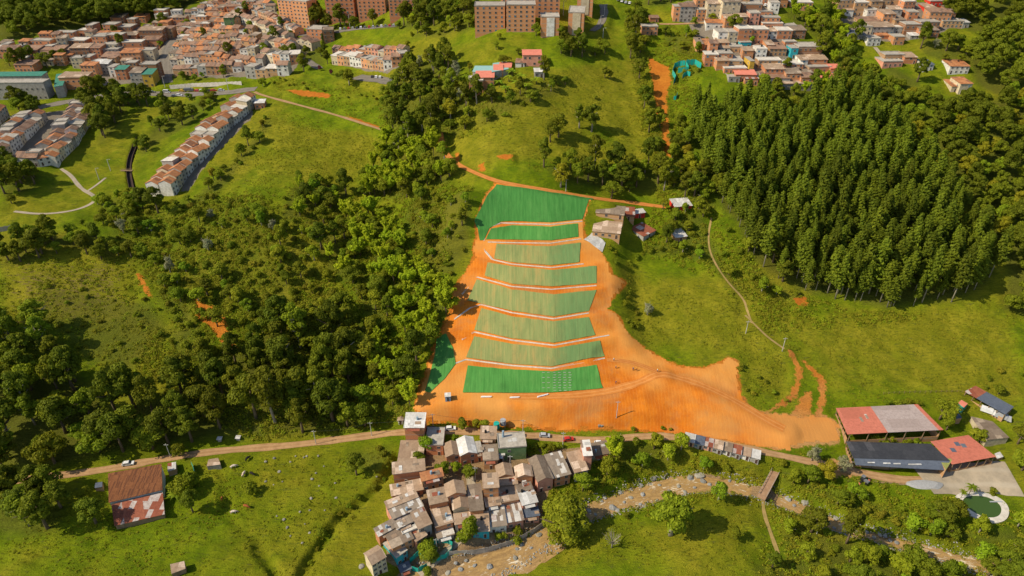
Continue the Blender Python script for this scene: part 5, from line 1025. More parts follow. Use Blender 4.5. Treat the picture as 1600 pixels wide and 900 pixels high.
def faces(Z, lst, group, where, roofs=None):
    for it in lst:
        xl, xr, yt, yb, wall = it[:5]; a = Z(xl, yt); b = Z(xr, yb); rm_ = it[5] if len(it) > 5 else HR.choice(('concrete', 'concrete', 'roof_fibre', 'roof_dark', 'concrete_light', 'roof_tile_old')); rk = 'flat' if rm_.startswith('concrete') else 'mono'
        face_px(a[0], b[0], a[1], b[1], HR.uniform(7, 12), HR.uniform(-.08, .08), wall=wall, roof=rk, rmat=rm_, desc='@' + where, group=group, winp=.8, tank=HR.random() < .15)
def towns():
    R = Zm(1050, 0, 5.697); o, b_, w_, g, c, t = 'brick_orange', 'brick', 'white_wall', 'grey_wall', 'cream_wall', 'brick_tan'
    faces(R, [(60,200,60,195,g),(5,65,60,190,o),(215,330,90,190,o),(300,430,35,190,c),(430,590,15,185,c),(210,300,-30,70,o),(460,560,165,270,o),(560,660,150,250,t),(575,700,260,390,b_),(700,840,265,390,b_,'concrete_light'),(490,625,290,400,c),(400,490,290,390,w_),(300,450,205,258,w_,'roof_tile'),
              (620,790,40,120,'brick_brown'),(785,950,160,230,b_),(840,930,280,350,w_),(930,1060,275,350,b_),(1060,1180,270,345,'brick_brown'),(680,770,120,220,'salmon_wall'),(770,890,105,150,b_),(215,270,390,460,o),(275,360,400,450,o,'roof_tile'),(285,400,490,590,b_),(400,530,480,560,b_),(390,500,540,620,o),(500,620,545,610,t),(460,660,610,655,b_,'concrete_light'),(620,715,450,530,o),
              (715,790,425,470,o),(860,1010,435,500,t),(830,900,400,470,o),(760,960,540,610,t),(820,985,615,690,b_),(975,1160,575,635,b_),(1045,1110,430,520,'turquoise_wall'),(1110,1320,420,512,'brick_brown'),(1130,1200,535,600,w_),(1200,1370,530,600,b_),(1000,1130,655,750,o),(1130,1240,690,790,o),(1100,1250,650,700,b_),(800,1040,695,750,g),(560,740,665,725,b_,'roof_salmon'),(500,600,690,730,g),
              (1400,1530,610,670,b_,'roof_salmon'),(1300,1560,690,735,g,'roof_salmon'),(1210,1410,600,650,t),(400,500,380,450,o),(420,510,430,480,'turquoise_wall'),(510,620,420,470,t),(980,1100,230,270,b_),(800,980,210,262,b_),(920,1020,-10,70,o),(1040,1240,25,90,o),(1460,1600,0,110,t),(680,720,545,640,'yellow_wall'),(970,1250,745,800,g),(1060,1130,610,660,o),(590,680,-30,60,t),(600,700,380,430,'turquoise_wall'),(640,760,700,755,'brick','roof_rust')],
          'houses of the upper right brick town', 'in upper right town')
    T = Zm(1290, 0, 5.697)
    faces(T, [(95,235,5,110,t),(100,240,90,135,w_),(235,355,25,145,t),(355,465,95,170,w_),(480,560,0,85,t),(560,640,-20,75,t),(490,600,125,235,o),(560,660,85,170,g),(300,480,190,250,t),(300,400,240,310,c),(400,600,240,310,g),(600,700,180,250,t),(600,700,245,305,g),(690,830,220,310,'brick_brown'),(715,800,110,210,b_),(825,1000,200,275,'brick_brown'),(840,1000,270,330,b_),(900,1090,110,230,o),(1075,1145,90,180,'brick_brown'),(885,985,75,130,'red_wall'),(920,1030,12,60,'red_wall'),(1030,1210,190,250,t),
              (205,350,310,355,g,'roof_slate'),(360,480,345,410,w_),(450,560,315,350,b_,'roof_tile'),(595,690,330,400,o),(515,690,490,545,'brick_tan','concrete'),(500,680,550,600,'salmon_wall','concrete'),(690,800,510,570,b_,'roof_fibre'),(860,950,575,635,w_,'roof_slate'),(1090,1260,590,660,w_,'roof_tile'),(1170,1280,745,840,c,'roof_tile'),(1110,1180,770,820,c,'roof_tile'),(750,830,320,350,g,'roof_light'),(1210,1270,200,250,g,'roof_light')],
          'houses on the wooded top right slope', 'on top right slope')
    L = Zm(0, 0, 4); 
    faces(L, [(655,740,155,215,b_),(740,830,170,215,'brick_brown'),(885,1030,190,265,'brick_brown'),(700,780,110,150,b_),(840,915,105,140,b_,'roof_tile'),(975,1045,65,130,b_),(1090,1170,110,165,b_),(1230,1300,105,165,o),(1000,1060,140,185,o,'roof_tile'),(1310,1400,135,180,b_),(1120,1200,180,225,'brick_brown'),(455,570,300,365,'brick_brown'),(460,530,365,430,c),(530,580,360,420,b_),(640,740,280,320,c),(640,750,310,350,g),(645,770,355,405,b_,'roof_tile_old'),
              (770,890,330,400,o,'roof_tile'),(890,975,315,390,c),(900,1000,405,500,'brick_brown'),(910,970,465,545,'yellow_wall','roof_green'),(830,905,455,540,g),(735,800,435,500,b_,'roof_green'),(520,610,410,480,o,'roof_tile'),(600,690,400,460,g,'roof_light'),(690,730,420,480,w_),(385,560,480,540,b_,'roof_fibre'),(205,330,255,305,b_),(430,545,255,300,'brick_brown'),(340,385,215,285,o),(350,470,205,245,b_),(0,110,310,370,b_,'roof_tile_old'),(110,240,315,360,b_,'roof_tile_old'),(250,400,315,360,t,'roof_tile_old'),(395,460,310,350,g),
              (550,595,160,215,'brick_brown'),(500,550,190,225,b_),(100,220,405,450,b_,'roof_tile_old'),(780,900,265,320,b_,'concrete_light'),(680,780,220,290,b_),(900,1000,250,300,b_,'roof_tile_old'),(590,680,230,300,b_),(760,860,220,260,b_),(1410,1470,110,180,'green_wall'),(1330,1370,10,55,c),(1375,1420,0,60,b_),(1420,1540,40,80,b_,'roof_tile_old'),(1540,1600,10,70,b_),(1200,1300,60,100,b_),(1250,1330,85,120,g),(1060,1110,110,150,b_),(1170,1230,150,190,t),(1300,1390,80,120,b_),(0,60,270,300,b_),(1120,1190,230,270,w_),(280,340,290,330,b_),(560,640,300,360,b_),(240,310,340,385,g)],
          'houses of the upper left town', 'in upper left town')
    W = ['cream_wall', 'white_wall', 'brick_orange', 'brick', 'grey_wall', 'brick_tan']; Rf = ['roof_tile_old', 'roof_tile_old', 'roof_tile', 'roof_tile_old', 'roof_dark']
    rows = [([(273,121),(320,118),(378,112)],'lowest'),([(268,106),(345,101),(412,104)],'second'),([(266,94),(340,90),(400,89)],'third'),([(272,82),(340,80),(412,79)],'fourth'),([(278,71),(340,69),(402,67)],'fifth'),([(280,60),(345,57),(396,55)],'sixth'),([(277,49),(345,45),(368,44)],'seventh'),([(300,39),(358,34)],'eighth'),([(290,28),(352,23)],'ninth'),([(315,16),(362,13),(420,17)],'tenth')]
    for pts, nm in rows: row_px(pts, 5.8, 8.0, 5.0, 'terraced rows of the upper left town', f'in the {nm} town row up', W, Rf, winp=.8)
    row_px([(374,36),(400,46),(447,68)], 5, 7, 5.5, 'white terraces beside the estate street', 'in the long slanting terrace', ['white_wall', 'cream_wall'], ['roof_tile_old']); row_px([(395,26),(430,38),(462,58)], 5.5, 7, 5, 'terraces beside the estate street', 'in the upper slanting terrace', W, Rf)
    row_px([(410,98),(440,104),(470,98)], 7, 8, 6, 'houses at the lower town corner', 'at the lower right town corner', ['cream_wall', 'white_wall', 'brick_orange'], ['concrete_light', 'roof_tile_old', 'roof_dark']); row_px([(385,122),(420,122),(452,118)], 7, 8, 6.5, 'houses at the lower town corner', 'facing the meadow below town', ['cream_wall', 'white_wall', 'brick_tan', 'grey_wall'], ['concrete_light', 'roof_tile_old'])
    row_px([(448,80),(470,76),(488,80)], 6, 8, 5.5, 'gabled cream houses by the tall cypress', 'left of the lawn', ['cream_wall', 'white_wall'], ['roof_tile_old'], roof='gy'); row_px([(410,70),(440,76),(455,84)], 6, 8, 5, 'houses at the lower town corner', 'near the town car park', W, Rf)
    row_px([(519,101),(560,104),(600,112)], 5.5, 8, 6.2, 'terraces above the small car park', 'in the front car park terrace', ['brick_orange', 'cream_wall', 'white_wall', 'brick_tan'], ['concrete_light', 'roof_tile_old', 'concrete']); row_px([(600,112),(622,104),(640,98)], 5.5, 8, 6, 'terraces above the small car park', 'right of the front car park terrace', ['cream_wall', 'brick_orange', 'white_wall'], ['roof_tile_old', 'concrete_light'])
    row_px([(520,86),(570,86),(630,88)], 5.5, 7, 4.6, 'terraces above the small car park', 'in the rear car park terrace', ['brick_orange', 'salmon_wall', 'cream_wall'], ['roof_tile_old', 'roof_tile', 'concrete'])
    k = dict(side=True, roof='gx')
    row_px([(272,306),(300,268),(325,245),(352,212),(380,185),(402,163)], 5.4, 7.5, 6.4, 'white town houses in the stepped estate row', 'in the stepped estate row', ['white_wall', 'white_wall', 'cream_wall', 'grey_wall'], ['roof_tile', 'roof_tile', 'roof_tile', 'concrete_light'], two=True)
    row_px([(92,262),(115,236),(135,205),(156,172)], 5.4, 7.5, 6.2, 'town houses in the long left estate rows', 'in the nearest left estate row', ['white_wall', 'grey_wall', 'cream_wall'], ['roof_tile_old', 'roof_tile', 'roof_tile_old', 'concrete'], two=True)
    row_px([(5,258),(30,236),(52,212),(76,188)], 5.4, 7.5, 6.0, 'town houses in the long left estate rows', 'in the second left estate row', ['white_wall', 'grey_wall', 'cream_wall'], ['roof_tile_old', 'roof_tile', 'concrete'], two=True); row_px([(-12,210),(5,192),(16,182)], 5.4, 7.5, 6, 'town houses in the long left estate rows', 'in the far left estate row', ['white_wall', 'grey_wall'], ['roof_tile_old', 'roof_tile'])
    row_px([(28,262),(60,262),(84,258)], 6, 8, 5.5, 'town houses in the long left estate rows', 'closing the left estate', ['yellow_wall', 'white_wall', 'grey_wall'], ['roof_tile_old', 'roof_tile'])
    M = Zm(700, 0, 5.697)
    for xl, xr, yt, yb, d_, wl, rf, ds in ((190,315,720,855,9,o,'concrete_light','orange brick house lowest of the stepped trio below the lawn'),(250,410,690,800,10,o,'roof_salmon','orange brick house with red roof in the middle of the stepped trio'),(410,490,625,690,9,o,'roof_salmon','highest orange brick house of the stepped trio'),(455,560,600,645,8,o,'roof_salmon','orange roofed house behind the stepped trio'),(665,830,490,590,9,'salmon_wall','roof_salmon','salmon two storey house with terrace roof below the hilltop lawn'),(600,680,560,600,7,w_,'roof_tile_old','small white house with brown tiles left of the salmon house'),(770,850,640,690,6,g,'roof_light','pale roofed hut among banana plants below the salmon house')):
        a, b2 = M(xl, yt), M(xr, yb); face_px(a[0], b2[0], a[1], b2[1], d_, HR.uniform(-.15, .05), wall=wl, roof='flat' if rf.startswith('conc') else 'mono', rmat=rf, desc=ds, exact=True, group='houses below the hilltop lawn', winp=.5)
    for q, d_ in (([(738,112),(768,116),(770,103),(742,103)], 'left'), ([(768,113),(795,108),(792,96),(770,99)], 'right')): quad_roof(q, [2.6]*4, [('turq_sheet', 1)], f'{d_} of the two pale turquoise greenhouse roofs below the lawn', wall='grey_wall', name='greenhouse', cat='greenhouse')
    face_px(1015,1029,28,35,6,0,wall='brick',roof='mono',rmat='roof_tile_old',desc='small brick hut on the lane at the top of the wooded ridge',exact=True,name='hut',cat='hut'); face_px(1002,1027,42,55,7,0,wall='brick_orange',roof='flat',rmat='concrete',desc='unfinished orange brick house below the ridge lane',exact=True)
    # school left
    face_px(-20,76,130,156,9,.03,wall='grey_wall',roof='flat',rmat='concrete',floors=2,cols=12,desc='long grey school building with dark strip windows at the left edge',exact=True,name='school',cat='school',winp=1,door=False); face_px(-20,68,119,131,8,.03,wall='grey_wall',roof='mono',rmat='roof_green',floors=1,cols=8,desc='rear school wing with long green roof at the left edge',exact=True,name='school_wing',cat='school')
    quad_roof([(84,136),(98,134),(106,114),(88,116)],[6]*4,[('roof_green',1)],'turquoise-green roofed school wing joining the two long blocks',wall='grey_wall',name='school_wing',cat='school')
    face_px(98,140,121,140,10,.05,wall='brick_orange',roof='mono',rmat='roof_fibre',floors=2,cols=5,desc='brick workshop with pale sheet roof right of the school',exact=True,name='workshop',cat='workshop')
    face_px(399,414,161,170,6,.1,wall='brick',roof='mono',rmat='roof_light',cols=2,desc='white-roofed kiosk at the start of the meadow track',exact=True,name='kiosk',cat='kiosk')
def fill(poly, step, group, where, smin=5, smax=8.5):
    W = pline(poly)
    for yy in np.arange(W[:, 1].min(), W[:, 1].max(), step):
        for xx in np.arange(W[:, 0].min(), W[:, 0].max(), step):
            x, y = xx + HR.uniform(-2, 2), yy + HR.uniform(-2, 2)
            if not bool(inside(np.array([x]), np.array([y]), W)[0]) or not free(x, y, 3.6) or bil(gx, gy, RD, np.array([x]), np.array([y]))[0] < 4: continue
            wl = HR.choice(('brick', 'brick_orange', 'brick_tan', 'brick_brown', 'cream_wall', 'white_wall')); rm_ = HR.choice(('concrete', 'roof_fibre', 'roof_tile_old', 'roof_tile', 'roof_dark', 'concrete_light'))
            building(x, y, float(hh(x, y)), HR.uniform(smin, smax), HR.uniform(smin, smax), HR.choice((3, 5.4, 5.6, 7.5)), HR.uniform(-.15, .15), wall=wl, roof='flat' if rm_.startswith('conc') else 'mono', rmat=rm_, desc='@' + where, group=group, tank=HR.random() < .15)
MATS['pond_water'] = None
def extra_mats():
    m, n, l, b = new_mat('pond_water'); b.inputs["Base Color"].default_value = (0.045, 0.085, 0.012, 1); b.inputs["Roughness"].default_value = 0.25; b.inputs["Specular IOR Level"].default_value = .4; bump(n, l, b, noise(n, l, worldpos(n), 1.5), .2, .1); MATS['pond_water'] = m
    plain('gravel_grey', (0.36, 0.36, 0.36), (0.27, 0.27, 0.26), scale=2); plain('turq_sheet', (0.22, 0.42, 0.40), (0.30, 0.45, 0.42))
extra_mats()
# ------------------------------------------------------------------ vegetation
def undergrowth(name, polys, density, mats, size, seed, skip_soil=True):
    """low ground cover nobody could count: one object of small leafy tufts"""
    r = np.random.default_rng(seed); VV = []; FF = []; MI = []; base = 0
    for poly, dn in polys:
        W = pline(poly); x0, x1, y0, y1 = W[:, 0].min(), W[:, 0].max(), W[:, 1].min(), W[:, 1].max(); n = int((x1 - x0) * (y1 - y0) * density * dn)
        x = r.uniform(x0, x1, n); y = r.uniform(y0, y1, n); k = inside(x, y, W); x, y = x[k], y[k]
        k = (bil(gx, gy, RD, x, y) > 1.0) & (bil(gx, gy, RIVD, x, y) > .3) & (bil(gx, gy, TW, x, y) < .4) & (bil(gx, gy, soil, x, y) < .5); cl = fbm(N2, x / 9, y / 9, 2); k &= cl > r.uniform(-.55, .25, len(x)); x, y = x[k], y[k]
        for (a, b, q) in PLACED:
            if q < 3 or a < x0 - 9 or a > x1 + 9 or b < y0 - 9 or b > y1 + 9: continue
            k = (x - a) ** 2 + (y - b) ** 2 > (q * .9) ** 2; x, y = x[k], y[k]
        z = hh(x, y); m = 26 if size > .6 else 11; s = size * r.uniform(.5, 1.4, len(x)) ** 1.3
        d = r.normal(0, 1, (len(x), m, 3)); d /= np.linalg.norm(d, axis=2)[..., None]; d[..., 2] = np.abs(d[..., 2]) * .9
        P = np.stack([x, y, z], 1)[:, None, :] + d * s[:, None, None] * r.uniform(.7, 1.05, (len(x), m, 1)); V, F = quad_cloud(P.reshape(-1, 3), d.reshape(-1, 3), .26 if size > .6 else .2, 1.2, r)
        mi = np.repeat(r.integers(0, len(mats), len(x)), m); VV.append(V); FF.append(F + base); MI.append(mi); base += len(V)
    if VV: o = link(name, mesh_np(name, np.concatenate(VV), np.concatenate(FF), mats, np.concatenate(MI))); o['kind'] = 'stuff'; o['label'] = {'undergrowth': 'low scrub and rank weeds over the rough slopes', 'pasture_tufts': 'scattered tussocks of coarse grass in the pastures'}[name]; o['category'] = 'undergrowth'
def vegetation():
    L = lone
    # --- trees that stand by themselves
    L('round', 1048, 836, 1.35, 'large round tree alone in the bright pasture south of the river', sz=1.05); L('huge', 880, 836, 1.55, 'giant yellow-green tree between the village and the river', sz=.66)
    L('bare', 956, 856, .85, 'small leafless tree in the pasture south of the river'); L('bright', 1122, 782, .85, 'bright lime tree on the south bank near the river path', sz=1.3)
    L('mid', 1147, 842, .6, 'small tree right of the large round pasture tree'); L('scrub', 978, 808, .8, 'bush on the south river bank left of the round tree')
    L('tall', 924, 206, .95, 'tall dark tree, left one on the slope above the netting', 0); L('tall', 905, 200, .8, 'shorter twin left of the tall dark slope tree', 1)
    L('dark', 872, 214, .95, 'broad dark tree at left of the slope grove above the netting'); L('dark', 860, 222, .8, 'low dark tree lowest in the slope grove above the netting')
    L('huge', 672, 98, .72, 'big rounded dark-leaved tree beside the hilltop lawn', sz=.85); L('yellow', 704, 188, 1.0, 'yellow-green round tree in the central valley', 0); L('tall', 660, 205, .9, 'tall thin-trunked tree left of the yellow-green valley tree', 1)
    L('yellow', 638, 78, .8, 'yellow-crowned tree at the end of the car park terrace', 1); L('yellow', 734, 112, .7, 'small golden tree by the turquoise greenhouse roofs', 1)
    L('tall', 632, 140, 1.0, 'tall pale-trunked tree right of the small car park', 1); L('tall', 645, 130, .9, 'leafy tree behind the pale-trunked car park tree', 1); L('round', 546, 133, .8, 'round olive tree left of the small car park')
    L('dark', 475, 112, .9, 'round dark tree at the lower right town corner'); L('purple', 518, 117, .55, 'small purple-leaved tree below the car park terraces'); L('purple', 500, 110, .5, 'purple bush-like tree left of the small purple-leaved tree')
    L('pine', 508, 88, .55, 'dark narrow cypress left of the car park terraces', sz=1.2); L('bright', 411, 135, .75, 'bright green round tree by the meadow track start')
    L('mid', 780, 62, .5, 'small dark tree on the hilltop lawn'); L('mid', 838, 56, .9, 'tree in front of the second hilltop block'); L('mid', 877, 58, .7, 'tree between the two slender hilltop blocks'); L('umbrella', 788, 104, .7, 'flat-topped tree by the greenhouse roofs'); L('mid', 775, 78, .55, 'low spreading tree midway down the hilltop lawn'); L('mid', 810, 86, .5, 'small feathery tree above the salmon house')
    L('tall', 850, 125, .85, 'slim tall tree right of the banana plants', 1); L('dark', 945, 122, .5, 'dark shrubby tree in the middle of the upper meadow'); L('dark', 953, 124, .4, 'small companion of the dark shrubby meadow tree'); L('mid', 883, 133, .55, 'low shaded tree on the meadow rim')
    L('mid', 930, 155, .3, 'tiny bush in the upper meadow'); L('umbrella', 955, 311, .95, 'flat-topped green tree at the track above the huts'); L('yellow', 1036, 328, .85, 'feathery yellow-green tree above the right huts', 1); L('yellow', 876, 292, 1.0, 'tall feathery tree directly above the track and nets', 0)
    L('grey', 1012, 492, .75, 'pale sparse tree on the dry slope right of the terraces'); L('round', 1326, 150, .9, 'round tree behind the plantation'); L('yellow', 1352, 252, .8, 'yellowish tree inside the right forest edge', 1)
    for i, (x, y, s) in enumerate(((963,411,.8),(984,413,.7),(995,404,.7),(952,389,.8),(962,396,.6))): L('bush', x, y, s, f'{ORD[i]} of five small bushes on the grass below the huts')
    L('umbrella', 1468, 655, 1.0, 'spreading tree between the big shed and the salmon hut'); L('mid', 1478, 672, .8, 'lower tree under the spreading tree by the big shed'); L('palm', 1515, 688, .7, 'palm beside the dark farmhouse'); L('mid', 1528, 690, .7, 'bushy tree in front of the dark farmhouse'); L('dark', 1590, 694, .8, 'dark bush at the right edge by the dark farmhouse')
    L('palm', 1512, 775, .75, 'palm at the left of the fish pond'); L('palm', 1500, 780, .6, 'smaller palm left of the pond palm'); L('banana', 1493, 790, 1.1, 'leafy plant at the lower left of the pond'); L('bush', 1552, 772, .8, 'dark bush above the fish pond'); L('mid', 1596, 735, 1.1, 'rounded tree at the right edge above the pond')
    for i, (x, y) in enumerate(((1368,689),(1380,690),(1392,689),(1418,694),(1431,693))): L('bush', x, y, .95, f'{ORD[i]} of five bushes between the two long sheds')
    for i, x in enumerate((1402,1412,1421,1431,1388)): L('bush', x, 633, .85, f'{ORD[i]} bush of the hedge behind the broad shed')
    L('yellow', 1290, 745, 1.05, 'sparse feathery tree left of the charcoal shed', 1); L('grey', 1315, 735, .9, 'thin grey-green tree right of the feathery tree'); L('grey', 1268, 720, .9, 'thin grey-green tree at the pad corner')
    L('bright', 668, 703, .95, 'bright green tree below the tall white-roofed house'); L('mid', 655, 722, .55, 'dark shaded tree below the bright village tree'); L('bright', 712, 738, .7, 'green tree in the village garden'); L('mid', 735, 745, .7, 'garden tree above the brown soil lot'); L('mid', 692, 740, .7, 'leafy tree left in the village garden')
    L('mid', 733, 840, .95, 'leafy green tree beside the turquoise-fronted house'); L('bright', 722, 850, .7, 'slender bright tree left of the leafy riverside one'); L('mid', 670, 866, .8, 'green tree between the two turquoise fences'); L('mid', 673, 882, .7, 'lower green tree inside the turquoise fence'); L('bush', 668, 896, .9, 'bush at the bottom end of the turquoise fence')
    for i, (x, y, s) in enumerate(((780,842,.9),(787,840,.8),(808,833,1.0),(806,849,.9),(825,836,.6))): L('bush', x, y, s, f'{ORD[i]} of five bushes along the river wall')
    L('mid', 758, 673, .6, 'bushy tree behind the orange brick house at the road'); L('yellow', 744, 671, .6, 'yellowish bushy tree by the orange cut bank', 1); L('mid', 722, 671, .6, 'small tree right of the parked white car'); L('bright', 711, 690, .45, 'little bright tree above the pale blue gable')
    for i, (x, y, s) in enumerate(((835,703,.9),(848,700,.9),(860,703,1.0),(872,700,.8),(828,710,.7),(852,710,.8))): L('bush', x, y, s, f'{ORD[i]} shrub of the patch right of the concrete slab house')
    L('mid', 288, 772, .9, 'leafy tree right of the old farmhouse'); L('banana', 278, 778, 1.3, 'banana plant close right of the old farmhouse'); L('dark', 302, 800, .75, 'dark tree lower right of the old farmhouse'); L('mid', 298, 760, .75, 'upper tree right of the old farmhouse'); L('mid', 135, 778, .6, 'small tree left of the old farmhouse'); L('dark', 150, 818, .85, 'dark tree at the lower left corner of the farmhouse'); L('bush', 390, 770, 1.5, 'bushy dark tree among the grazing cows'); L('dark', 558, 742, .75, 'dark tree shading the gully above the village'); L('mid', 280, 713, .7, 'green tree by the road above the rusty shed')
    L('mid', 130, 352, .35, 'small round bush alone on the park lawn'); L('mid', 1085, 42, .7, 'bright tree left of the upper right town'); L('mid', 1085, 60, .7, 'tree below the lane left of the upper right town'); L('mid', 1165, 15, .5, 'tree between brown houses at top right'); L('mid', 1281, 120, .5, 'small tree at the right tip of the brick town')
    for i, (x, y) in enumerate(((745,140),(756,134),(770,128),(780,136),(795,128),(806,136),(815,126),(822,140),(790,145),(838,132),(800,118))): L('banana', x, y, 1.5, f'{ORD[i]} banana plant in the grove below the salmon house')
    # --- stands
    W = wood
    dk = {'dark': 5, 'tall': 1.5, 'mid': 3.5}
    W([(1075,192),(1120,200),(1180,178),(1196,215),(1230,205),(1300,160),(1345,175),(1400,240),(1500,330),(1556,425),(1545,448),(1500,472),(1440,476),(1385,485),(1330,470),(1262,460),(1200,430),(1165,400),(1150,350),(1125,330),(1108,290)], 5.3, {'pine': 14, 'mid': .6, 'dark': .8, 'tall': .3}, .62, 1.16, 'in the pine plantation', cover_amt=.9, limit=296, jit=.47, skip=.05)
    mass(None, 1, ['pine'], .72, 1.15, 'pine_wood', 'rear part of the dense pine plantation below the brick town', [(x, y) for x, y, s in REST])
    mass([(1330,150),(1440,150),(1470,190),(1560,150),(1620,140),(1620,500),(1560,485),(1570,425),(1510,325),(1410,235),(1350,175)], 8.0, ['dark', 'dark', 'dark', 'mid', 'mid', 'mid', 'mid', 'bright', 'yellow'], .9, 1.2, 'hillside_forest', 'dense mixed forest covering the hillside right of the pine plantation')
    mass([(1545,60),(1620,30),(1620,140),(1560,150),(1520,130),(1510,90)], 10, ['dark', 'dark', 'dark', 'dark', 'dark', 'mid', 'mid'], .9, 1.3, 'hillside_forest', 'dark forest on the upper right edge above the villas'); mass([(1440,0),(1500,10),(1580,0),(1620,-20),(1620,30),(1540,58),(1500,45)], 11, ['dark', 'dark', 'dark', 'dark', 'dark', 'mid', 'mid'], .9, 1.3, 'corner_forest', 'dark wood filling the top right corner')
    W([(1205,15),(1300,25),(1330,45),(1340,85),(1310,115),(1290,120),(1270,60)], 8, {'mid': 2, 'bamboo': 2, 'dark': 1}, .9, 1.25, 'between the two right towns'); W([(1300,120),(1340,110),(1380,130),(1400,150),(1330,150),(1300,160)], 9, {'bamboo': 2, 'mid': 2, 'dark': 2}, .8, 1.2, 'right of the brick town tip')
    W([(1385,90),(1410,110),(1440,125),(1440,150),(1400,148),(1380,118)], 9, {'mid': 2, 'dark': 2, 'bush': 1}, .6, 1, 'below the terraced brick villa', skip=.3); W([(1430,60),(1500,70),(1540,90),(1520,110),(1480,100),(1440,85)], 9, {'dark': 2, 'mid': 2, 'grey': 1}, .6, 1.0, 'around the small white villas', skip=.35)
    mass([(0,-15),(330,-20),(300,12),(235,30),(180,42),(130,45),(60,58),(0,66),(-20,60)], 9.5, ['dark', 'dark', 'dark', 'dark', 'dark', 'dark', 'dark', 'mid'], 1.0, 1.45, 'dark_forest', 'dark forest along the top left edge behind the town')
    W([(130,160),(165,150),(195,158),(205,175),(190,200),(165,225),(150,230),(150,205),(140,185)], 9, {'dark': 5, 'mid': 1}, .9, 1.25, 'in the grove beside the left estate'); W([(150,155),(230,160),(235,168),(175,165)], 8, {'dark': 2, 'mid': 1}, .7, 1.1, 'along the street by the left grove')
    W([(235,158),(330,152),(345,160),(320,172),(250,172)], 8, {'mid': 2, 'dark': 1, 'bright': 1}, .6, .95, 'below the car-lined street', skip=.2); W([(245,185),(300,175),(325,172),(300,195),(262,215),(222,245),(212,240),(232,205)], 8, {'dark': 2, 'mid': 2}, .5, .9, 'left of the stepped estate row', skip=.3)
    W([(0,262),(70,275),(60,295),(20,310),(0,310)], 8, {'dark': 4, 'mid': 1}, .8, 1.2, 'below the left estate'); W([(25,160),(70,160),(65,185),(30,185)], 8, {'dark': 3, 'mid': 1}, .9, 1.2, 'before the school'); W([(0,88),(110,88),(105,108),(0,112)], 9, {'dark': 2, 'mid': 3}, .6, 1.0, 'behind the school'); W([(250,112),(370,120),(300,127),(255,125)], 7, {'mid': 2, 'bright': 1}, .45, .75, 'below the lowest town row', skip=.2)
    W([(290,320),(310,300),(350,265),(385,225),(418,180),(430,190),(400,235),(355,290),(320,325)], 6.5, {'mid': 2, 'bush': 3, 'yellow': .5, 'dark': 1}, .5, .9, 'right of the stepped estate row', skip=.3)
    W([(490,42),(600,33),(680,25),(700,38),(640,48),(560,46),(500,50)], 7.5, {'mid': 3, 'dark': 2, 'bright': 1}, .7, 1.1, 'before the tall apartment slabs'); W([(655,-15),(745,-15),(740,30),(735,52),(705,50),(690,30)], 8, {'mid': 3, 'dark': 2, 'bright': 1}, .8, 1.15, 'left of the leftmost hilltop block'); W([(485,25),(505,25),(508,45),(490,48)], 7, {'dark': 2, 'mid': 1}, .8, 1.1, 'beside the angled orange block')
    W([(645,52),(700,40),(715,52),(690,60),(640,60)], 6, {'mid': 2, 'bush': 2}, .6, .9, 'above the lawn terrace', skip=.2); W([(438,82),(500,75),(515,100),(470,108)], 7, {'mid': 2, 'dark': 1, 'grey': .5}, .5, .9, 'by the dark cypress', skip=.4); W([(520,110),(590,122),(570,130),(520,122)], 6, {'mid': 2, 'bush': 2}, .5, .8, 'below the car park terraces', skip=.1)
    W([(600,150),(640,100),(690,92),(720,110),(735,150),(750,165),(745,190),(715,215),(690,215),(665,240),(640,230),(610,210),(590,170)], 8.5, {'mid': 3, 'dark': 3, 'bright': 1.5, 'tall': 1, 'grey': .4}, .7, 1.15, 'in the central valley wood')
    W([(735,150),(790,150),(845,128),(905,122),(880,148),(820,170),(770,195),(745,200)], 7.5, {'mid': 3, 'bush': 3, 'bright': 2, 'dark': 1}, .6, 1.0, 'below the stepped orange houses', skip=.15); W([(870,78),(945,74),(950,84),(930,92),(880,92)], 5.5, {'mid': 3, 'dark': 1}, .7, .95, 'in the thicket before the slender blocks')
    W([(975,20),(1005,10),(1015,60),(1010,85),(1000,105),(1005,130),(1025,145),(1035,200),(1045,245),(1020,240),(1010,190),(1000,150),(985,110),(978,70)], 7.5, {'dark': 2, 'mid': 3, 'tall': .6, 'bush': 1}, .6, 1.05, 'on the narrow wooded ridge', skip=.1); W([(1000,-15),(1060,-15),(1055,8),(1000,12)], 9, {'dark': 3, 'mid': 1}, .9, 1.2, 'at the top middle edge')
    W([(1030,48),(1090,60),(1120,75),(1110,90),(1060,88),(1040,70)], 7, {'mid': 2, 'bush': 3, 'bright': 1}, .6, .9, 'left of the brick town', skip=.35); W([(1062,110),(1095,108),(1100,118),(1070,125)], 5, {'bush': 2, 'mid': 1}, .6, .9, 'inside the upper turquoise fence')
    W([(1190,128),(1290,135),(1400,150),(1340,165),(1300,160),(1235,200),(1195,205)], 8, {'mid': 3, 'dark': 2, 'bright': 1.5, 'bamboo': .6}, .7, 1.1, 'between the town and the pines')
    W([(1050,215),(1075,192),(1105,285),(1128,330),(1150,365),(1130,330),(1100,330),(1070,315),(1040,290),(1040,250)], 7.5, {'mid': 3, 'bright': 2, 'dark': 2, 'yellow': .6}, .7, 1.1, 'at the left foot of the pines'); W([(845,262),(930,262),(1000,255),(1045,262),(1060,300),(1000,305),(940,300),(870,288)], 7.5, {'dark': 3, 'mid': 3, 'bright': 1, 'tall': .6}, .7, 1.15, 'in the wood above the netting')
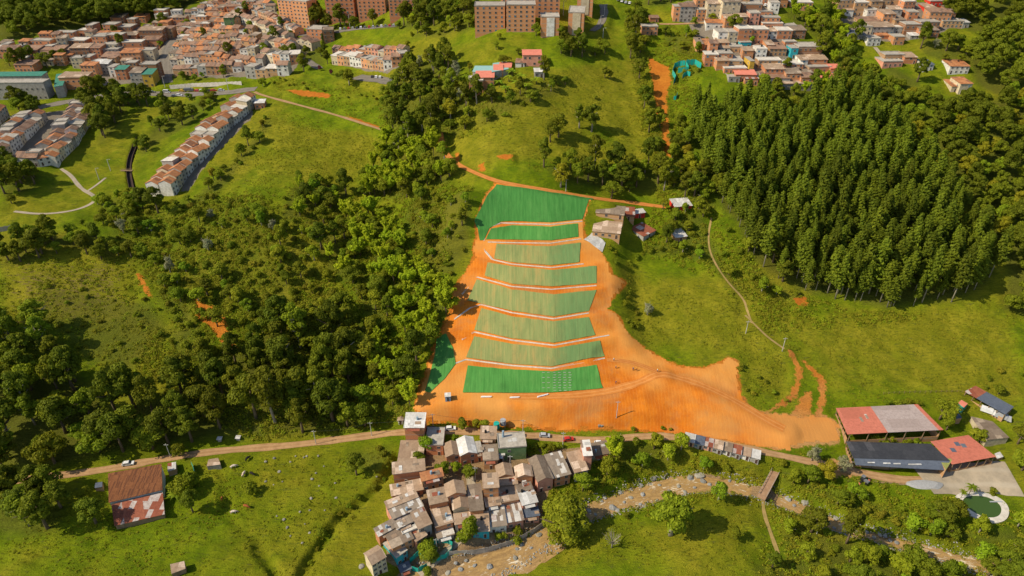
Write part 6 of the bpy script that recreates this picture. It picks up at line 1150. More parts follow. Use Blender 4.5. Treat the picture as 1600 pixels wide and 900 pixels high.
    W([(1050,328),(1100,332),(1110,360),(1150,430),(1180,470),(1150,462),(1100,410),(1050,405),(1005,398),(1000,382),(1030,378)], 6.5, {'mid': 3, 'bright': 2, 'bush': 3, 'dark': 1}, .6, .95, 'around the lower huts'); W([(1120,340),(1150,380),(1200,435),(1280,470),(1240,475),(1180,455)], 5.5, {'bush': 3, 'bright': 1, 'mid': 1}, .6, .9, 'below the plantation edge', skip=.3)
    W([(600,225),(650,232),(700,235),(720,262),(700,290),(660,290),(625,320),(600,310),(575,330),(560,300),(590,260)], 7, {'bamboo': 4, 'mid': 2, 'bright': 1}, .9, 1.25, 'in the upper bamboo thicket'); W([(540,345),(575,335),(610,360),(640,400),(672,430),(700,470),(700,510),(672,545),(650,560),(632,520),(620,470),(600,440),(570,410),(548,380)], 6.8, {'bamboo': 7, 'mid': 1}, .95, 1.3, 'in the bright bamboo gully')
    W([(620,520),(650,560),(660,600),(645,640),(638,662),(600,655),(580,600),(590,540)], 6.5, {'bamboo': 4, 'mid': 2, 'dark': 2, 'bush': 1}, .8, 1.15, 'at the foot of the bamboo gully')
    W([(455,290),(510,280),(548,300),(560,335),(545,375),(575,415),(605,445),(618,480),(615,520),(590,530),(560,490),(545,450),(510,430),(470,350)], 7.6, {'dark': 2, 'mid': 4, 'bush': 1, 'bright': 2, 'bamboo': 1.5, 'grey': .3}, .7, 1.05, 'along the dark central gully')
    W([(655,285),(735,300),(742,345),(738,385),(705,440),(680,460),(650,400),(625,340)], 5.5, {'bush': 4, 'scrub': 4, 'bright': 1.5, 'mid': 1}, .5, .95, 'on the scrub bank left of the nets', skip=.2); L('dark', 722, 352, .65, 'round dark tree at the left rim of the nets')
    W([(200,320),(330,305),(420,325),(470,360),(520,440),(545,480),(520,500),(430,510),(330,520),(300,470),(260,440),(200,410),(160,380),(170,345)], 6.6, {'mid': 2.5, 'scrub': 6, 'bush': 5, 'dark': .6, 'bright': 1, 'grey': .3}, .6, 1.1, 'in the left mid-slope woodland', skip=.04, cover_amt=.35)
    W([(0,385),(60,372),(120,362),(175,372),(200,400),(160,410),(110,392),(60,405),(0,420)], 7, {'dark': 4, 'mid': 2}, .6, .95, 'in the belt below the park lawn'); W([(310,335),(430,345),(455,290),(500,285),(510,330),(470,360),(420,335)], 5.5, {'scrub': 3, 'bush': 3, 'mid': 1}, .5, .85, 'on the rim below the grass hill', skip=.4)
    W([(250,430),(300,470),(320,520),(350,560),(300,580),(260,540),(270,500),(240,470)], 6, {'scrub': 2, 'bush': 3, 'mid': 2}, .6, 1.0, 'beside the orange landslip', skip=.2); W([(60,440),(240,470),(270,520),(200,590),(120,560),(60,500)], 7.5, {'scrub': 3, 'bush': 3}, .45, .8, 'on the rough left slope', skip=.5)
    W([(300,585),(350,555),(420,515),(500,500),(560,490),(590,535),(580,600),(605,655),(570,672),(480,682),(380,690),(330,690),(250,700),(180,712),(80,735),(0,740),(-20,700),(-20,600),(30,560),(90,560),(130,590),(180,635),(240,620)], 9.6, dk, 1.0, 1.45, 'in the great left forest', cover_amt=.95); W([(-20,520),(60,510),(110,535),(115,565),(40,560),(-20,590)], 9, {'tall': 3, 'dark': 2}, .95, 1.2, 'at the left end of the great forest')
    W([(-20,755),(50,758),(95,770),(105,800),(90,838),(40,845),(-20,835)], 8, {'dark': 4, 'tall': 1}, .8, 1.15, 'left of the old farmhouse'); W([(540,700),(620,690),(610,730),(585,745),(545,730)], 5, {'bush': 2, 'scrub': 3}, .4, .8, 'above the pasture gully', skip=.6)
    W([(930,702),(985,690),(1062,690),(1080,712),(1060,728),(1000,738),(960,748),(935,775),(908,800),(895,790),(915,750),(938,728)], 6.4, {'mid': 3, 'bright': 2, 'dark': 2, 'bamboo': 1, 'bush': 1}, .75, 1.1, 'on the north bank right of the village'); W([(1080,712),(1110,716),(1185,728),(1192,752),(1150,742),(1100,735)], 5.8, {'mid': 2, 'bright': 2, 'bush': 2, 'banana': .7}, .6, .9, 'below the roadside shacks', skip=.15)
    W([(1212,722),(1260,735),(1300,752),(1350,775),(1420,800),(1480,808),(1530,825),(1600,820),(1620,850),(1560,862),(1480,855),(1400,835),(1330,808),(1270,782),(1215,758)], 5.6, {'bush': 4, 'mid': 3, 'bright': 1.5, 'scrub': 1, 'dark': 1}, .65, 1.0, 'in the hedge north of the right river', skip=.08)
    W([(1215,800),(1260,815),(1300,830),(1370,860),(1440,880),(1520,898),(1450,920),(1180,920),(1175,880),(1222,870)], 6.8, {'mid': 3, 'scrub': 2, 'bright': 2, 'dark': 2, 'bush': 1}, .6, 1.0, 'south of the right river', skip=.12); W([(1500,868),(1620,870),(1620,925),(1470,925),(1520,895)], 7.5, {'dark': 3, 'mid': 2, 'bright': 1}, .7, 1.05, 'in the bottom right corner')
    W([(960,668),(1040,664),(1060,672),(1000,676)], 4.5, {'bush': 1, 'scrub': 1}, .45, .7, 'on the bank above the road', cover_amt=0); W([(860,664),(955,668),(955,674),(860,670)], 4.5, {'bush': 1, 'scrub': 1}, .35, .55, 'on the orange bank above the road', skip=.3, cover_amt=0); W([(1140,690),(1165,692),(1175,700),(1150,698)], 4, {'bush': 1}, .5, .8, 'by the last roadside shack', cover_amt=0, skip=.3)
    W([(950,470),(985,455),(1010,480),(1000,520),(970,500)], 4.5, {'bush': 2, 'scrub': 3}, .4, .8, 'at the soil rim right of the terraces', skip=.3, cover_amt=0); W([(1150,570),(1165,560),(1245,600),(1238,625),(1200,640),(1165,620)], 5, {'scrub': 3, 'bush': 1}, .4, .7, 'on the knoll beside the forked track', skip=.5, cover_amt=0); W([(1460,600),(1600,560),(1600,640),(1590,650),(1500,610)], 7, {'bush': 2, 'scrub': 2, 'mid': 1}, .4, .8, 'on the slope behind the rusty shed', skip=.6, cover_amt=0)
    W([(0,285),(60,300),(110,330),(90,350),(30,345),(0,330)], 9, {'mid': 2, 'bush': 2}, .4, .7, 'on the park lawn', skip=.5, cover_amt=0); W([(150,320),(200,300),(230,320),(210,350),(160,350)], 6, {'mid': 3, 'bright': 2, 'bush': 2}, .6, .9, 'at the drain end below the park'); W([(425,130),(600,165),(600,140),(540,145),(430,120)], 5.5, {'bush': 2, 'scrub': 3}, .4, .75, 'on the meadow bank above the track', skip=.6, cover_amt=0)
    for poly, st, wh in (([(0,78),(180,52),(320,15),(400,20),(260,60),(250,115),(110,105)], 17, 'amid the loose left town blocks'), ([(270,110),(290,30),(400,20),(470,70),(410,115)], 19, 'between the town terrace rows'), ([(1060,20),(1200,5),(1260,70),(1300,120),(1200,128),(1100,100)], 17, 'amid the right brick town')):
        W_ = pline(poly); L_ = []
        for yy in np.arange(W_[:, 1].min(), W_[:, 1].max(), st):
            for xx in np.arange(W_[:, 0].min(), W_[:, 0].max(), st):
                x, y = xx + rng.uniform(-6, 6), yy + rng.uniform(-6, 6)
                if bool(inside(np.array([x]), np.array([y]), W_)[0]) and free(x, y, .4): L_.append((x, y))
        for i, (x, y) in enumerate(L_): plant(('mid', 'bright', 'dark')[i % 3], x, y, rng.uniform(.5, .85), f"{('green', 'bright green', 'dark green')[i % 3]} tree {wh}", 'tree', 'trees ' + wh)
    # --- ground cover
    R_ = (-20, 0)
    undergrowth('undergrowth', [([(900,815),(1000,790),(1180,762),(1290,820),(1400,860),(1300,850),(1180,790),(1000,810)], .5), ([(160,330),(330,300),(460,330),(560,300),(740,290),(740,400),(680,470),(640,660),(400,690),(200,600),(260,480)], .8), ([(0,380),(220,390),(260,560),(0,600)], .2), ([(1040,240),(1200,440),(1340,485),(1440,490),(1430,500),(1200,520),(1100,430),(1000,400)], .7), ([(860,750),(930,700),(1060,700),(1190,740),(1200,775),(1060,762),(980,780),(900,806),(860,830)], .6), ([(1190,690),(1620,800),(1620,920),(1180,920),(1200,760)], .55), ([(690,120),(860,140),(740,210),(600,240),(590,160)], .4), ([(970,20),(1110,60),(1060,250),(1010,240)], .4), ([(560,170),(600,215),(430,140),(420,120),(600,130)], .06)], 1.0, ['leaf_mid', 'leaf_scrub', 'leaf_bright', 'leaf_scrub'], .95, 5)
    undergrowth('pasture_tufts', [([(320,310),(430,170),(600,215),(590,260),(460,330)], .5), ([(700,200),(1010,100),(1040,250),(840,270)], .45), ([(950,390),(1180,470),(1260,640),(1180,640),(1150,550),(1000,530)], .6), ([(1200,490),(1620,470),(1620,640),(1300,640)], .4), ([(250,730),(620,700),(500,900),(0,900),(0,850)], .4), ([(830,880),(1000,790),(1180,790),(1180,900)], .4), ([(0,420),(240,420),(260,560),(0,560)], .4), ([(420,120),(600,150),(600,200),(440,160)], .4), ([(620,240),(740,290),(740,400),(650,400)], .6), ([(1040,40),(1120,80),(1060,250),(1010,250)], .4)], 1.0, ['leaf_scrub', 'leaf_mid', 'leaf_dark'], .40, 6)
    for gp, st in (([(615,722),(598,748),(583,768),(558,788),(530,808),(505,845),(485,880)], 'gully'),):
        P = dens(pline(gp), 4.5)
        for i, p in enumerate(P):
            x, y = p[0] + rng.uniform(-1.6, 1.6), p[1] + rng.uniform(-1.2, 1.2); plant('bush' if i % 3 else 'scrub', x, y, rng.uniform(.35, .75), f'dark shrub in the pasture gully left of the village, {ordn(i)} down', 'shrub', 'shrubs along the pasture gully')
# ------------------------------------------------------------------ vehicles, people, animals, poles, fences, stones
def car_proto(kind, paint_):
    o = thing(kind, (0, 0, -600)); L, W, H = {'car': (4.3, 1.75, 1.45), 'van': (4.9, 1.9, 2.0), 'truck': (6.2, 2.1, 2.4)}[kind]; b = MB(); x = L / 2; y = W / 2
    if kind == 'truck':
        b.box(-x, x - 1.9, -y, y, .7, H, paint_); b.hexa([(x - 1.8, -y, .5), (x, -y, .5), (x, y, .5), (x - 1.8, y, .5), (x - 1.8, -y * .9, 2.0), (x - .5, -y * .9, 2.0), (x - .5, y * .9, 2.0), (x - 1.8, y * .9, 2.0)], paint_)
        win = [((x - .12, 1.2), (x - .48, 1.9))]
    else:
        sh = .55 if kind == 'car' else .6; top = H; r0, r1, r2, r3 = (-x + .25, -x + .75, x - 1.75, x - 1.05) if kind == 'car' else (-x + .02, -x + .2, x - 1.3, x - .7)
        b.hexa([(-x, -y, .3), (x, -y, .3), (x, y, .3), (-x, y, .3), (-x * .97, -y * .95, .9), (x * .97, -y * .95, .78), (x * .97, y * .95, .78), (-x * .97, y * .95, .9)], paint_)
        b.hexa([(r0, -y * .93, .88), (r3, -y * .93, .80), (r3, y * .93, .80), (r0, y * .93, .88), (r1, -y * .78, top), (r2, -y * .78, top), (r2, y * .78, top), (r1, y * .78, top)], paint_)
        win = [((r3 + .02, .88), (r2 + .04, top - .08)), ((r0 - .02, .95), (r1 - .03, top - .08))]
    kid(o, b.build('body', o))
    for (a, z0), (c, z1) in win: kid(o, MB().hexa([(a, -y * .84, z0), (a + .03, -y * .84, z0), (a + .03, y * .84, z0), (a, y * .84, z0), (c, -y * .72, z1), (c + .03, -y * .72, z1), (c + .03, y * .72, z1), (c, y * .72, z1)], 'glass').build('windscreen', o))
    if kind != 'truck':
        for s in (-1, 1): kid(o, MB().hexa([(r0 + .3, s * y * .935 - .01, .95), (r3 - .25, s * y * .935 - .01, .92), (r3 - .25, s * y * .935 + .01, .92), (r0 + .3, s * y * .935 + .01, .95), (r1 + .15, s * y * .82 - .01, top - .12), (r2 - .1, s * y * .82 - .01, top - .12), (r2 - .1, s * y * .82 + .01, top - .12), (r1 + .15, s * y * .82 + .01, top - .12)], 'glass').build('side_window', o))
    for a in (-x * .62, x * .62):
        for s in (-1, 1): kid(o, MB().tube([(a, s * y * .82, .33), (a, s * y * 1.02, .33)], [.33, .33], 'rubber', 10).build('wheel', o))
    return o
CP_ = {}
def car(px, py, deg, kind, colr, desc, group=None, s=1.0):
    k = (kind, colr); P = hit(px, py); P[2] += .12
    if k not in CP_: CP_[k] = car_proto(kind, 'paint_' + colr); o = CP_[k]; o.location = P; o.rotation_euler = (0, 0, math.radians(deg))
    else: o = copy_tree(CP_[k], P, math.radians(deg), 1.0)
    if group: o['group'] = group
    elif 'group' in o.keys(): del o['group']
    tag(o, desc, kind, group, px, py, True)
def skin_body(name, pts, edges, rad, parent=None, mats=(), matf=None):
    """one continuous body grown round a skeleton"""
    me = bpy.data.meshes.new(name); me.from_pydata(pts, edges, []); o = bpy.data.objects.new(name, me); COL.objects.link(o)
    md = o.modifiers.new('skin', 'SKIN'); o.modifiers.new('sub', 'SUBSURF').levels = 1
    for i, v in enumerate(me.skin_vertices[0].data): v.radius = (rad[i], rad[i]); v.use_root = (i == 0)
    dg = bpy.context.evaluated_depsgraph_get(); m2 = bpy.data.meshes.new_from_object(o.evaluated_get(dg)); bpy.data.objects.remove(o)
    for m in mats: m2.materials.append(MATS[m])
    for p in m2.polygons: p.material_index = matf(p.center) if matf else 0; p.use_smooth = True
    m2.name = name; return m2
def people():
    def body(stride, arm, lean, shirt):
        s, L = stride, lean
        pts = [(0, 0, .95), (0, -.02 - L * .4, 1.22), (0, -.03 - L, 1.45), (0, -.03 - L * 1.1, 1.55), (0, -.05 - L * 1.2, 1.66), (0, -.05 - L * 1.25, 1.74),
               (-.10, 0, .90), (-.12, -s, .50), (-.12, -s * .9 + .03, .06), (-.12, -s - .12, .03), (.10, 0, .90), (.12, s * .6, .50), (.12, s + .04, .06), (.12, s - .10, .03),
               (-.19, -.03 - L, 1.42), (-.27, -.05 - L - arm * .5, 1.17), (-.25, -.12 - L - arm, .97), (-.25, -.17 - L - arm, .90), (.19, -.03 - L, 1.42), (.27, .0 - L, 1.17), (.26, -.05 - L, .93), (.26, -.08 - L, .85)]
        E = [(0, 1), (1, 2), (2, 3), (3, 4), (4, 5), (0, 6), (6, 7), (7, 8), (8, 9), (0, 10), (10, 11), (11, 12), (12, 13), (2, 14), (14, 15), (15, 16), (16, 17), (2, 18), (18, 19), (19, 20), (20, 21)]
        R = [.14, .14, .15, .06, .10, .08, .10, .07, .05, .045, .10, .07, .05, .045, .07, .05, .035, .04, .07, .05, .035, .04]
        return skin_body('person', pts, E, R, None, ('skin', shirt, 'trousers'), lambda c: 0 if c.z > 1.52 or (abs(c.x) > .2 and c.z < 1.12 and c.z > .8) else (2 if c.z < .98 else 1))
    for i, (x, y, st, ar, ln, sh, d) in enumerate(((959,564,.10,.2,.0,'shirt_white','worker in white shirt standing highest on the soil beside the lowest net'), (962,576,.18,.3,.05,'shirt_blue','worker in blue shirt walking just below the highest one'), (989,579,.05,.1,.02,'shirt_blue','dark-clothed worker, left one of the standing pair'), (995,580,.08,.35,.1,'shirt_orange','worker in orange shirt, right one of the standing pair'),
                                      (1027,581,.12,.1,.0,'shirt_white','worker in white shirt standing apart at the bend of the vehicle tracks'), (962,599,.2,.4,.25,'shirt_blue','stooping worker in blue shirt lowest by the green net'), (704,624,.05,.2,.0,'shirt_orange','worker in orange vest beside the blue site cabin'))):
        me = body(st, ar, ln, sh); P = hit(x, y); o = thing('person', P, (i * 1.3) % 6.28); link('body', me, o); hat = MB(); c = (0, -.05 - ln * 1.25)
        hat.tube([(c[0], c[1], 1.72), (c[0], c[1], 1.745), (c[0], c[1], 1.80), (c[0], c[1], 1.84)], [.17, .125, .10, .03], 'hard_hat', 10); hat.build('hat', o, True); tag(o, d, 'person', 'workers on the earthworks', x, y, True)
def cows():
    for i, (x, y, a, hide, d) in enumerate(((365,731,20,'hide_white','white and brown cow grazing highest in the left pasture'),(387,719,60,'hide_black','black cow near the dirt road in the left pasture'),(394,742,-30,'hide_black','black cow beside the bushy pasture tree'),(381,743,80,'hide_white','small white cow left of the black one by the bush'),(347,781,100,'hide_brown','reddish brown calf at the shaded edge of the pasture'),(385,793,-20,'hide_brown','rust brown cow in the middle of the left pasture'),(365,802,10,'hide_white','white cow with dark patches lowest in the left pasture'))):
        k = 1.0 if i != 4 else .75
        pts = [(0, 0, 1.05), (.75, 0, 1.10), (1.0, 0, 1.0), (1.4, 0, .75), (1.65, 0, .45), (-.75, 0, 1.12), (-.95, 0, 1.0), (-1.02, 0, .45)] ; E = [(0, 1), (1, 2), (2, 3), (3, 4), (0, 5), (5, 6), (6, 7)]; R = [.40, .38, .26, .17, .10, .36, .12, .03]
        for sx, xx in ((1, .70), (5, -.72)):
            for s in (-1, 1):
                n = len(pts); pts += [(xx, s * .22, .80), (xx + (.08 if sx == 5 else -.02), s * .24, .42), (xx, s * .24, .04)]; E += [(sx, n), (n, n + 1), (n + 1, n + 2)]; R += [.14, .075, .06]
        me = skin_body('cow', pts, E, R, None, (hide,)); P = hit(x, y); o = thing('cow', P, math.radians(a)); o.scale = (k * 1.1,) * 3; link('body', me, o)
        for s in (-1, 1): MB().hexa([(1.33, s * .12, .80), (1.38, s * .12, .74), (1.38, s * .30, .76), (1.33, s * .30, .82), (1.33, s * .12, .84), (1.40, s * .12, .78), (1.38, s * .30, .80), (1.33, s * .30, .85)], hide).build('ear', o)
        tag(o, d, 'cow', 'cattle in the left pasture', x, y, True)
def boulder_mesh(seed, mat):
    r = random.Random(seed); b = MB(); n, m = 9, 5; V = []; sx, sy, sz = r.uniform(.8, 1.25), r.uniform(.7, 1.1), r.uniform(.55, .8)
    for j in range(m):
        t = j / (m - 1) * math.pi * .62 + .0
        for i in range(n):
            a = 2 * math.pi * i / n; q = 1 + r.uniform(-.16, .16); V.append((math.sin(t + .15) * math.cos(a) * sx * q, math.sin(t + .15) * math.sin(a) * sy * q, math.cos(t) * sz * q))
    for j in range(m - 1):
        for i in range(n): b.poly([V[j * n + i], V[(j + 1) * n + i], V[(j + 1) * n + (i + 1) % n], V[j * n + (i + 1) % n]], mat)
    b.poly(V[:n], mat); return b.mesh('boulder')
def stones():
    F = Zm(400, 675, 4); pm = [boulder_mesh(i, 'rock') for i in range(5)]; wm = [boulder_mesh(10 + i, 'rock_wet') for i in range(5)]
    for i, (x, y, s) in enumerate(((60,185,1.0),(115,165,1.2),(145,248,1.1),(350,295,1.2),(375,258,.9),(390,150,.8),(425,215,.8),(345,415,1.0),(275,500,.9),(335,490,.9),(175,548,1.1),(195,597,1.1),(335,630,.8),(290,695,1.0),(110,330,.7),(60,310,.9),(495,320,.8),(500,412,.9),(755,280,.8),(300,160,1.0),(318,152,.8),(248,152,.7),(215,187,.7),(395,337,.7),(430,490,.8),(130,525,.6),(215,650,.7),(660,840,1.7),(165,310,.7),(305,575,.6))):
        p = F(x, y); P = hit(*p); o = link('boulder', pm[i % 5]); o.location = (P[0], P[1], P[2] + .05 * s); o.scale = (s * .52,) * 3; o.rotation_euler = (0, 0, i * 1.7); tag(o, 'grey boulder lying in the stony left pasture', 'boulder', 'boulders in the left pasture', *p)
    Rk = [(1092,743,2.3),(1078,748,1.8),(1098,754,1.6),(1060,762,1.2),(1108,759,1.2),(1021,748,1.7),(1045,770,1.1),(957,796,1.9),(965,798,1.2),(930,806,1.0),(886,797,1.3),(1004,775,1.3),(985,780,1.0),(1000,790,.9),(940,785,.9),(842,838,1.2),(815,852,1.1),(808,860,.9),(805,874,1.3),(765,888,1.6),(742,886,1.0),(860,832,1.1),(900,820,1.1),(914,814,.9),(1120,758,1.1),(1140,752,1.0),(1231,782,1.6),(1258,785,1.5),(1240,792,.9),(1278,797,1.1),(1306,810,1.3),(1303,827,.9),(1329,818,1.5),(1345,826,1.4),(1354,832,1.2),(1337,834,1.1),(1365,842,1.1),(1383,838,1.2),(1390,846,1.0),(1320,826,.8),(1294,819,1.0),(720,892,1.2),(700,896,1.1),(728,876,.9),(712,880,1.0),(1070,770,1.0),(1085,764,.9),(975,787,.8),(1030,760,1.0),(872,822,1.4),(920,800,1.3),(912,795,1.1),(945,778,1.2),(968,770,1.3),(985,765,1.0),(1002,758,1.2),(830,858,.8),(1375,836,.9),(1400,850,1.1),(1412,842,.9)]
    for i, (x, y, s) in enumerate(Rk):
        P = hit(x, y); o = link('boulder', (wm if i % 3 else pm)[i % 5]); s *= .72; o.location = (P[0], P[1], max(P[2], -.45) + .12); o.scale = (s * 1.15, s, s * .8); o.rotation_euler = (0, 0, i * 1.3)
        z = 'right of the footbridge' if x > 1205 else ('upstream of the giant tree' if x > 900 else 'beside the village'); tag(o, f'grey rock in the brown river {z}', 'rock', 'rocks in the river', x, y)
    r = np.random.default_rng(31); R = dens(RIV, 1.0); VV = []; FF = []; base = 0; ico = np.array([(0,0,1),(.9,0,.2),(.3,.85,.25),(-.7,.5,.2),(-.7,-.55,.2),(.3,-.85,.2),(0,0,-.6)]); tf = np.array([(0,1,2),(0,2,3),(0,3,4),(0,4,5),(0,5,1),(6,2,1),(6,3,2),(6,4,3),(6,5,4),(6,1,5)])
    for k in range(2600):
        p = R[r.integers(len(R))]; ang = r.uniform(0, 6.28); side = r.choice((-1, 1)); q = side * (p[3] + 1.2 + abs(r.normal(0, 1.5))); x, y = p[0] + q * .35 * math.cos(ang), p[1] + q * (.95 if True else 0)
        z = float(hh(x, y))
        if z > 1.8: continue
        s = r.uniform(.12, .5) ** 1.1; V = ico * (s * r.uniform(.7, 1.3), s * r.uniform(.7, 1.3), s * .7) + np.array((x, y, max(z, -.42) + s * .2)); VV.append(V); FF.append(tf + base); base += 7
    MI = np.repeat(r.integers(0, 2, len(VV)), 10); o = link('river_gravel', mesh_np('river_gravel', np.concatenate(VV), np.concatenate(FF), ['rock', 'rock_wet'], MI)); o['kind'] = 'stuff'; o['label'] = 'loose stones and cobbles strewn along the river banks'; o['category'] = 'gravel'
def poles():
    L = [(677,668,7.5,'utility pole beside the tall white-roofed house'),(581,681,7.5,'utility pole on the dirt road left of the village'),(494,694,7.5,'utility pole by the road at the forest edge'),(267,715,7.5,'leaning pole by the rusty-roofed shed'),(879,700,8.5,'tall utility pole on the road bank above the village'),(817,676,7,'utility pole behind the concrete slab house'),(797,732,7,'utility pole before the mossy green wall'),(743,750,7,'pole standing in the village garden'),(963,653,9,'tall utility pole on the orange cut face'),(1165,521,7,'white pole on the dry slope left of the footpath'),(1222,549,7.5,'white pole at the forked track'),(1276,834,6,'white post on the south river bank'),(683,862,7,'pole at the turquoise fence corner'),
         (884,299,7,'orange-brown pole at the track above the nets'),(258,137,8,'tall street light left on the car-lined street'),(358,145,9,'tall street light right on the car-lined street'),(155,281,7,'white lamp post on the park path'),(173,267,7,'second white lamp post higher in the park'),(95,152,8,'street light in front of the school'),(547,44,10,'lamp post before the left apartment slab'),(880,24,9,'lamp post between the hilltop blocks'),(938,42,7,'lamp post on the drive right of the hilltop'),(944,24,7,'upper lamp post on the drive right of the hilltop'),(942,60-1,6,'lower lamp post on the drive right of the hilltop')]
    for x, y, h, d in L:
        P = hit(x, y); lamp = 'l' in d and ('lamp' in d or 'light' in d); o = thing('street_lamp' if lamp else 'utility_pole', P); w_ = (.16, .10) if y > 400 else (.2, .14)
        MB().tube([(0, 0, -.8), (0, 0, h)], [w_[0], w_[1]], 'pole', 7).build('pole', o)
        if lamp: MB().tube([(0, 0, h - .1), (.7, 0, h + .15), (1.3, 0, h + .15)], [.07, .06, .05], 'pole', 5).build('arm', o); MB().hexa([(1.1, -.15, h + .05), (1.9, -.15, h + .05), (1.9, .15, h + .05), (1.1, .15, h + .05), (1.1, -.1, h + .22), (1.8, -.1, h + .2), (1.8, .1, h + .2), (1.1, .1, h + .22)], 'metal_grey').build('lamp_head', o)
        else: MB().box(-.9, .9, -.07, .07, h - .7, h - .55, 'pole').build('crossarm', o); [MB().tube([(s, 0, h - .55), (s, 0, h - .38)], [.06, .04], 'white_wall', 6).build('insulator', o) for s in (-.8, 0, .8)]
        tag(o, d, 'street lamp' if lamp else 'utility pole', None, x, y, True)
    def wire(a, b, d):
        A, B = hit(a[0], a[1]), hit(b[0], b[1]); A[2] += a[2] - .4; B[2] += b[2] - .4; pts = []
        for i in range(13): t = i / 12; p = A * (1 - t) + B * t; p[2] -= 4 * 1.2 * t * (1 - t); pts.append(tuple(p))
        o = MB().tube(pts, [.035] * 13, 'wire', 4).build('power_line'); tag(o, d, 'cable', 'power lines along the dirt road', (a[0] + b[0]) / 2, 670, True)
    wire((581,681,7.5), (677,668,7.5), 'sagging power line left of the tall white-roofed house'); wire((494,694,7.5), (581,681,7.5), 'sagging power line at the forest edge'); wire((677,668,7.5), (817,676,7), 'power line over the parked white car'); wire((817,676,7), (879,700,8.5), 'power line above the concrete slab house')
def mesh_fence(pts, h, desc, mat='tarp', post='wood', name='tarp_fence', cat='fence', step=2.5):
    P = dens_lin(pline(pts), 80); root = thing(name, P[0]); b = MB(); O = P[0]
    for a, c in zip(P[:-1], P[1:]):
        t = (c - a)[:2]; t = t / (np.linalg.norm(t) + 1e-9); nr = np.array((-t[1], t[0])) * .04; sag = .12 * math.sin(a[0] * 2.3 + a[1])
        q = [(*(a[:2] - nr - O[:2]), a[2] - O[2] - .2), (*(c[:2] - nr - O[:2]), c[2] - O[2] - .2), (*(c[:2] + nr - O[:2]), c[2] - O[2] - .2), (*(a[:2] + nr - O[:2]), a[2] - O[2] - .2)]; b.hexa(q + [(x, y, z + h + .2 + sag) for x, y, z in q], mat)
    b.build('netting' if mat == 'tarp' else 'panel', root); s = np.r_[0, np.cumsum(np.linalg.norm(np.diff(P[:, :2], axis=0), axis=1))]
    for t in np.arange(0, s[-1], step):
        p = [np.interp(t, s, P[:, k]) - O[k] for k in range(3)]; MB().tube([(p[0], p[1], p[2] - .5), (p[0], p[1], p[2] + h + .2)], [.09, .07], post, 5).build('post', root)
    tag(root, desc, cat, None, (pts[0][0] + pts[-1][0]) / 2, pts[0][1], True); return root
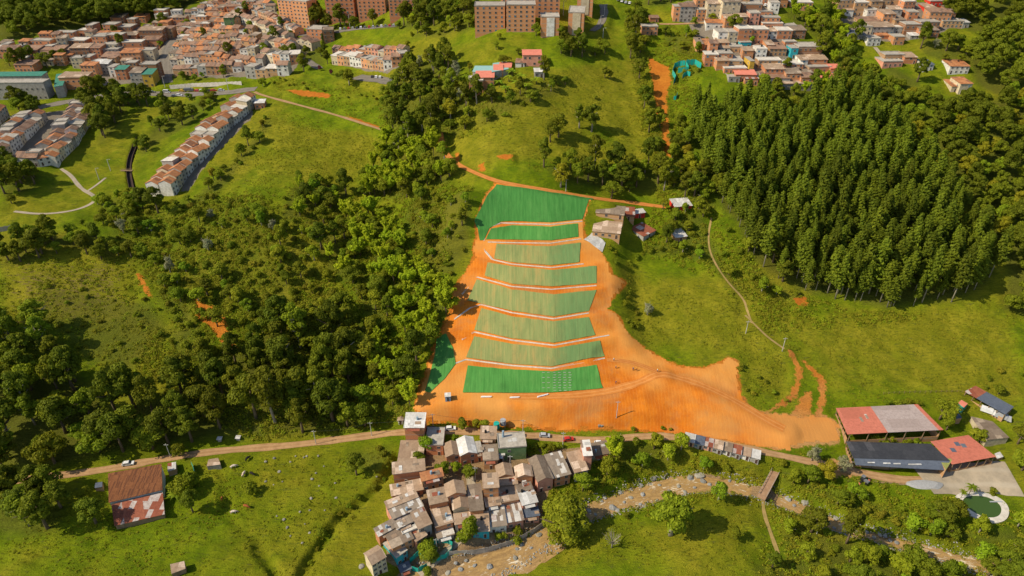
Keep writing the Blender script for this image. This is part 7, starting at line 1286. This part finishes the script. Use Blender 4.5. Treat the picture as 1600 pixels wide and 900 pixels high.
def details():
    A = Zm(570, 760, 6.667)
    mesh_fence([A(680,625), A(760,585), A(860,590), A(915,625), A(905,690), A(850,745), A(700,800)], 2.4, 'turquoise netting fence looping round an orange soil plot by the village')
    mesh_fence([A(470,800), A(565,715), A(620,760)], 2.4, 'turquoise netting fence at the upper side of the village lane plot'); mesh_fence([A(490,880), A(560,895), A(650,845)], 2.4, 'turquoise netting fence lowest beside the village lane plot')
    R = Zm(1050, 0, 5.697)
    mesh_fence([R(120,590), R(145,640), R(50,650)], 3.2, 'short inner turquoise netting fence left of the brick town'); mesh_fence([R(120,585), R(200,580), R(255,615)], 3.6, 'turquoise netting fence nearest the brick town'); mesh_fence([R(10,760), R(30,720), R(0,670), R(20,610), R(70,590), R(115,588)], 3.4, 'long curved turquoise netting fence at the top of the plantation'); mesh_fence([R(90,700), R(130,670), R(160,680)], 2.6, 'small turquoise netting scrap under the curved fence')
    mesh_fence([(301,729),(304,735),(306,745)], 2.6, 'turquoise netting fence right of the rusty-roofed shed'); mesh_fence([(1052,156),(1056,156),(1058,150)], 2.2, 'turquoise scrap of netting lowest at the curved fence')
    for x0, x1, y0, d in ((266,378,138,'long pale concrete wall above the car-lined street'),): mesh_fence([(x0, y0 + 1), (300, y0 - 2), (x1, y0 - 5)], 2.6, d, 'concrete_light', 'concrete', 'boundary_wall', 'wall', 6)
    mesh_fence([(0,362),(24,358)], 2.5, 'grey stone wall at the left edge of the park', 'grey_wall', 'concrete', 'retaining_wall', 'wall', 5)
    mesh_fence([(702,868),(740,866),(763,862),(802,850),(835,832),(856,816)], 2.4, 'grey concrete river wall with pillars below the village', 'concrete', 'concrete_light', 'river_wall', 'wall', 6)
    mesh_fence([(1380,616),(1430,614),(1503,613)], 1.1, 'low dark wire fence across the grass behind the broad shed', 'wire', 'wood', 'wire_fence', 'fence', 4) if False else None
    P = dens_lin(pline([(1380,616),(1430,614),(1503,613)]), 16); root = thing('pasture_fence', P[0])
    for i, p in enumerate(P):
        q = p - P[0]; MB().tube([(q[0], q[1], q[2] - .4), (q[0], q[1], q[2] + 1.3)], [.08, .07], 'wood', 5).build('post', root)
    for zz in (.6, 1.1): MB().tube([tuple(p - P[0] + np.array((0, 0, zz))) for p in P], [.03] * len(P), 'wire', 4).build('wire', root)
    tag(root, 'low post and wire fence across the grass behind the broad shed', 'fence', None, 1440, 614, True)
    # drain lining
    b = MB(); 
    for a, c in zip(CH[:-1], CH[1:]):
        t = (c - a)[:2]; t = t / (np.linalg.norm(t) + 1e-9); nr = np.array((-t[1], t[0]))
        for s0, s1, h0, h1 in ((-1.3, -1.1, -1.4, .15), (1.1, 1.3, -1.4, .15)):
            q = [(*(a[:2] + nr * s0), a[2] + h0), (*(c[:2] + nr * s0), c[2] + h0), (*(c[:2] + nr * s1), c[2] + h0), (*(a[:2] + nr * s1), a[2] + h0)]; b.hexa(q + [(x, y, z + h1 - h0) for x, y, z in q], 'drain_dark')
        q = [(*(a[:2] + nr * -1.1), a[2] - 1.3), (*(c[:2] + nr * -1.1), c[2] - 1.3), (*(c[:2] + nr * 1.1), c[2] - 1.3), (*(a[:2] + nr * 1.1), a[2] - 1.3)]; b.hexa(q + [(x, y, z + .25) for x, y, z in q], 'drain_dark')
    o = b.build('drain'); tag(o, 'dark open drain running down through the park lawn', 'drain', None, 203, 260, True)
    A_, B_ = hit(191, 268.5), hit(206, 267.5); c = (A_ + B_) / 2; o = thing('footbridge', (c[0], c[1], c[2] + .5), 0); MB().box(-3.4, 3.4, -.7, .7, 0, .25, 'wood').build('deck', o); [MB().box(-3.4, 3.4, s - .05, s + .05, .9, 1.0, 'wood').build('rail', o) for s in (-.65, .65)]; tag(o, 'small plank bridge over the dark park drain', 'bridge', None, 198, 268, True)
    a, c = hit(1211, 738), hit(1190, 780); mid = (a + c) / 2; L = float(np.linalg.norm((a - c)[:2])); zt = max(a[2], c[2], 2.0) + .3; o = thing('bridge', (mid[0], mid[1], zt), math.atan2((a - c)[1], (a - c)[0]))
    MB().box(-L / 2 - 2, L / 2 + 2, -1.5, 1.5, -.45, 0, 'bridge_deck').build('deck', o)
    for s in (-1.42, 1.42): r_ = MB().box(-L / 2 - 1, L / 2 + 1, s - .06, s + .06, .85, .97, 'concrete').build('railing', o); [MB().box(x - .07, x + .07, s - .05, s + .05, 0, .85, 'concrete').build('baluster', r_) for x in np.linspace(-L / 2, L / 2, 8)]
    for x in (-L / 2 + .5, L / 2 - .5): MB().box(x - .5, x + .5, -1.3, 1.3, -4, -.45, 'concrete').build('abutment', o)
    tag(o, 'narrow brown bridge carrying the path over the river', 'bridge', None, 1200, 760, True)
    # site cabin, pipes, dump of bags
    P = hit(700, 624); o = thing('site_cabin', P, .1); MB().box(-1.1, 1.1, -1.1, 1.1, -.2, 2.4, 'cabin_blue').build('body', o); MB().box(-1.25, 1.25, -1.25, 1.25, 2.4, 2.55, 'roof_light').build('roof', o); MB().box(-.4, .4, -1.16, -1.08, 0, 2, 'glass').build('door', o); tag(o, 'small blue-grey site cabin on the orange soil left of the terraces', 'cabin', None, 700, 622, True)
    for (x, y, L_, a, d) in ((759,620.5,4.0,0,'left bundle of white pipes at the foot of the lowest net'),(803,621.5,3.6,.05,'middle bundle of white pipes below the lowest net'),(847,619,4.4,.35,'right bundle of white pipes at the foot of the lowest net')):
        P = hit(x, y); o = thing('pipe_bundle', (P[0], P[1], P[2] + .1), a)
        for k in range(5): MB().tube([(-L_ / 2 + k * .12, (k % 3 - 1) * .27, .14 + .26 * (k // 3)), (L_ / 2 + k * .12, (k % 3 - 1) * .27, .14 + .26 * (k // 3))], [.13, .13], 'pvc_white', 8).build('pipe', o)
        tag(o, d, 'pipes', 'pipe bundles below the lowest net', x, y, True)
    P = hit(938, 666); o = thing('rubble_pile', P); [MB().box(-.9 + k * .5, -.3 + k * .5, -.4 + (k % 2) * .3, .3 + (k % 2) * .3, -.2, .7 - .1 * k, 'rock').build('block', o) for k in range(4)]; tag(o, 'grey heap of blocks on the bank above the road', 'rubble pile', None, 938, 666, True)
    P = hit(626, 664); building(P[0], P[1] + 1, P[2], 1.9, 1.6, 2.3, 0, wall='white_wall', roof='gy', rmat='roof_fibre', cols=1, floors=1, desc='tiny white shrine with dark doorway left of the tall white-roofed house', name='shrine', cat='shrine', exact=True, side=False, px=626, py=664)
    P = hit(343, 692); building(P[0], P[1] + 1, P[2], 1.3, 1.2, 1.5, 0, wall='grey_wall', roof='mono', rmat='roof_light', cols=0, desc='small pale gatepost hut left beside the dirt road at the forest', name='hut', cat='hut', exact=True, side=False, px=343, py=692); P = hit(372, 690); building(P[0], P[1] + 1, P[2], 1.3, 1.2, 1.5, 0, wall='grey_wall', roof='mono', rmat='roof_light', cols=0, desc='small pale gatepost hut right beside the dirt road at the forest', name='hut', cat='hut', exact=True, side=False, px=372, py=690)  # grey gate stones by the road, modelled as tiny roofed boxes, not huts
    # vehicles
    car(201,726,12,'car','white','white car on the left dirt road above the old farmhouse'); car(704,671,5,'car','white','white car parked right of the tall white-roofed house'); car(851,682,-3,'car','silver','silver blue car driving on the dirt road'); car(937,694,-3,'car','white','white car parked above the dark roof at the village end'); car(888,688,10,'car','red','small red car beside the tall road pole'); car(676,674,0,'van','black','dark van parked close right of the tall white-roofed house'); car(811,681,0,'car','silver','pale blue car half behind the concrete slab house')
    car(1544,646,-35,'truck','white','white truck parked left behind the dark farmhouse'); car(1566,655,-35,'truck','silver','silver truck parked right behind the dark farmhouse')
    g = 'cars along the car-lined street'
    for i, (x, y, k, c, d) in enumerate(((231,145,'car','silver','silver car leftmost on the car-lined street'),(238,145,'car','grey','grey car second from left on the street'),(261,145,'van','white','white van before the left tall street light'),(250,151,'car','black','black car on the near side of the street'),(285,143,'car','yellow','yellow taxi parked on the far street side'),(296,143,'truck','grey','grey truck beside the yellow taxi'),(309,143,'car','red','left red car of the street'),(316,142.5,'car','white','white car between the two red cars'),(327,143,'car','black','dark car left of the right red car'),(334,142.5,'car','red','right red car of the street'),(346,142,'car','silver','silver car rightmost on the street'),(273,151,'car','grey','grey car near the street hedge, left'),(280,150,'car','white','white car near the street hedge, right'))): car(x, y, 8 if i % 2 else -4, k, c, d, g)
    g = 'cars at the small car park'
    for x, y, k, c, d in ((582,121,'car','black','black car in the small car park'),(588,121.5,'car','white','left white car in the small car park'),(594,122,'car','white','right white car in the small car park'),(611,125,'car','silver','silver car at the right end of the small car park')): car(x, y, 95, k, c, d, g)
    g = 'cars parked before the apartment slabs'
    for i in range(15):
        x = 532 + i * 6.4; c = ('white', 'silver', 'grey', 'black', 'red')[(i * 7) % 5]; car(x, 46.5 - i * .45, 100, 'car', c, f'{c} car, {ordn(i)} from left before the apartment slabs', g)
    for i, (x, y, c) in enumerate(((441,38,'white'),(452,43,'silver'),(459,48,'white'),(465,51,'grey'))): car(x, y, -35, 'car', c, f'{c} car, {ordn(i)} down the estate street', 'cars on the estate street')
    for i, (x, y, c) in enumerate(((966,1,'grey'),(972,3,'white'),(978,5,'silver'),(984,6,'white'))): car(x, y, 70, 'car', c, f'{c} car, {ordn(i)} in the top edge row right of the towers', 'cars at the top edge')
    for i, (x, y, c) in enumerate(((452,83,'white'),(458,84,'silver'),(464,86,'white'),(470,88,'white'),(447,86,'red'))): car(x, y, 20, 'car', c, f'{c} car, {ordn(i)} in the terrace lane car park', 'cars in the terrace lane')
    for i, (x, y, c) in enumerate(((1196,9,'white'),(1201,11,'silver'),(1206,13,'grey'))): car(x, y, 60, 'car', c, f'{c} car, {ordn(i)} at the top of the brick town', 'cars in the brick town')
plain('drain_dark', (0.07, 0.045, 0.035)); plain('bridge_deck', (0.36, 0.22, 0.13), (0.27, 0.16, 0.09))
# ------------------------------------------------------------------ labels that single each thing out
def finish():
    from collections import defaultdict
    for root in [r for v in PROTO.values() for r in v]:
        if root.name not in USED:
            for c in KIDS.get(root.name, []): bpy.data.objects.remove(c)
            bpy.data.objects.remove(root)
    G = defaultdict(list)
    for r in REG: G[r[1]].append(r)
    for d, L in G.items():
        if len(L) == 1: L[0][0]['label'] = d; continue
        L.sort(key=lambda r: r[2])
        for i, r in enumerate(L): r[0]['label'] = f'{d}, {ordn(i)} such from left'
protos()
village(); farm(); huts(); old_farmhouse(); towers(); towns()
fill([(0,72),(180,48),(300,18),(400,0),(440,20),(360,45),(260,60),(250,118),(150,115),(110,105),(0,90)], 10, 'loose houses of the upper left town', 'amid upper left town')
fill([(1055,0),(1210,0),(1215,35),(1255,70),(1310,122),(1190,133),(1095,105),(1090,70),(1120,40)], 10, 'loose houses of the brick town', 'amid the right brick town')
fill([(1300,0),(1400,-5),(1470,10),(1500,45),(1400,66),(1345,60)], 11, 'loose houses of the top right slope', 'amid the top right slope')
vegetation()
people(); cows(); stones(); poles(); details()
build_ground(); build_river(); build_roads(); build_nets()
finish()
